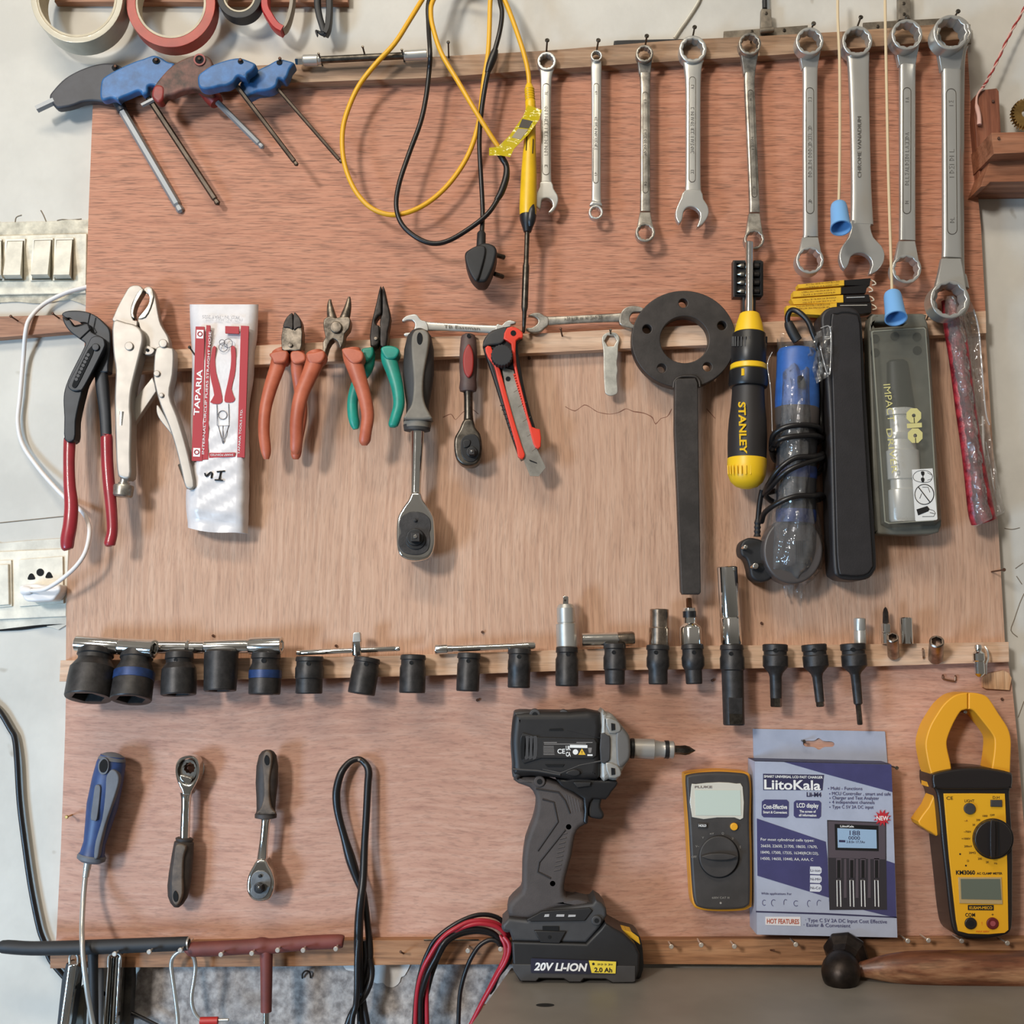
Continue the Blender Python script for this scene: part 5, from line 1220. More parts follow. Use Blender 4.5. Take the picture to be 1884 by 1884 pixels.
isocket('straight sided black impact socket without any waist', 'I', (1285, 545), (1275, 830), [(0, 31), (0.3, 31), (1, 29.5)], 0.025, 0.029)
isocket('black impact socket with a blue band under the end of the chrome sockets', 'I', (1608, 552), (1595, 855), [(0, 26), (0.14, 27), (0.16, 25), (0.26, 25), (0.4, 29.5), (1, 29)], 0.025, 0.028, (1590, 610), (0.42, 0.62, 30))
isocket('stepped black impact socket below the start of the sliding T bar', 'J', (188, 556), (182, 815), [(0, 25), (0.12, 26), (0.14, 24), (0.24, 24), (0.32, 26), (0.58, 26), (0.6, 24.5), (1, 24.5)], 0.025, 0.026, (178, 606))
isocket('tilted black impact socket below the head of the sliding T bar', 'J', (588, 566), (545, 818), [(0, 24), (0.12, 24.5), (0.14, 23), (0.24, 23), (0.32, 25), (1, 25)], 0.025, 0.028, (578, 608))
isocket('lone black impact socket with no tool resting above it', 'J', (905, 546), (898, 810), [(0, 23), (0.12, 24), (0.14, 22), (0.26, 22), (0.34, 24), (1, 24)], 0.025, 0.027, (892, 600))
isocket('slim black impact socket under the middle of the chrome extension bar', 'J', (1293, 532), (1282, 798), [(0, 21), (0.14, 22), (0.16, 19.5), (0.24, 19.5), (0.30, 21), (1, 21)], 0.024, 0.026, (1287, 588))
isocket('ribbed slim black impact socket under the far end of the chrome extension bar', 'J', (1643, 500), (1637, 775), [(0, 21), (0.14, 22), (0.16, 20), (0.26, 20), (0.32, 21), (0.54, 21.3), (0.56, 20.6), (1, 20.5)], 0.024, 0.026, (1638, 558))
isocket('plain black impact socket under the tall square drive adapter', 'K', (258, 697), (258, 993), [(0, 20), (0.14, 20.5), (0.16, 18.5), (0.24, 18.5), (0.32, 21), (1, 21)], 0.024, 0.026, (266, 752))
isocket('stepped black impact socket under the short chrome socket lying flat', 'K', (618, 672), (620, 982), [(0, 20), (0.12, 21), (0.14, 19), (0.26, 19), (0.34, 21), (0.62, 21), (0.66, 18.5), (1, 18)], 0.024, 0.026, (612, 738))
isocket('stepped black impact socket under the tarnished upright socket', 'K', (943, 682), (946, 980), [(0, 21), (0.12, 21.5), (0.14, 19.5), (0.26, 19.5), (0.34, 21), (0.54, 21), (0.64, 17.5), (1, 17.5)], 0.024, 0.026, (930, 738))
isocket('stepped black impact socket under the chrome bit socket', 'K', (1203, 676), (1217, 977), [(0, 20), (0.12, 21), (0.14, 19), (0.26, 19), (0.34, 21), (0.54, 20.5), (0.66, 15.5), (1, 15)], 0.024, 0.026, (1216, 738))
t = isocket('long black impact extension hanging under the long chrome socket', 'K', (1500, 680), (1517, 1287), [(0, 21), (0.06, 22), (0.07, 20.5), (0.13, 20.5), (0.17, 22.5), (0.31, 22.5), (0.325, 20), (1, 19.5)], 0.024, 0.026, (1496, 748))
flat('worn_flat', z('K', '1480,1080 1582,1080 1582,1275 1485,1280'), 0.026, 0.0352, oxide, t, bev=1, res=1)
flat('bright_end', z('K', '1484,1200 1580,1205 1580,1280 1486,1282'), 0.035, 0.0354, dsteel, t)
def bit_socket(label, a, b, prof, tip):
    A, B = (*z1('L', *a), 0.024), (*z1('L', *b), 0.026)
    t = thing('bit_socket', label, 'bit socket', A, 'black hex bit sockets at the end of the row')
    L = math.hypot(A[0] - B[0], A[1] - B[1])
    rev('body', A, B, [(0, 12), (0, 21), (1.5, 23)] + [(f * L, r) for f, r in prof], oxide, t, seg=32, ang=28)
    f, r = tip
    C = (A[0] + (B[0] - A[0]) * f, A[1] + (B[1] - A[1]) * f, A[2] + (B[2] - A[2]) * f)
    rev('hex_tip', C, B, [(0, r), ((1 - f) * L - 1.5, r), ((1 - f) * L, r - 1.5)], dsteel, t, seg=6)
    x, y = A[0] + 1, A[1] + 11
    flat('pin_hole', circ(x, y, 4.6, 14, 3.6), 0.031, 0.0352, hole, t)
    return t
bit_socket('thick black hex bit socket beside the long extension', (172, 394), (180, 826), [(0.1, 23), (0.12, 21), (0.17, 21), (0.19, 23), (0.35, 23), (0.37, 21.5), (0.46, 13), (0.52, 11), (0.86, 10.5)], (0.84, 10.5))
bit_socket('slender tilted black hex bit socket, middle of the three', (438, 394), (484, 824), [(0.1, 23), (0.12, 21), (0.17, 21), (0.19, 23), (0.35, 23), (0.37, 21.5), (0.47, 11), (0.53, 9), (0.92, 8)], (0.92, 7.5))
bit_socket('longest black hex bit socket with a stepped thin tip', (705, 388), (757, 948), [(0.08, 23), (0.09, 21), (0.13, 21), (0.15, 23), (0.275, 23), (0.29, 21.5), (0.36, 11), (0.39, 9), (0.74, 8), (0.76, 5)], (0.74, 5.2))

# chrome pieces resting on top of the batten and its nails
tarn = M('tarnished_chrome', (176, 162, 148), 0.24, 1.0, var=0.25, vs=120)
def csocket(name, label, k, a, b, prof, d=0.018, d2=None, m=chrome, openB=None, group='chrome sockets resting above the batten', hexfrom=None, seg=32):
    A, B = (*z1(k, *a), d), (*z1(k, *b), d if d2 is None else d2)
    t = thing(name, label, 'socket' if 'socket' in name else name.split('_')[-1], A, group)
    L = math.hypot(A[0] - B[0], A[1] - B[1])
    pp = [(f * L, r) for f, r in prof]
    if openB:
        r = pp[-1][1]; pp = pp[:-1] + [(L - 1, r), (L, r - 1), (L, openB + 0.6), (L - 1, openB), (L - 14, openB), (L - 14, 0)]
        rev('body', A, B, pp, m, t, seg=36, hex_from=len(pp) - 4, hex_to=len(pp) - 2, ang=28)
    else:
        rev('body', A, B, pp, m, t, seg=seg, ang=28)
    return t
csocket('chrome_socket', 'deep chrome socket lying flat above the two largest impact sockets', 'I', (238, 487), (803, 525), [(0, 13), (0.01, 15), (0.54, 15), (0.555, 14), (0.57, 15.5), (0.9, 16), (1, 17.5)], d=0.022, d2=0.034, openB=12)
csocket('chrome_adapter', 'ribbed chrome adapter lying between two deep chrome sockets', 'I', (812, 512), (1166, 514), [(0, 11), (0.02, 12.5), (0.62, 12), (0.63, 14), (0.66, 15), (0.69, 14), (0.70, 11.5), (0.98, 11.5), (1, 10)], d=0.018)
csocket('chrome_socket', 'deep chrome socket lying flat with its wide mouth beyond the blue banded socket', 'I', (1166, 512), (1722, 500), [(0, 11), (0.01, 12.5), (0.55, 12.5), (0.57, 11.5), (0.585, 15), (0.62, 16), (1, 16)], d=0.020, d2=0.028, openB=11)
t = thing('sliding_bar', 'chrome sliding T bar lying across the tops of the sockets', 'bar', (*z1('J', 512, 510), 0.02))
rev('rod', (*z1('J', 95, 532), 0.020), (*z1('J', 815, 502), 0.020), [(0, 3.5), (1.5, 5), (8, 5), (9, 4.4), (10, 5), (181, 5), (182, 4.4), (183, 5), (189, 5), (191, 3.5)], chrome, t, seg=20)
rev('head', (*z1('J', 513, 448), 0.021), (*z1('J', 514, 552), 0.021), [(0, 7.5), (1.5, 8.8), (26, 8.8), (27.5, 8)], chrome, t, seg=24)
flat('square_drive', z('J', '488,400 497,388 530,388 538,400 540,455 486,455'), 0.0165, 0.0255, satin, t, bev=1.2, res=1)
t = thing('extension_bar', 'chrome extension bar lying above the slim impact sockets', 'extension bar', (*z1('J', 1400, 495), 0.02))
rev('socket_end', (*z1('J', 1058, 509), 0.020), (*z1('J', 1150, 505), 0.020), [(0, 6.5), (0, 8.5), (1.5, 9.2), (22, 9.2), (23, 8)], chrome, t, seg=24)
rev('bar', (*z1('J', 1145, 505), 0.020), (*z1('J', 1752, 480), 0.020), [(0, 7), (8, 7), (9, 6), (120, 5.8), (145, 7), (158, 7), (161, 5.5)], chrome, t, seg=24)
t = csocket('drive_adapter', 'tall satin adapter with a square drive tip standing above an impact socket', 'K', (247, 372), (258, 697), [(0, 10), (0.02, 13), (0.1, 16.5), (0.43, 16.5), (0.44, 15), (0.455, 15), (0.47, 19), (1, 19.2)], d=0.022, m=satin)
flat('square_drive', z('K', '230,320 236,314 262,314 270,322 270,376 228,376'), 0.017, 0.0275, chrome, t, bev=1, res=1)
flat('drive_ball', circ(*z1('K', 246, 347), 2.2, 14), 0.0272, 0.0285, dsteel, t)
t = csocket('chrome_socket', 'short chrome socket lying flat above a stepped impact socket', 'K', (372, 645), (640, 641), [(0, 11.5), (0.02, 13), (1, 13)], d=0.020)
rev('wide_end', (*z1('K', 636, 640), 0.020), (*z1('K', 768, 634), 0.020), [(0, 12), (2, 13.4), (28, 13.4), (32, 11.5)], tarn, t, seg=30)
csocket('upright_socket', 'tarnished upright socket standing on a stepped impact socket', 'K', (954, 412), (952, 684), [(0, 8), (0, 16), (0.02, 17.2), (0.5, 17.2), (0.53, 18.4), (1, 18.6)], d=0.022, m=tarn)
t = csocket('chrome_bit_socket', 'chrome bit socket with a black band standing on an impact socket', 'K', (1180, 400), (1192, 682), [(0, 10), (0.02, 11.5), (0.1, 12), (0.27, 12), (0.29, 11.3), (0.42, 11.5), (0.52, 19), (0.56, 20), (0.98, 20), (1, 19)], d=0.022)
rev('black_band', (*z1('K', 1181, 428), 0.022), (*z1('K', 1183, 475), 0.022), [(0, 12.4), (11.5, 12.4)], black, t, seg=24)
rev('bit', (*z1('K', 1178, 328), 0.022), (*z1('K', 1180, 404), 0.022), [(0, 4), (2, 5.2), (18.5, 5.2)], M('copper_bit', (110, 78, 58), 0.35, 1.0, var=0.2), t, seg=6)
csocket('chrome_socket', 'longest chrome socket standing upright on the long black extension', 'K', (1466, 94), (1499, 684), [(0, 17), (0.01, 18.5), (0.62, 18.8), (0.65, 17.8), (0.67, 18.8), (0.98, 19), (1, 18)], d=0.022)
csocket('upright_socket', 'small dull socket standing above the longest hex bit socket', 'L', (753, 214), (757, 388), [(0, 5), (0, 9.5), (0.03, 10.8), (0.45, 10.8), (0.5, 10.2), (0.55, 11), (1, 11)], d=0.020, m=satin)
t = csocket('chrome_bit_socket', 'small dark tipped bit socket standing on the batten behind a hex socket', 'L', (934, 250), (938, 388), [(0, 7), (0.03, 8.4), (0.45, 8.4), (0.47, 7.8), (0.5, 8.6), (1, 8.6)], d=0.016)
rev('bit', (*z1('L', 931, 138), 0.016), (*z1('L', 934, 252), 0.016), [(0, 0.8), (3, 3.2), (10, 5.2), (30, 6)], pdk, t, seg=6)
csocket('upright_socket', 'small bright chrome socket standing beside the dark tipped bit', 'L', (1072, 210), (1078, 390), [(0, 6), (0, 10.5), (0.03, 11.6), (1, 11.8)], d=0.018)
def hexsock(label, a, b, r):
    A, B = (*z1('L', *a), 0.038), (*z1('L', *b), 0.0135)
    t = thing('hex_socket', label, 'socket', A, 'small sockets pushed onto nails in the batten')
    L = math.hypot(A[0] - B[0], A[1] - B[1])
    pp = [(10, 0), (10, r * 0.68), (0.8, r * 0.70), (0, r * 0.76), (0, r * 0.94), (1, r), (L - 1, r * 1.02), (L, r * 0.95)]
    rev('body', A, B, pp, M('rosy_steel', (150, 134, 122), 0.34, 1.0, var=0.3, vs=120), t, seg=36, hex_from=1, hex_to=4, ang=26)
hexsock('small hex socket pointing outwards, beside the dark tipped bit socket', (981, 345), (986, 470), 10.5)
hexsock('larger hex socket pointing outwards, next to a staple', (1284, 372), (1275, 492), 13)
t = thing('hose_adapter', 'chrome stepped adapter hanging near the end of the socket batten', 'adapter', (*z1('L', 1570, 500), 0.02))
rev('body', (*z1('L', 1566, 394), 0.022), (*z1('L', 1580, 622), 0.022), [(0, 3), (1, 6), (8, 7), (10, 5.6), (12, 5.6), (14, 8), (17, 10.8), (30, 11), (32, 9.6), (54, 9.6), (57, 7.5), (60, 4)], chrome, t, seg=28)
tube('side_clip', zd('L', '1615,410,20 1632,440,22 1638,490,22 1625,530,22 1622,600,20', 0), 1.8, satin, t, n=7)
stp = M('staple_wire', (160, 132, 112), 0.4, 1.0)
tag(tube('staple', zd('L', '1188,425,10 1188,428,14.5 1190,455,15 1192,486,14.5 1192,488,10', 0), 1.6, stp, n=7), 'single staple standing in the socket batten beside the larger hex socket', 'staple')
tag(tube('staple', zd('L', '1325,605,-2 1326,610,2 1330,632,2.5 1398,648,2.5 1410,640,2.5 1412,615,2 1412,612,-2', 0), 1.8, stp, n=7), 'bent staple in the board under the socket batten', 'staple')
for k, x, y, l, d in (('J', 372, 483, 'dark nail head just above the start of the sliding T bar', 0), ('I', 1228, 430, 'small nail head above the deep chrome sockets', 0), ('J', 1385, 388, 'small nail head in the board above the chrome extension bar', 0), ('J', 1350, 860, 'rusty nail head below the slim impact sockets', 0),
        ('K', 1722, 518, 'rusty nail head in the tan board beside the longest chrome socket', 0), ('K', 1350, 950, 'rusty nail head below the batten beside the long extension', 0), ('L', 1728, 770, 'rusty nail head near the edge of the pinkish board', 0)):
    nail(*z1(k, x, y), l, d, 0.0015, r=1.2, hr=2.6, m=rust_m, group='small nail heads in the boards')
for s in ((1240, 1186), (1585, 1188)):
    pass
# ------------------------------------------------------------------ light switches and socket outlet on the bare wall
ivory = M('ivory_plastic', (220, 212, 194), 0.42, var=0.08, vs=60)
ivory2 = M('worn_ivory', (214, 206, 186), 0.5, var=0.12, vs=90)
t = thing('switch_panel', 'worn ivory panel of rocker switches on the wall above the red batten', 'switch panel', (70, 480, WD), 'ivory wall panels')
flat('mortar_rim', cat(z('b', '-200,190 0,185 300,175 620,170 800,150 990,160 1060,160 1060,1080 800,1075 460,1120 200,1100 0,1110 -200,1110'), 3), WD, WD + 0.0015, M('rough_mortar', (206, 197, 176), 0.85, var=0.2, vs=60, bump=0.8, bs=120), t, bev=0.8, res=1)
flat('plate', z('b', '-200,330 0,335 1000,310 990,1000 0,1020 -200,1020'), WD, WD + 0.0045, ivory2, t, bev=1.5, res=2)
for s, r in (('-170,380 20,375 15,850 -190,850', '-140,402 12,400 8,790 -170,790'), ('58,375 290,368 262,850 20,856', '88,405 262,400 232,788 34,790'), ('375,368 612,362 592,850 348,858', '402,396 588,390 550,782 356,786'), ('630,362 850,358 838,850 608,856', '656,392 834,386 798,786 616,788')):
    m_ = flat('switch_module', z('b', s), WD + 0.004, WD + 0.0065, ivory, t, bev=0.8, res=1)
    q = z('b', r); bm = bmesh.new()
    flat('rocker_gap', [(q[0][0] - 1, q[0][1] - 1), (q[1][0] + 2.4, q[1][1] - 1), (q[1][0] + 1.2, q[2][1] + 10), (q[3][0] + 2, q[3][1] + 10)], WD + 0.006, WD + 0.0069, M('gap_brown', (88, 80, 60), 0.7), m_)
    fa = [bm.verts.new(P(q[i][0], q[i][1], WD + (0.0075 if i < 2 else 0.0150))) for i in range(4)]
    e_ = [q[0], (q[1][0] + 1, q[1][1]), (q[2][0] + 5, q[2][1] + 8), (q[3][0] + 5, q[3][1] + 8)]
    fb = [bm.verts.new(P(x, y, WD + 0.006)) for x, y in e_]
    bm.faces.new(fa)
    for i in range(4): bm.faces.new((fa[i], fb[i], fb[(i + 1) % 4], fa[(i + 1) % 4]))
    from_bm('rocker', bm, ivory, m_)
t = thing('socket_panel', 'ivory wall panel with a switch and a three pin outlet', 'socket panel', (60, 1080, WD), 'ivory wall panels')
flat('mortar_rim', cat(z('c', '-300,345 0,335 400,300 960,262 1120,258 1090,1600 700,1640 300,1680 0,1705 -300,1720'), 2), WD, WD + 0.002, M('rough_mortar2', (212, 206, 192), 0.8, var=0.1, vs=40, bump=0.6, bs=100), t, bev=0.8, res=1)
flat('plate', z('c', '-300,480 0,470 1080,420 1040,1490 0,1540 -300,1550'), WD, WD + 0.0045, ivory, t, bev=1.5, res=2)
m_ = flat('switch_module', z('c', '-200,620 175,602 185,1330 -200,1370'), WD + 0.004, WD + 0.0065, ivory, t, bev=0.8, res=1)
flat('rocker', z('c', '-150,680 128,668 140,1305 -150,1325'), WD + 0.006, WD + 0.009, ivory, m_, bev=1.5, res=2)
m_ = flat('outlet', z('c', '288,598 985,545 1000,1285 305,1335'), WD + 0.004, WD + 0.0068, ivory, t, bev=1, res=1)
flat('pin_slot', circ(*z1('c', 633, 797), 7, 20), WD + 0.006, WD + 0.0071, hole, m_)
flat('pin_slot', cat(z('c', '440,910 450,850 480,815 515,820 540,855 548,905'), 3), WD + 0.006, WD + 0.0071, hole, m_)
flat('pin_slot', cat(z('c', '718,885 735,820 765,790 795,800 815,835 828,880'), 3), WD + 0.006, WD + 0.0071, hole, m_)
wp = M('white_plastic', (226, 220, 216), 0.35)
t = thing('white_plug', 'white plug in the wall outlet with its cable looping up to the board', 'plug', (75, 1090, WD))
flat('plug_body', cat(z('c', '310,1010 440,985 560,975 700,1000 880,985 940,1000 950,1090 900,1160 830,1235 700,1250 430,1255 350,1170 310,1090'), 3), WD + 0.007, WD + 0.026, wp, t, bev=4, res=3)
rev('cord_sleeve', (*z1('c', 370, 1085), 0.012), (*z1('c', 500, 1085), 0.016), [(0, 8), (3, 9), (10, 8), (15, 5)], wp, t, seg=18)
tube('cable', [(480 / 8.564, 960 + 1085 / 8.564, 0.016)] + zd('x', '70,1086,20 85,1083,24 110,1068,26 138,1044,28 156,1018,28 164,988,24 163,965,18 152,942,10 125,920,4 100,895,0 70,860,-4 42,818,-6 33,776,-6 37,730,-6 43,660,-5 47,612,4 55,586,4 80,560,-2 118,540,-4 150,530,-6 172,526,-8', 0), 4.0, wp, t, n=10, sub=6)
nail(20, 582, 'leaning rusty nail in the reddish wall batten under the switches', WD + 0.011, 0.014, (0, -2), r=1.4, hr=2.6, m=rust_m, group='nails in the reddish wall batten', head=True)
nail(97, 577, 'rusty nail in the reddish wall batten close to the black pliers', WD + 0.011, 0.014, (0, -2), r=1.4, hr=2.6, m=rust_m, group='nails in the reddish wall batten', head=True)
t = tag(tube('black_cable', zd('M', '-60,-160,-7 0,-100,-7 60,0,-7 90,60,-7 105,200,-6 120,450,-6 150,700,-6 190,980,-6 240,1230,-6 275,1330,-6 310,1430,-6 380,1520,-6 420,1560,-6', 0), 5.2, bcord, n=9), 'black cable hanging down the white wall behind the black T bar', 'cable')

# ------------------------------------------------------------------ lower board: hand tools
nblue = M('screwdriver_blue', (44, 64, 108), 0.45, var=0.1)
ngrey = M('screwdriver_grey', (98, 100, 106), 0.6, var=0.08)
SINK = 0.012
t = thing('flexible_screwdriver', 'blue and grey handled screwdriver with a long bent shaft', 'screwdriver', (190, 1480, 0.02))
HA, HB = (*z1('M', 702, 150), 0.030), (*z1('M', 560, 830), 0.030)
rev('handle', HA, HB, [(6, 22), (20, 26.5), (50, 28.5), (100, 28.5), (140, 23.5), (170, 20), (188, 22), (196, 24.5)], nblue, t, seg=32, fl=0.85)
rev('end_cap', HA, HB, [(0, 6), (2, 14), (6, 21), (12, 25), (14, 25.5)], ngrey, t, seg=32, fl=0.87)
rev('end_collar', HA, HB, [(192, 24), (195, 26), (201, 25.5), (206, 18)], ngrey, t, seg=32, fl=0.87)
flat('hanging_hole', cat(z('M', '642,190 662,205 665,240 650,270 628,272 615,250 618,215'), 3), 0.040, 0.0436, hole, t)
flat('hole_rim', cat(z('M', '640,180 668,200 672,245 655,282 625,284 607,255 610,208'), 3), 0.040, 0.0432, ngrey, t, bev=0.8)
flat('grip_inlay', cat(z('M', '600,350 620,360 618,420 600,560 578,572 560,555 572,460 585,365'), 3), 0.036, 0.0432, ngrey, t, bev=1.5)
flat('grip_inlay', cat(z('M', '690,255 725,275 735,330 700,450 650,600 620,720 605,800 580,800 590,700 630,560 650,400 655,300'), 3), 0.034, 0.0416, ngrey, t, bev=2.5)
rev('ferrule', (*z1('M', 545, 825), 0.030), (*z1('M', 528, 928), 0.030), [(0, 7), (14, 7), (15, 6), (28, 6), (30, 4)], satin, t, seg=20)
tube('shaft', zd('M', '528,920,30 516,1050,34 508,1200,44 510,1350,56 530,1550,58 555,1720,56 590,1900,54', 0), 4.8, satin, t, n=10)
nail(*z1('M', 640, 235), 'nail inside the hanging hole of the blue screwdriver', 0.0, 0.043, r=1.5, hr=2.5, m=dsteel, head=True) if 0 else None

SINK = 0.009
t = thing('ring_ratchet', 'ratchet hanging by its open ring head, grip pointing down', 'ratchet', (*z1('M', 1145, 600), 0.02), 'ratchets on the lower board')
grb = M('grimy_grip', (96, 80, 66), 0.6, var=0.25, vs=90)
grd = M('grimy_dark', (56, 46, 40), 0.6, var=0.2, vs=90)
hx = cat(z('M', '1130,200 1165,185 1200,200 1220,245 1215,290 1185,335 1150,345 1115,320 1100,270 1108,230'), 3)
flat('head', cat(z('M', '1120,385 1100,345 1085,290 1085,230 1105,190 1150,170 1195,172 1225,200 1232,250 1225,310 1205,355 1185,390 1175,415 1130,415'), 4), 0.014, 0.030, chrome, t, bev=4, res=3, holes=[hx])
flat('gear_ring', cat(z('M', '1135,205 1165,192 1198,205 1216,245 1212,288 1182,330 1150,340 1118,316 1104,270 1112,232'), 3), 0.016, 0.026, dsteel, t, holes=[star(*z1('M', 1172, 245), 11, 9, 0.16)])
flat('pawl', cat(z('M', '1115,290 1150,300 1185,310 1178,335 1150,342 1120,320'), 2), 0.020, 0.0285, chrome, t, bev=1)
rev('shaft', (*z1('M', 1152, 395), 0.024), (*z1('M', 1142, 690), 0.024), [(0, 12), (10, 9.5), (30, 8.5), (60, 9), (88, 9)], chrome, t, seg=24)
rev('handle', (*z1('M', 1143, 675), 0.024), (*z1('M', 1092, 1108), 0.024), [(0, 13), (2, 16.5), (5, 16), (7, 15), (9, 18), (30, 19.5), (65, 21), (90, 21), (110, 18), (122, 12), (129, 5)], grd, t, seg=28, fl=0.75)
flat('grip_panel', cat(z('M', '1090,720 1150,730 1135,800 1130,920 1130,1020 1110,1080 1090,1098 1070,1080 1062,1040 1062,920 1075,800'), 3), 0.028, 0.0335, grb, t, bev=3, res=2)
flat('hanging_hole', cat(z('M', '1085,1005 1102,1030 1100,1065 1085,1075 1072,1055 1072,1025'), 3), 0.032, 0.0340, hole, t)
nail(*z1('M', 1180, 225), 'nail through the open ring head of the ratchet', SINK, 0.012, r=1.2, hr=2.0, m=dsteel)

SINK = 0.008
t = thing('ratchet', 'ratchet with brown handle up and chrome head down on the lower board', 'ratchet', (*z1('M', 1625, 700), 0.02), 'ratchets on the lower board')
rev('handle', (*z1('M', 1658, 133), 0.026), (*z1('M', 1644, 562), 0.026), [(0, 5), (3, 11), (10, 16), (30, 20), (60, 20.5), (90, 18), (110, 17), (116, 18), (118, 20), (125, 20), (127, 12)], grd, t, seg=28, fl=0.75)
flat('grip_panel', cat(z('M', '1655,138 1680,160 1682,220 1670,300 1668,420 1680,490 1705,530 1590,530 1615,490 1632,420 1630,300 1622,220 1632,158'), 3), 0.030, 0.0342, grb, t, bev=3, res=2)
flat('hanging_hole', cat(z('M', '1650,165 1666,185 1664,220 1648,228 1636,205 1638,180'), 3), 0.033, 0.0347, hole, t)
rev('shaft', (*z1('M', 1646, 555), 0.026), (*z1('M', 1618, 850), 0.026), [(0, 10), (8, 8.5), (40, 8), (75, 9.5), (88, 13)], chrome, t, seg=24)
ratchet_head(t, cat(z('M', '1590,815 1640,815 1660,850 1685,900 1698,960 1690,1010 1665,1060 1610,1075 1560,1062 1530,1020 1524,970 1535,910 1560,860'), 4),
    cat(z('M', '1615,880 1655,895 1678,935 1672,985 1650,1035 1610,1058 1570,1050 1548,1015 1555,980 1550,940 1570,895'), 4), z1('M', 1602, 990), chrome, 0.024, 0.009, M('plate_steel', (120, 118, 116), 0.45, 0.8, var=0.2), knob=z1('M', 1607, 915), dr=10)

SINK = 0.007
# ------------------------------------------------------------------ taped cable looped over a nail
t = thing('cable_bundle', 'black taped cable hanging in a long twisted loop from a nail', 'cable', (*z1('N', 370, 500), 0.01))
tube('cable', zd('N', '375,1900,16 372,1600,20 358,1400,26 362,1200,28 375,1050,30 390,900,26 398,700,22 410,500,20 420,300,18 425,215,17 405,165,16 360,132,15 300,152,16 245,220,18 216,320,18 212,400,18 225,500,18 262,640,18 305,790,18 345,910,18 385,1010,18 405,1120,18 420,1240,18 432,1370,18 432,1480,18 420,1560,18 390,1650,18 380,1900,14', 0), [8, 8, 8.5, 8.5, 8, 7.5, 6.8, 6.8, 7, 7, 6.2, 5.5, 6, 7, 7.5, 7.5, 7, 7, 9.5, 8, 7, 6.5, 6, 7, 6.5, 6.5, 6, 6], bcord, t, n=10, sub=5)
tube('cable', zd('N', '395,1330,20 405,1450,20 385,1560,20 380,1650,20 395,1760,20 420,1900,20', 0), 5.5, bcord, t, n=8)
tube('cable', zd('N', '432,1450,20 446,1540,20 430,1630,22 390,1710,22 340,1770,22 305,1830,22 280,1900,22', 0), 6, bcord, t, n=8)
tube('cable', zd('N', '360,1300,28 350,1450,30 348,1650,30 340,1760,28 320,1830,28 312,1900,28', 0), 6, bcord, t, n=8)
SINK = 0.0
nail(*z1('N', 362, 135), 'bright nail carrying the looped black cable', 0.0, 0.018, r=1.5, hr=2.8, m=nail_m, head=True)

SINK = 0
# ------------------------------------------------------------------ test lead bundle
t = thing('lead_bundle', 'red and black cable bundle hooked over nails beside the cordless driver', 'cable', (*z1('p', 700, 500), 0.02))
rwire = M('red_wire', (164, 34, 46), 0.38)
def wire(s, m, r=4.2): tube('red_lead' if m is rwire else 'black_lead', zd('p', s, 0.02), r, m, t, n=9, sub=5)
wire('1420,460,20 1275,262,22 1150,195,24 1000,178,26 850,205,28 650,292,30 450,422,30 300,565,30 215,720,28 140,900,26 75,1150,22 30,1500,18 10,1850,14', bcord)
wire('1390,500,22 1330,400,24 1200,305,28 1000,262,32 800,285,34 620,372,36 470,470,36 350,600,34 240,780,32 150,950,30 80,1180,26 45,1450,22 30,1850,18', rwire)
wire('1370,560,26 1310,440,30 1180,345,32 950,308,34 720,362,34 540,470,32 400,600,28 300,780,26 200,1000,24 130,1250,20 105,1500,18 95,1850,16', rwire)
wire('1260,560,26 1150,440,28 950,385,30 720,410,32 540,500,34 420,620,36 330,800,34 220,1010,32 140,1250,28 110,1450,24 110,1850,20', bcord, 5)
wire('1255,620,20 1150,470,22 950,425,22 760,445,22 600,500,22 480,590,22 390,740,22 330,880,20 260,1080,18 205,1300,16 150,1500,16 140,1850,16', bcord, 4.5)
wire('290,860,26 240,960,28 205,1150,26 195,1400,22 205,1850,20', rwire, 4.4)
wire('1310,500,32 1385,600,34 1385,720,34 1330,870,34 1240,1020,32 1130,1220,30 1000,1450,28 830,1780,24 770,1900,24', rwire, 4.4)
wire('1250,480,26 1320,590,28 1340,720,28 1290,880,26 1190,1070,24 1080,1290,22 950,1540,20 870,1720,20 800,1900,20', rwire, 4.4)
wire('1290,560,18 1400,660,18 1400,800,18 1330,930,18 1230,1060,18 1160,1230,18 1100,1310,18', bcord, 4.4)
wire('1275,640,26 1240,585,28 1170,548,28 1080,552,28 960,625,28 860,765,28 780,935,26 710,1160,24 670,1400,22 652,1850,20', bcord, 4.2)

# ------------------------------------------------------------------ cordless impact driver
t = thing('impact_driver', 'cordless impact driver standing on its battery on the bench', 'power tool', (1060, 1600, 0.03))
mk = M('driver_black', (31, 29, 29), 0.5, var=0.12)
mg = M('driver_charcoal', (62, 60, 60), 0.55, var=0.08)
gp = M('driver_grip_rubber', (74, 66, 63), 0.7, var=0.08, vs=60, bump=0.15, bs=900)
sv = M('cast_aluminium', (158, 154, 147), 0.45, 0.35, var=0.1)
flat('motor_housing', cat(z('O', '150,125 175,102 300,98 500,100 690,106 692,300 690,495 640,522 520,525 420,512 260,500 150,500 142,420 133,300 138,215'), 2), 0.015, 0.058, mk, t, bev=14, res=4)
flat('rear_cap', cat(z('O', '160,100 230,95 330,110 390,180 210,188 200,250 200,500 145,505 140,420 132,300 140,210 150,130'), 2), 0.018, 0.056, mg, t, bev=8, res=3)
flat('side_panel', z('O', '205,230 310,258 650,268 668,290 665,370 640,390 320,388 215,420 195,380 195,260'), 0.054, 0.0600, mk, t, bev=1.5, res=1)
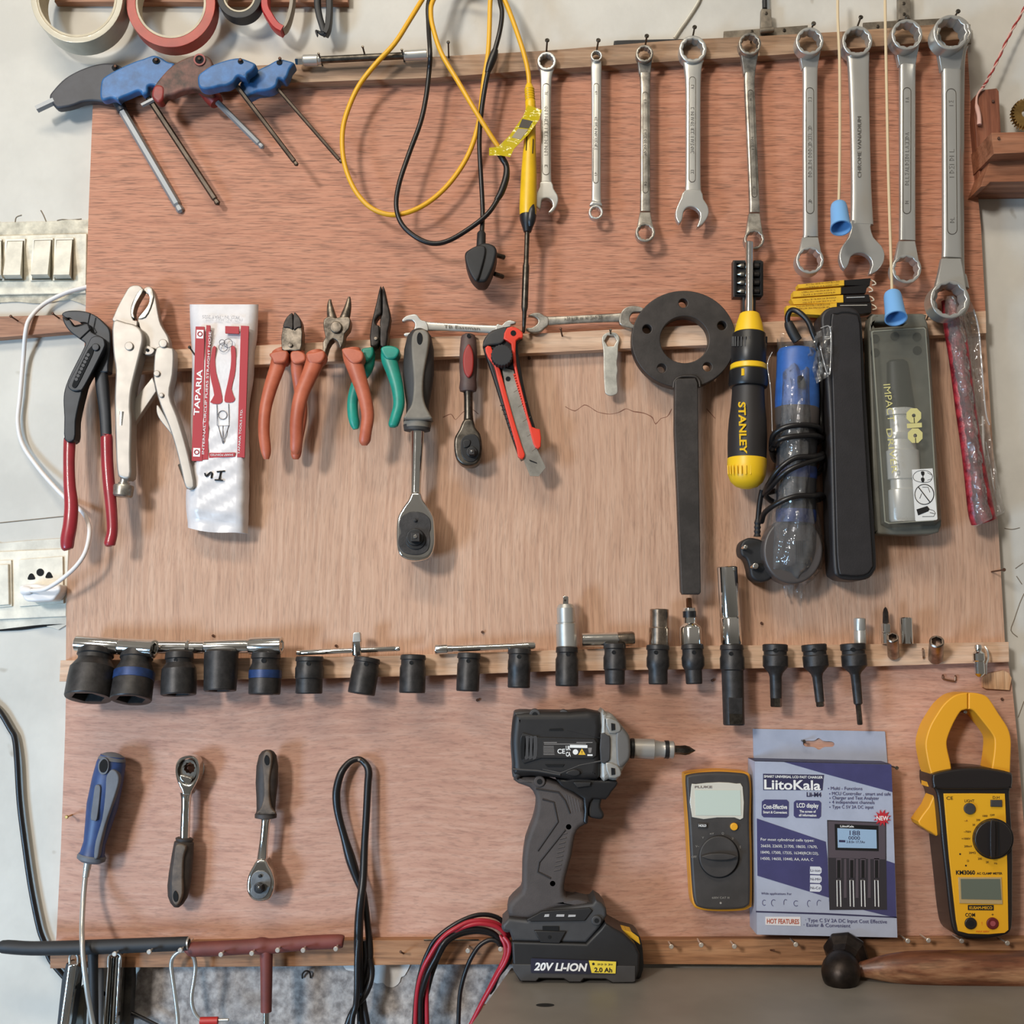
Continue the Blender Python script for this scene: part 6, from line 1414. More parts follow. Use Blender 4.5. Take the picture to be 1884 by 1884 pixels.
for i in range(4): flat('vent', cat(z('O', '%d,250 %d,262 %d,370 %d,392 %d,385 %d,265' % tuple(v + i * 24 for v in (212, 226, 224, 210, 196, 198))), 2), 0.058, 0.0603, hole if i == 0 else mg, t)
for s in ('375,205 450,202 460,215 370,215', '345,425 465,425 455,440 360,440'): flat('vent', z('O', s), 0.056, 0.0588, hole, t)
tube('panel_line', [(*z1('O', a, b), 0.0575) for a, b in ((480, 215), (690, 262))], 1.2, hole, t, n=6, smooth=False)
tube('panel_line', [(*z1('O', a, b), 0.0575) for a, b in ((330, 455), (440, 480), (560, 430), (690, 405))], 1.6, mg, t, n=6, smooth=False)
tube('panel_line', [(*z1('O', a, b), 0.0575) for a, b in ((145, 455), (300, 465), (440, 490))], 2.0, mg, t, n=6, smooth=False)
for x, y, dd, r in ((283, 118, 0.056, 7), (462, 118, 0.053, 6), (312, 532, 0.053, 7), (492, 812, 0.051, 7), (270, 955, 0.05, 7), (393, 1163, 0.051, 7), (112, 1432, 0.052, 7), (665, 1393, 0.0595, 6)):
    flat('screw_boss', circ(*z1('O', x, y), r + 3.5, 20), dd - 0.012, dd + 0.0006, mg if y < 200 or y > 1300 else gp, t, bev=2)
    flat('screw_hole', circ(*z1('O', x, y), r * 0.72, 18), dd - 0.004, dd + 0.0010, hole, t)
lb = flat('rating_label', z('O', '330,275 650,278 662,292 660,372 650,376 332,374'), 0.0596, 0.0602, M('label_dark', (46, 43, 42), 0.4), t)
for y, x0, x1 in ((290, 338, 420), (290, 540, 640), (300, 340, 600)): flat('label_print', z('O', '%d,%d %d,%d %d,%d %d,%d' % (x0, y - 3, x1, y - 3, x1, y + 2, x0, y + 2)), 0.0600, 0.0604, M('label_grey', (128, 122, 118), 0.5), lb)
flat('label_print', z('O', '500,304 608,306 608,324 500,322'), 0.0600, 0.0604, white_p, lb)
flat('label_print', z('O', '608,363 640,363 640,373 608,373'), 0.0600, 0.0604, white_p, lb)
for i in range(6): flat('label_print', z('O', '336,%d %d,%d %d,%d 336,%d' % (312 + i * 10, 400 + (i * 37) % 18, 312 + i * 10, 400 + (i * 37) % 18, 316 + i * 10, 316 + i * 10)), 0.0600, 0.0604, M('label_grey'), lb)
txt('CE', *z1('O', 446, 343), 0.0604, 8.5, white_p, lb, w=14, bold=0.02)
txt('UK\nCA', *z1('O', 490, 343), 0.0604, 8, white_p, lb, w=9, bold=0.03)
flat('label_print', circ(*z1('O', 534, 348), 5, 16), 0.0600, 0.0604, white_p, lb)
flat('label_print', z('O', '574,326 597,366 552,366'), 0.0600, 0.0604, M('warning_yellow', (226, 180, 60), 0.4), lb)
txt('!', *z1('O', 574, 351), 0.0606, 6, black_p, lb)
flat('label_print', z('O', '612,322 636,322 631,354 617,354'), 0.0600, 0.0604, M('label_grey'), lb)
flat('gear_case', cat(z('O', '688,108 730,110 765,116 812,172 860,232 874,262 878,330 874,388 845,435 812,492 790,526 740,520 688,505'), 2), 0.016, 0.056, sv, t, bev=10, res=4)
flat('case_front', cat(z('O', '782,215 815,190 862,240 876,300 874,380 850,420 815,450 788,430 780,330'), 2), 0.020, 0.0568, M('cast_grey', (108, 104, 100), 0.5, 0.3), t, bev=6, res=3)
flat('case_bracket', cat(z('O', '690,238 735,245 750,265 748,385 735,408 690,412'), 2), 0.050, 0.0580, mg, t, bev=2)
for y in (192, 468):
    flat('case_lug', cat(z('O', '720,%d 790,%d 815,%d 812,%d 745,%d' % (y - 55, y - 38, y - 5, y + 32, y + 42)), 2), 0.045, 0.0578, sv, t, bev=3)
    flat('case_bolt', z('O', '755,%d 778,%d 780,%d 757,%d' % (y - 22, y - 18, y + 20, y + 24)), 0.056, 0.0585, hole, t)
cA, cB = (*z1('O', 870, 325), 0.037), (*z1('O', 1280, 340), 0.037)
rev('chuck_ring', cA, cB, [(0, 17), (2, 18.5), (7, 18.5), (8, 16)], black, t, seg=28)
rev('chuck', cA, cB, [(7, 16), (8, 18), (44, 18.5), (46, 17), (55, 15), (63, 14.5), (66, 16), (80, 16), (82, 13)], M('chuck_steel', (176, 170, 162), 0.35, 0.55), t, seg=32)
rev('chuck_band', cA, cB, [(64, 16.4), (71, 16.8), (71.5, 16.8)], black, t, seg=28)
rev('bit', cA, cB, [(78, 8), (94, 8), (102, 9), (110, 7), (121, 0.5)], dsteel, t, seg=6)
gripo = cat(z('O', '150,505 300,505 420,540 450,560 582,640 590,700 612,785 562,820 532,870 512,990 474,1130 465,1210 482,1252 560,1262 630,1285 420,1320 240,1388 125,1372 120,1292 180,1230 204,1190 206,1050 225,900 270,780 290,690 285,622 250,570 180,545'), 2)
flat('grip', gripo, 0.020, 0.052, gp, t, bev=10, res=4)
for s in ('290,575 430,598 470,650 500,728', '330,640 400,660 425,780 300,960', '470,830 310,1030 300,1090 380,1130'):
    tube('grip_groove', [(x, y, 0.0520) for x, y in z('O', s)], 2.0, M('grip_groove', (44, 38, 36), 0.7), t, n=6, smooth=False)
for i in range(9):
    x, y = z1('O', 495 - i * 5, 850 + i * 28); tube('grip_rib', [(x - 16, y + 3, 0.0518), (x - 4, y, 0.0518)], 1.6, gp, t, n=6, smooth=False)
for i in range(5):
    tube('grip_rib', [(*z1('O', 478 + i * 18, 612 + i * 8), 0.0517), (*z1('O', 500 + i * 16, 730 - i * 4), 0.0517)], 1.2, gp, t, n=6, smooth=False)
flat('trigger_guard', cat(z('O', '415,515 480,520 560,505 640,520 720,525 792,530 790,560 762,592 722,645 640,640 615,700 612,790 582,780 583,640 460,572 430,540'), 2), 0.024, 0.054, black, t, bev=4, res=2)
flat('trigger', cat(z('O', '618,612 650,598 718,596 700,640 690,690 712,735 700,765 655,762 615,745 612,680'), 3), 0.028, 0.051, mk, t, bev=5, res=3)
flat('direction_switch', z('O', '520,535 630,535 625,560 545,570'), 0.050, 0.0572, mk, t, bev=1.5)
flat('mode_knob', cat(z('O', '470,480 520,455 560,465 560,490 520,500'), 2), 0.054, 0.0605, mk, t, bev=2)
flat('foot', cat(z('O', '122,1378 235,1392 320,1336 480,1312 640,1288 662,1262 700,1285 725,1318 730,1362 690,1432 600,1532 145,1522 125,1460 85,1455 80,1420 100,1400'), 1), 0.016, 0.0575, mg, t, bev=6, res=3)
flat('light_panel', z('O', '230,1388 330,1335 620,1312 640,1330 590,1395 260,1400'), 0.055, 0.0592, mk, t, bev=1.5)
for s in ('345,1354 372,1352 370,1368 340,1370', '418,1354 466,1354 464,1368 414,1368', '492,1356 536,1356 534,1368 488,1370'): flat('charge_light', z('O', s), 0.0585, 0.0596, M('light_grey', (176, 172, 170), 0.4), t)
flat('release_button', z('O', '278,1455 475,1460 435,1535 318,1530'), 0.056, 0.0600, mk, t, bev=2)
flat('button_slot', z('O', '330,1428 430,1428 430,1455 330,1455'), 0.0575, 0.0586, hole, t)
flat('button_dot', circ(*z1('O', 373, 1495), 3, 12), 0.0595, 0.0606, hole, t)
bt_ = flat('battery', cat(z('O', '140,1522 600,1536 690,1442 720,1405 760,1432 830,1470 905,1542 932,1600 930,1700 905,1775 760,1782 720,1760 590,1758 570,1778 490,1778 460,1756 310,1755 290,1774 190,1772 148,1700'), 1), 0.0135, 0.060, mk, t, bev=5, res=3)
flat('battery_band', z('O', '140,1662 300,1664 620,1670 905,1674 905,1768 890,1775 765,1776 722,1752 585,1750 565,1772 495,1772 462,1750 308,1748 288,1768 195,1766 150,1700'), 0.056, 0.0610, mg, bt_, bev=1.5)
flat('battery_side', cat(z('O', '700,1410 780,1440 910,1470 945,1530 955,1620 955,1700 920,1770 880,1700 900,1580 830,1500'), 2), 0.014, 0.046, mk, bt_, bev=4)
flat('side_label', cat(z('O', '800,1442 880,1462 925,1495 935,1540 880,1500 810,1470'), 1), 0.030, 0.0465, tape_y, bt_)
for i in range(3): pass
bl = flat('battery_label', z('O', '264,1626 786,1646 790,1655 782,1722 772,1726 264,1716 258,1708 258,1634'), 0.0606, 0.0618, M('label_navy', (40, 40, 56), 0.4), bt_)
txt('20V LI-ION', *z1('O', 443, 1678), 0.0619, 13.5, white_p, bl, w=98, rot=1, bold=0.035, shear=0.2)
yl = flat('label_yellow', z('O', '617,1640 786,1647 782,1720 634,1716'), 0.0614, 0.0621, M('label_lemon', (232, 206, 70), 0.4), bl)
txt('2.0 Ah', *z1('O', 706, 1697), 0.0622, 8, black_p, yl, w=33, rot=1, bold=0.03)
worn_text(*z1('O', 718, 1664), 0.0622, 2.6, 29, black_p, yl, rot=1, n=9, r=0.5)
flat('label_emblem', circ(*z1('O', 645, 1661), 2.4, 12), 0.0618, 0.0624, black_p, yl)

# ------------------------------------------------------------------ multimeter
t = thing('multimeter', 'small grey multimeter with yellow edge beside the charger box', 'multimeter', (1322, 1550, 0.0))
my = M('meter_yellow', (206, 140, 34), 0.45)
mgy = M('meter_grey', (62, 58, 56), 0.5, var=0.1)
flat('holster', cat(z('n', '125,185 150,145 300,122 520,108 740,120 850,135 885,180 900,350 895,700 905,1100 905,1630 880,1700 780,1735 500,1742 290,1718 215,1640 190,1350 160,800 138,400'), 4), 0.002, 0.022, my, t, bev=4, res=3)
flat('body', cat(z('n', '142,200 170,165 300,142 520,130 720,140 830,155 865,200 880,350 872,700 882,1100 880,1600 850,1680 760,1712 500,1722 310,1700 240,1630 210,1350 180,800 152,400'), 4), 0.010, 0.0275, mgy, t, bev=5, res=3)
lcdm = M('lcd_bezel', (206, 200, 186), 0.12, coat=0.6)
sc = flat('screen', cat(z('n', '200,300 250,268 520,246 720,262 795,300 802,660 700,655 500,655 210,650'), 2), 0.026, 0.0284, lcdm, t, bev=1)
flat('lcd', z('n', '240,338 768,338 776,630 250,628'), 0.028, 0.0288, M('lcd_green', (196, 206, 194), 0.10, coat=0.8), sc)
txt('FLUKE', *z1('n', 340, 300), 0.0286, 4, M('grey_print', (120, 110, 104), 0.5), sc, w=32, bold=0.03)
b_ = flat('hold_button', z('n', '280,718 385,722 385,778 278,770'), 0.026, 0.0295, mgy, t, bev=1.5)
txt('HOLD', *z1('n', 330, 747), 0.0298, 4, white_p, b_, w=14, bold=0.03)
flat('yellow_button', circ(*z1('n', 697, 762), 7, 22), 0.026, 0.0300, M('meter_button', (226, 160, 40), 0.4), t, bev=1.5)
dl = flat('dial', circ(*z1('n', 520, 1108), 36, 44, 38), 0.026, 0.0315, mgy, t, bev=2)
flat('dial_ring', circ(*z1('n', 520, 1108), 37.5, 44, 39.5), 0.026, 0.0282, hole, t)
flat('dial_grip', cat(z('n', '330,1100 420,1075 520,1068 620,1075 715,1098 715,1120 620,1145 520,1150 420,1142 330,1118'), 3), 0.031, 0.0375, mgy, dl, bev=2)
lp = M('pale_print', (150, 144, 136), 0.5)
for s, x, y in (('OFF', 232, 1108), ('V~', 270, 985), ('V', 335, 885), ('mV', 438, 838), ('Ω', 565, 838), ('))', 678, 892), ('||', 765, 990)):
    txt(s, *z1('n', x, y), 0.0278, 4, lp, t)
txt('600V CAT III', *z1('n', 540, 1580), 0.0278, 3.6, lp, t, w=32)
flat('jack_mark', circ(*z1('n', 540, 1642), 2, 10), 0.0272, 0.0279, lp, t)

# ------------------------------------------------------------------ battery charger carton
t = thing('charger_box', 'blue grey retail carton of a battery charger hanging on the lower board', 'box', (1515, 1560, 0.0))
lav = M('carton_lavender', (168, 173, 190), 0.5, var=0.03)
nav = M('carton_navy', (66, 64, 106), 0.5, var=0.05)
navd = M('carton_deep', (50, 48, 78), 0.5)
CD = 0.030
bm = bmesh.new()
fq = z('f', '40,325 1195,352 1246,1815 58,1790')
fa = [bm.verts.new(P(x, y, CD)) for x, y in fq]; fb = [bm.verts.new(Vector((v.co.x, -0.0005, v.co.z))) for v in fa]
bm.faces.new(fa); bm.faces.new(fb)
for i in range(4): bm.faces.new((fa[i], fb[i], fb[(i + 1) % 4], fa[(i + 1) % 4]))
from_bm('carton', bm, lav, t)
bm = bmesh.new()
e3 = [P(40, 0, 0)]
tv = [fa_ for fa_ in [P(*fq[0], CD), P(*fq[1], CD)]]
tb = [Vector((tv[1].x, -0.0005, tv[1].z)), Vector((tv[0].x, -0.0005, tv[0].z))]
vs = [bm.verts.new(v + Vector((0, 0, 0.0004))) for v in tv + tb]; bm.faces.new(vs)
from_bm('top_flap', bm, navd, t)
slot_ = cat(z('f', '448,175 470,152 540,150 580,128 620,152 690,158 715,178 700,202 630,205 585,228 540,205 470,200'), 3)
flat('hang_tab', z('f', '25,50 1138,72 1142,80 1162,340 36,310 30,280'), 0.0005, 0.0020, lav, t, holes=[slot_])
def fp(s, m, d=CD, name='print', par=None, smooth=0, holes=()):
    pts = z('f', s)
    return flat(name, cat(pts, smooth) if smooth else pts, d - 0.0002, d + 0.0003, m, par or t, holes=holes)
fp('290,331 1195,353 1204,585 640,432', nav)
fp('57,808 640,1005 655,1145 668,1478 62,1292', nav)
fp('1140,1160 1223,1188 1238,1648 1120,1622 668,1510 668,1478 1140,1560', nav)
fp('50,1590 640,1608 1240,1640 1240,1650 640,1622 50,1602', navd)
fp('110,430 625,440 620,480 612,570 112,568', navd, CD + 0.0001)
for i, (dx, sc_) in enumerate(((0, 1),)):
    pass
txt('SMART UNIVERSAL LCD FAST CHARGER', *z1('f', 366, 456), CD + 0.0006, 4.5, white_p, t, w=108, rot=1, bold=0.02)
txt('LiitoKala', *z1('f', 358, 522), CD + 0.0006, 17.5, white_p, t, w=104, rot=1, bold=0.022)
txt('Lii-M4', *z1('f', 540, 605), CD + 0.0004, 8, navd, t, w=27, rot=1, bold=0.03)
for s, x, y, w in (('Multi - Functions', 815, 553, 58), ('MCU Controller , smart and safe', 940, 598, 108), ('Charger and Test Analyzer', 892, 634, 86), ('4 independent channels', 872, 670, 78), ('Type C 5V 2A DC input', 868, 710, 76)):
    txt(s, *z1('f', x, y), CD + 0.0004, 6, nav, t, w=w, rot=0.6)
    flat('print', circ(z1('f', x, y)[0] - w / 2 - 4, z1('f', x, y)[1] + 0.5, 1.1, 8), CD - 0.0002, CD + 0.0004, nav, t)
for s, l in (('125,648 310,650 328,668 326,785 308,802 115,798 98,780 100,665', (('Cost-Effective', 212, 708, 8, 44), ('Smart & Convenient', 212, 755, 4.5, 44))), ('390,655 585,658 602,675 600,790 582,808 388,802 370,785 370,672', (('LCD display', 487, 697, 8, 40), ('The screen of', 487, 748, 4.5, 30), ('all information', 487, 780, 4.5, 32)))):
    b_ = fp(s, nav, CD + 0.0001, 'badge')
    for a in l: txt(a[0], *z1('f', a[1], a[2]), CD + 0.0006, a[3], white_p, b_, w=a[4], rot=1, bold=0.02)
for s, x, y, w in (('For most cylindrical cells types:', 315, 988, 98), ('26650, 22650, 21700, 18650, 17670,', 330, 1043, 104), ('18490, 17500, 17335, 16340(RCR123),', 335, 1098, 106), ('14500, 14650, 10440, AA, AAA, C', 312, 1150, 96)):
    txt(s, *z1('f', x, y), CD + 0.0006, 5, white_p, t, w=w, rot=1.2)
for i, s in enumerate(('Li-ion', 'Ni-MH', 'Ni-Cd')):
    y = 1247 + i * 74
    b_ = fp('508,%d 590,%d 605,%d 604,%d 588,%d 506,%d' % (y - 33, y - 31, y - 15, y + 18, y + 34, y + 30), M('carton_pale', (208, 210, 218), 0.5), CD + 0.0001, 'badge')
    txt(s, *z1('f', 552, y), CD + 0.0005, 4.6, navd, b_, w=18, rot=1.5)
txt('Wide applications For', *z1('f', 222, 1443), CD + 0.0004, 4, nav, t, w=56, rot=1)
for i, x in enumerate((120, 200, 300, 390, 500, 585)):
    c = z1('f', x, 1520 + i * 2)
    tube('print', [(c[0] + (3.5 + (i % 2)) * math.cos(a * 0.9), c[1] + (5 + i % 3) * math.sin(a * 0.9), CD + 0.0003) for a in range(1 + i % 3, 7)], 0.5, nav, t, n=5)
fp('130,1640 425,1640 428,1718 130,1708', M('carton_white', (220, 216, 216), 0.5), CD + 0.0001, 'badge')
txt('HOT FEATURES', *z1('f', 278, 1677), CD + 0.0006, 8.5, M('brick_ink', (176, 84, 60), 0.5), t, w=59, rot=1, bold=0.02)
txt('· Type C 5V 2A DC Input Cost Effective', *z1('f', 812, 1673), CD + 0.0004, 6.5, nav, t, w=150, rot=1.2)
txt('· Easier & Convenient', *z1('f', 650, 1710), CD + 0.0004, 6.5, nav, t, w=86, rot=1.2)
chb = M('charger_dark', (50, 46, 50), 0.45); chg = M('charger_brown', (84, 74, 80), 0.45)
fp('652,822 1150,842 1152,1180 1158,1580 672,1582 660,1150', chb, CD + 0.0002, 'charger_picture')
fp('660,830 1142,850 1144,1155 664,1140', chg, CD + 0.0004, 'charger_picture')
fp('715,855 1085,870 1088,1085 722,1075', black, CD + 0.0006, 'charger_picture')
lc = fp('738,890 1068,905 1072,1062 742,1055', M('picture_lcd', (150, 176, 202), 0.4), CD + 0.0008, 'charger_picture')
txt('188', *z1('f', 885, 930), CD + 0.0012, 8.5, navd, lc, w=19, rot=1); txt('0000', *z1('f', 880, 972), CD + 0.0012, 6.5, navd, lc, w=21, rot=1); txt('3.8.0v 17.7Av', *z1('f', 893, 1006), CD + 0.0012, 4.5, navd, lc, w=34, rot=1)
fp('752,990 805,992 805,1010 752,1008', navd, CD + 0.0010, par=lc)
txt('LiitoKala', *z1('f', 820, 874), CD + 0.0010, 3.6, white_p, t, w=25, rot=1, bold=0.02)
for i, x in enumerate((750, 860, 955, 1070)):
    fp('%d,1145 %d,1145 %d,1310 %d,1310' % (x - 22, x + 22, x + 20, x - 20), chg, CD + 0.0004, 'charger_picture')
    fp('%d,1160 %d,1160 %d,1310 %d,1310' % (x - 14, x + 14, x + 14, x - 14), black, CD + 0.0005, 'charger_picture')
    tube('charger_picture', [(*z1('f', x - 12, 1552), CD + 0.0006), (*z1('f', x - 16, 1330), CD + 0.0006), (*z1('f', x + 12, 1332), CD + 0.0006), (*z1('f', x + 18, 1555), CD + 0.0006)], 0.9, white_p, t, n=5, smooth=False)
for i, x in enumerate((805, 905, 1008)): fp('%d,1150 %d,1150 %d,1480 %d,1480' % (x - 9, x + 9, x + 12, x - 12), chg, CD + 0.0005, 'charger_picture')
sb = []
cx, cy = z1('f', 1120, 805)
for i in range(24):
    r = 15.5 if i % 2 else 8.5; a = math.pi * 2 * i / 24; sb.append((cx + r * 1.05 * math.cos(a), cy + r * math.sin(a)))
b_ = flat('burst', sb, CD, CD + 0.0012, M('burst_red', (186, 42, 52), 0.45), t)
txt('NEW', cx, cy, CD + 0.0013, 8, white_p, b_, w=22, rot=1, bold=0.02)
nail(*z1('f', 1240, 380), 'bright nail beside the upper corner of the charger carton', 0.0, 0.022, r=1.6, hr=3.4, m=nail_m, head=True)
nail(*z1('Q', 700, 362), 'nail in the hanging slot of the charger carton', 0.0, 0.010, r=1.6, hr=3, m=nail_m, head=True)

# ------------------------------------------------------------------ clamp meter
t = thing('clamp_meter', 'yellow and black clamp meter hanging by its closed jaws', 'clamp meter', (1790, 1560, 0.0))
cy_ = M('clamp_yellow', (226, 158, 36), 0.42)
cyf = M('clamp_face', (222, 162, 30), 0.42)
ji = cat(z('g', '362,640 350,560 326,450 330,385 372,280 420,198 448,182 480,176 520,190 580,262 655,362 668,420 660,520 640,640'), 3, False)
jo = cat(z('g', '222,680 196,600 172,480 170,400 200,300 245,220 300,140 370,80 430,60 475,57 530,58 600,76 640,115 700,210 765,310 788,400 786,520 780,680'), 3, False)
xm = z1('g', 477, 0)[0]
lo_ = [p for p in jo if p[0] < xm - 1]; li_ = [p for p in ji if p[0] < xm - 1][::-1]
ro_ = [p for p in jo if p[0] > xm + 1][::-1]; ri_ = [p for p in ji if p[0] > xm + 1]
flat('jaw', lo_ + [(xm - 0.5, z1('g', 0, 57)[1]), (xm - 0.5, z1('g', 0, 177)[1])] + li_, 0.008, 0.034, cy_, t, bev=3, res=3)
flat('jaw', ro_ + [(xm + 0.5, z1('g', 0, 57)[1]), (xm + 0.5, z1('g', 0, 177)[1])] + ri_, 0.008, 0.034, cy_, t, bev=3, res=3)
cb_ = M('clamp_black', (34, 29, 28), 0.35)
flat('body', cat(z('g', '215,660 235,632 380,602 500,592 640,602 775,630 800,660 796,735 778,775 788,950 800,1150 800,1500 798,1700 780,1785 700,1820 560,1835 440,1825 375,1785 345,1650 318,1400 290,1150 262,850 245,770 222,735'), 3), 0.003, 0.036, cb_, t, bev=5, res=3)
flat('hinge_cover', cat(z('g', '220,665 240,640 380,610 500,600 640,610 775,638 796,665 792,728 770,752 500,756 250,752 226,728'), 3), 0.032, 0.040, cb_, t, bev=4, res=3)
flat('trigger', cat(z('g', '245,800 230,790 190,880 115,985 150,1030 210,1065 275,1082'), 2), 0.006, 0.026, cy_, t, bev=3, res=2)
flat('trigger_root', z('g', '182,622 222,640 228,745 182,735'), 0.008, 0.024, cy_, t, bev=2)
fc = flat('face', cat(z('g', '300,785 520,784 742,786 750,960 760,1300 768,1770 740,1792 620,1802 480,1798 405,1778 390,1700 340,1250'), 1), 0.035, 0.0372, cyf, t, bev=1)
flat('light_button', circ(*z1('g', 490, 895), 10.5, 26), 0.037, 0.0395, mgy, t, bev=1)
flat('hold_button', z('g', '642,832 722,832 722,882 642,880'), 0.037, 0.0392, mgy, t, bev=1)
txt('CE', *z1('g', 342, 817), 0.0374, 6, black_p, t, w=12)
txt('LIGHT', *z1('g', 485, 837), 0.0374, 5, black_p, t, w=18); txt('D.H', *z1('g', 677, 812), 0.0374, 5, black_p, t, w=12)
txt('KM3060', *z1('g', 456, 1354), 0.0374, 7.5, black_p, t, w=35, bold=0.03); txt('AC CLAMP METER', *z1('g', 630, 1361), 0.0374, 4, black_p, t, w=47, bold=0.02)
for s, x, y in (('~A', 460, 980), ('OFF', 650, 940), ('1000', 597, 946), ('200', 548, 975), ('20', 516, 1010), ('~750V', 470, 1060), ('=1000V', 460, 1110), ('200mV', 475, 1165), ('20MΩ', 505, 1212), ('200', 560, 1255), ('2K', 615, 1280), ('Hz', 675, 1288), ('Ω', 474, 1270)):
    txt(s, *z1('g', x, y), 0.0374, 3.6, black_p if s != '~A' else M('rust_ink', (120, 70, 30), 0.5), t)
for x, y in ((418, 1222), (460, 1305)): flat('face_mark', circ(*z1('g', x, y), 1.6, 10), 0.0368, 0.0376, black_p, t)
flat('dial_ring', circ(*z1('g', 660, 1113), 37.5, 44), 0.036, 0.0395, cb_, t, bev=1.5)
flat('dial', circ(*z1('g', 660, 1113), 34.5, 44), 0.038, 0.0440, cb_, t, bev=2.5, res=3)
flat('dial_grip', cat(z('g', '640,985 655,978 672,985 676,1110 672,1238 655,1248 640,1240 636,1110'), 2), 0.0435, 0.0475, cb_, t, bev=1.5)
flat('dial_mark', z('g', '690,988 696,988 706,1235 698,1235'), 0.0435, 0.0446, hole, t)
sb_ = flat('screen_bezel', z('g', '405,1390 718,1390 726,1585 415,1578'), 0.0368, 0.0382, M('bezel_beige', (176, 150, 104), 0.5), t, bev=1)
flat('lcd', z('g', '422,1402 706,1402 716,1552 428,1546'), 0.038, 0.0387, M('lcd_dull', (98, 104, 92), 0.2, coat=0.4), sb_)
nb = flat('name_plate', z('g', '475,1590 660,1590 660,1628 475,1626'), 0.0368, 0.0377, black_p, t)
txt('KUSAM-MECO', *z1('g', 567, 1609), 0.0378, 5, cyf, nb, w=42, bold=0.02)
txt('COM', *z1('g', 490, 1660), 0.0374, 6.5, black_p, t, w=18, bold=0.02); txt('+', *z1('g', 652, 1658), 0.0374, 6, black_p, t)
for x, mm in ((497, cb_), (655, M('jack_red', (96, 26, 26), 0.45))):
    flat('jack', circ(*z1('g', x, 1724), 11, 26), 0.0365, 0.0388, mm, t, bev=1.5)
    flat('jack_hole', circ(*z1('g', x, 1724), 5, 20), 0.038, 0.0391, hole if x < 600 else M('jack_pink', (150, 70, 74), 0.5), t)
txt('!', *z1('g', 575, 1722), 0.0374, 6, M('orange_ink', (206, 96, 30), 0.5), t); txt('MAX 600V', *z1('g', 580, 1780), 0.0374, 3.4, M('orange_ink'), t, w=24)
nail(*z1('g', 455, 196), 'nail carrying the clamp meter inside its closed jaws', 0.0, 0.030, r=1.8, hr=3.2, m=nail_m, head=True)

# ------------------------------------------------------------------ T handled tools and things hanging under the bottom batten
blk_r = M('black_sleeve', (34, 35, 38), 0.6, var=0.12)
red_r = M('brick_sleeve', (112, 54, 46), 0.62, var=0.12, vs=30)
t = thing('t_wrench', 'black rubber covered T handle tool lying across the bottom nails', 'T wrench', (170, 1745, 0.03))
tube('handle', zd('M', '-10,1372,32 15,1352,32 200,1362,32 480,1357,32 800,1345,32 1160,1332,32', 0), [3, 11.5, 12.5, 13, 13, 12.5], blk_r, t, n=18, sub=4, smooth=True)
rev('tube_end', (*z1('M', 1140, 1333), 0.032), (*z1('M', 1172, 1331), 0.032), [(0, 11), (8.5, 11.5), (9.5, 10.5), (9.5, 8.5), (2, 8.5), (2, 0)], satin, t, seg=24)
tube('stem', zd('M', '574,1340,30 576,1500,31 578,1700,32 580,1950,33', 0), [10, 9, 9, 9], blk_r, t, n=16)
t = thing('t_wrench', 'brick red rubber covered T handle tool hanging on the bottom nails', 'T wrench', (490, 1745, 0.03))
tube('handle', zd('i', '345,275,30 365,280,30 600,272,30 900,255,30 1000,250,30 1100,250,30 1400,222,30 1700,208,30 1745,208,30', 0), [9, 13, 13.5, 13.5, 15.5, 13.5, 13, 12.5, 9], red_r, t, n=18, sub=4)
tube('stem', zd('i', '1040,240,30 1042,500,30 1040,850,30', 0), [12, 11, 10], red_r, t, n=18)
rev('steel_stem', (*z1('i', 1040, 840), 0.030), (*z1('i', 1036, 1150), 0.030), [(0, 7), (62, 7)], chrome, t, seg=20)

def channel(label, pts_bar, loop, d):
    t = thing('folding_handle', label, 'tool handle', (pts_bar[0][0], pts_bar[0][1], d), 'chrome channel handles under the bottom batten')
    return t
t = channel('chrome channel shaped handle hanging on a nail beside the bent screwdriver shaft', z('a', '790,530'), None, 0.02)
flat('channel', z('a', '780,530 895,530 790,1260 680,1260'), 0.016, 0.0300, chrome, t, bev=4, res=3)
flat('dark_side', z('a', '765,520 790,525 690,1260 655,1260 715,700'), 0.012, 0.026, rubber, t, bev=1)
flat('dark_side', z('a', '895,520 912,530 880,850 820,1260 785,1260'), 0.012, 0.024, rubber, t, bev=1)
tube('hanging_loop', zd('a', '808,540,24 805,450,24 830,408,25 870,408,25 898,440,25 900,540,24', 0), 2.4, satin, t, n=8)
t = channel('ribbed chrome channel handle hanging on a nail beside the black T stem', z('a', '1320,440'), None, 0.02)
for i, (x0, x1, m_) in enumerate(((1250, 1190, nickel), (1278, 1222, chrome), (1305, 1255, dsteel), (1332, 1285, satin), (1370, 1325, chrome))):
    flat('channel_rib', z('a', '%d,450 %d,450 %d,1260 %d,1260' % (x0, x0 + (18 if i < 4 else 24), x1 + (18 if i < 4 else 24), x1)), 0.014, 0.028 - 0.002 * (i % 2), m_, t, bev=1.2, res=2)
flat('dark_back', z('a', '1255,430 1400,430 1345,1260 1195,1260'), 0.012, 0.022, rubber, t, bev=1)
tube('hanging_loop', zd('a', '1252,560,27 1255,450,27 1285,408,27 1340,402,27 1385,418,27 1395,460,27 1390,560,26', 0), 2.4, satin, t, n=8)
tag(tube('grey_rod', zd('a', '1150,540,2 1150,800,2 1145,1080,2 1140,1300,2', 0), 7.5, M('grey_pipe', (124, 128, 134), 0.45), n=14), 'grey round rod hanging between the black T stem and ribbed handle', 'rod')
olive = M('olive_strip', (98, 92, 78), 0.6, var=0.15)
tag(flat('flat_bar', z('a', '925,790 985,800 960,1260 845,1260 880,980'), -0.002, 0.006, olive, bev=1, res=1), 'dull olive flat bar behind the bent screwdriver shaft', 'bar')
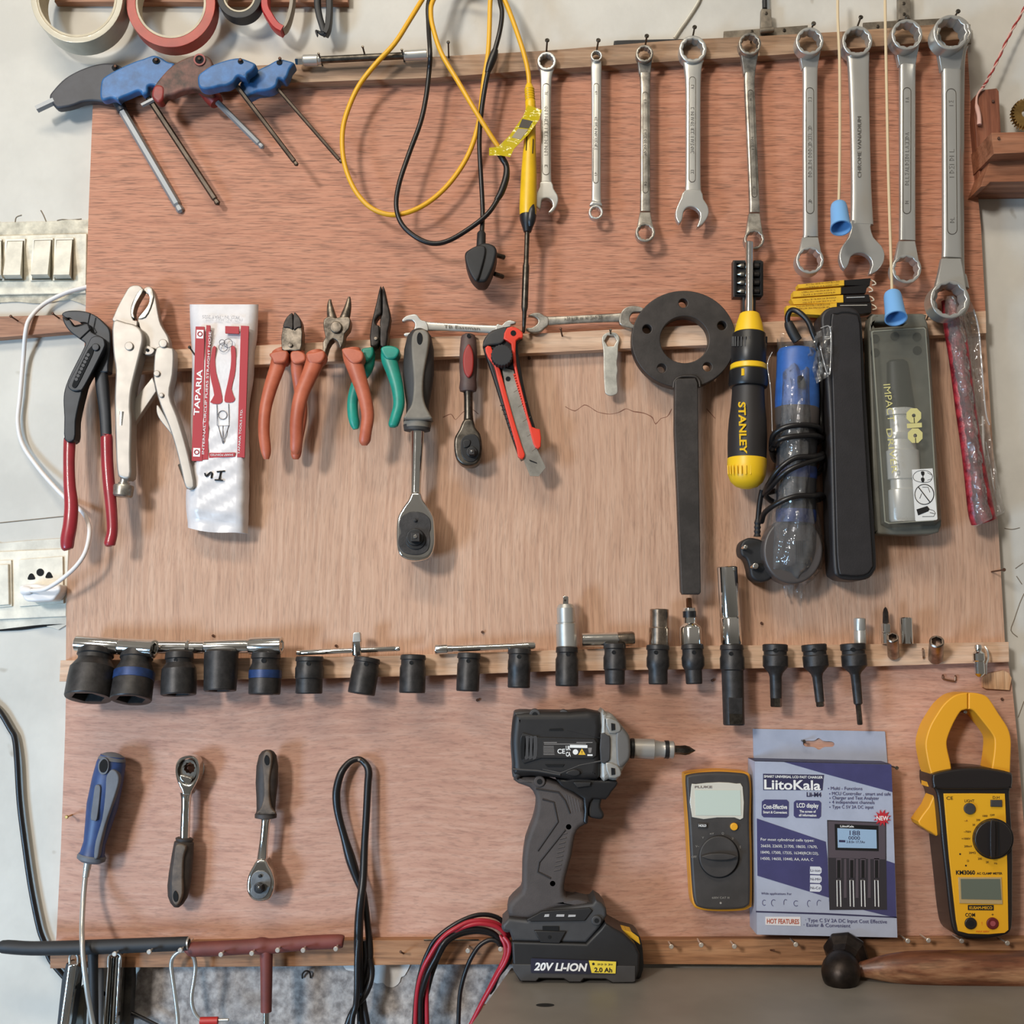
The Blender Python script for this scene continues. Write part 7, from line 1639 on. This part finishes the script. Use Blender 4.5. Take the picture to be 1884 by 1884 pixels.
tag(flat('dark_strap', z('a', '1440,560 1520,560 1525,760 1510,1000 1500,1260 1345,1260 1400,900'), -0.004, 0.008, M('dark_strap', (58, 54, 50), 0.7, var=0.3, vs=90), bev=1.5, res=1), 'dark strap hanging on the wall beside the ribbed chrome handle', 'strap')
tag(tube('black_wire', zd('a', '1080,800,-2 1210,870,-4 1420,1030,0 1500,1080,4 1650,1150,4 1850,1250,4', 0), 3.4, bcord, n=8), 'thin black wire slanting across the bare concrete', 'wire')
t = thing('wire_hook', 'bright steel wire hook with a red sleeve hanging on a nail', 'hook', (*z1('i', 280, 400), 0.02))
tube('hook_wire', zd('i', '235,1000,26 232,900,26 208,700,26 184,530,26 172,420,26 192,350,27 245,302,28 300,290,28 345,312,28 382,362,27 394,450,26 380,570,26 360,700,26 366,800,26 398,880,26 445,930,26', 0), 3.8, satin, t, n=10)
rev('red_sleeve', (*z1('i', 435, 935), 0.026), (*z1('i', 602, 932), 0.026), [(0, 5), (1, 7.2), (33, 7.2), (34, 5.5)], M('red_sleeve', (178, 42, 36), 0.4), t, seg=18)
rev('tip', (*z1('i', 595, 928), 0.026), (*z1('i', 700, 924), 0.026), [(0, 3.2), (20, 3.2), (21.5, 2)], satin, t, seg=14)
tag(tube('bent_staple', zd('i', '1370,545,-9 1372,505,-6 1400,478,-5 1435,490,-6 1446,540,-9', 0), 1.6, rubber, n=7), 'bent black wire staple in the bare concrete', 'staple')

# the bright headed nails along the bottom batten
bright = M('bright_nail', (214, 204, 192), 0.3, 0.6)
spots = [((274.7, 1751), 'below the black T handle'), ((406.7, 1756), 'under the brick red handle, nearest the wire hook'), ((463.5, 1753.7), 'just before the brick red stem'), ((511, 1748), 'just past the brick red stem'), ((558, 1748), 'under the far half of the brick red handle'),
    ((618, 1745.5), 'under the far tip of the brick red handle'), ((807.6, 1739.7), 'inside the red and black cable bundle'), ((861, 1749), 'beside the inner black cable loop'), ((921, 1746), 'between the cable bundle and the driver battery'),
    ((1235, 1741.5), 'below the multimeter, nearer the driver'), ((1290, 1738.5), 'directly below the multimeter'), ((1351, 1741), 'between the multimeter and the charger carton'), ((1464, 1737.6), 'below the middle of the charger carton'),
    ((1670, 1731), 'just past the charger carton above the hammer handle'), ((1708, 1730), 'halfway between charger carton and clamp meter'), ((1769, 1731), 'under the clamp meter'), ((1853, 1735), 'past the clamp meter near the edge'), ((332, 1748), 'carrying the bright wire hook'), ((211, 1755), 'carrying the ribbed chrome handle')]
for (x, y), l in spots:
    nail(x, y, 'bright round headed nail ' + l, BT, BT + (0.034 if x < 640 else 0.016), r=1.7, hr=4.4, m=bright, group='bright nails along the bottom batten', head=True)
nail(743.6, 1755, 'bent rusty nail in the bottom batten past the looped black cable', BT, 0.012, (-4, -10), r=1.6, hr=2.4, m=rust_m)
nail(1416, 1748, 'headless rusty nail in the bottom batten under the charger carton', BT, 0.012, (2, -6), r=1.6, hr=2, m=rust_m)
nail(123, 1503, 'small brass nail at the edge of the pinkish board', 0.0, 0.012, r=1.5, hr=3.4, m=brass, head=True)
tag(tube('steel_pin', zd('p', '155,545,14 500,545,14 950,545,14', 0), 1.5, dsteel, n=7, smooth=False), 'thin dark pin lying along the bottom batten behind the cable bundle', 'pin')

# ------------------------------------------------------------------ ball hammer lying on the bench
t = thing('hammer', 'old ball head hammer with a thick wooden handle lying on the bench', 'hammer', (1560, 1800, 0.05))
hm = M('hammer_iron', (54, 46, 42), 0.42, 0.7, var=0.3, vs=60, bump=0.2, bs=200)
hw = wood('hammer_handle', (74, 40, 27), (122, 74, 50), (196, 152, 116), grain=(9, 60), fine=(40, 300), fine_amt=0.35, blotch=0.35, rough=0.4)
hA, hB = (*z1('h', 385, 130), 0.018), (*z1('h', 300, 455), 0.066)
rev('head', hA, hB, [(0, 18), (2, 24), (10, 25), (15, 28), (21, 38), (25, 41), (29, 40), (37, 31), (46, 28)], hm, t, seg=8, ang=18)
rev('ball_peen', hA, hB, [(42, 25), (47, 27.5), (53, 32), (60, 34), (67, 33.5), (74, 30), (80, 22), (84, 12), (85, 0)], hm, t, seg=36, ang=45)
tube('handle', zd('h', '330,340,48 460,385,50 560,385,52 700,380,54 900,380,55 1200,385,56 1500,392,56 1900,400,56 2150,405,56', 0), [12, 13, 17, 24, 30, 33, 34, 35, 35], hw, t, n=22, sub=5, fl=0.9)
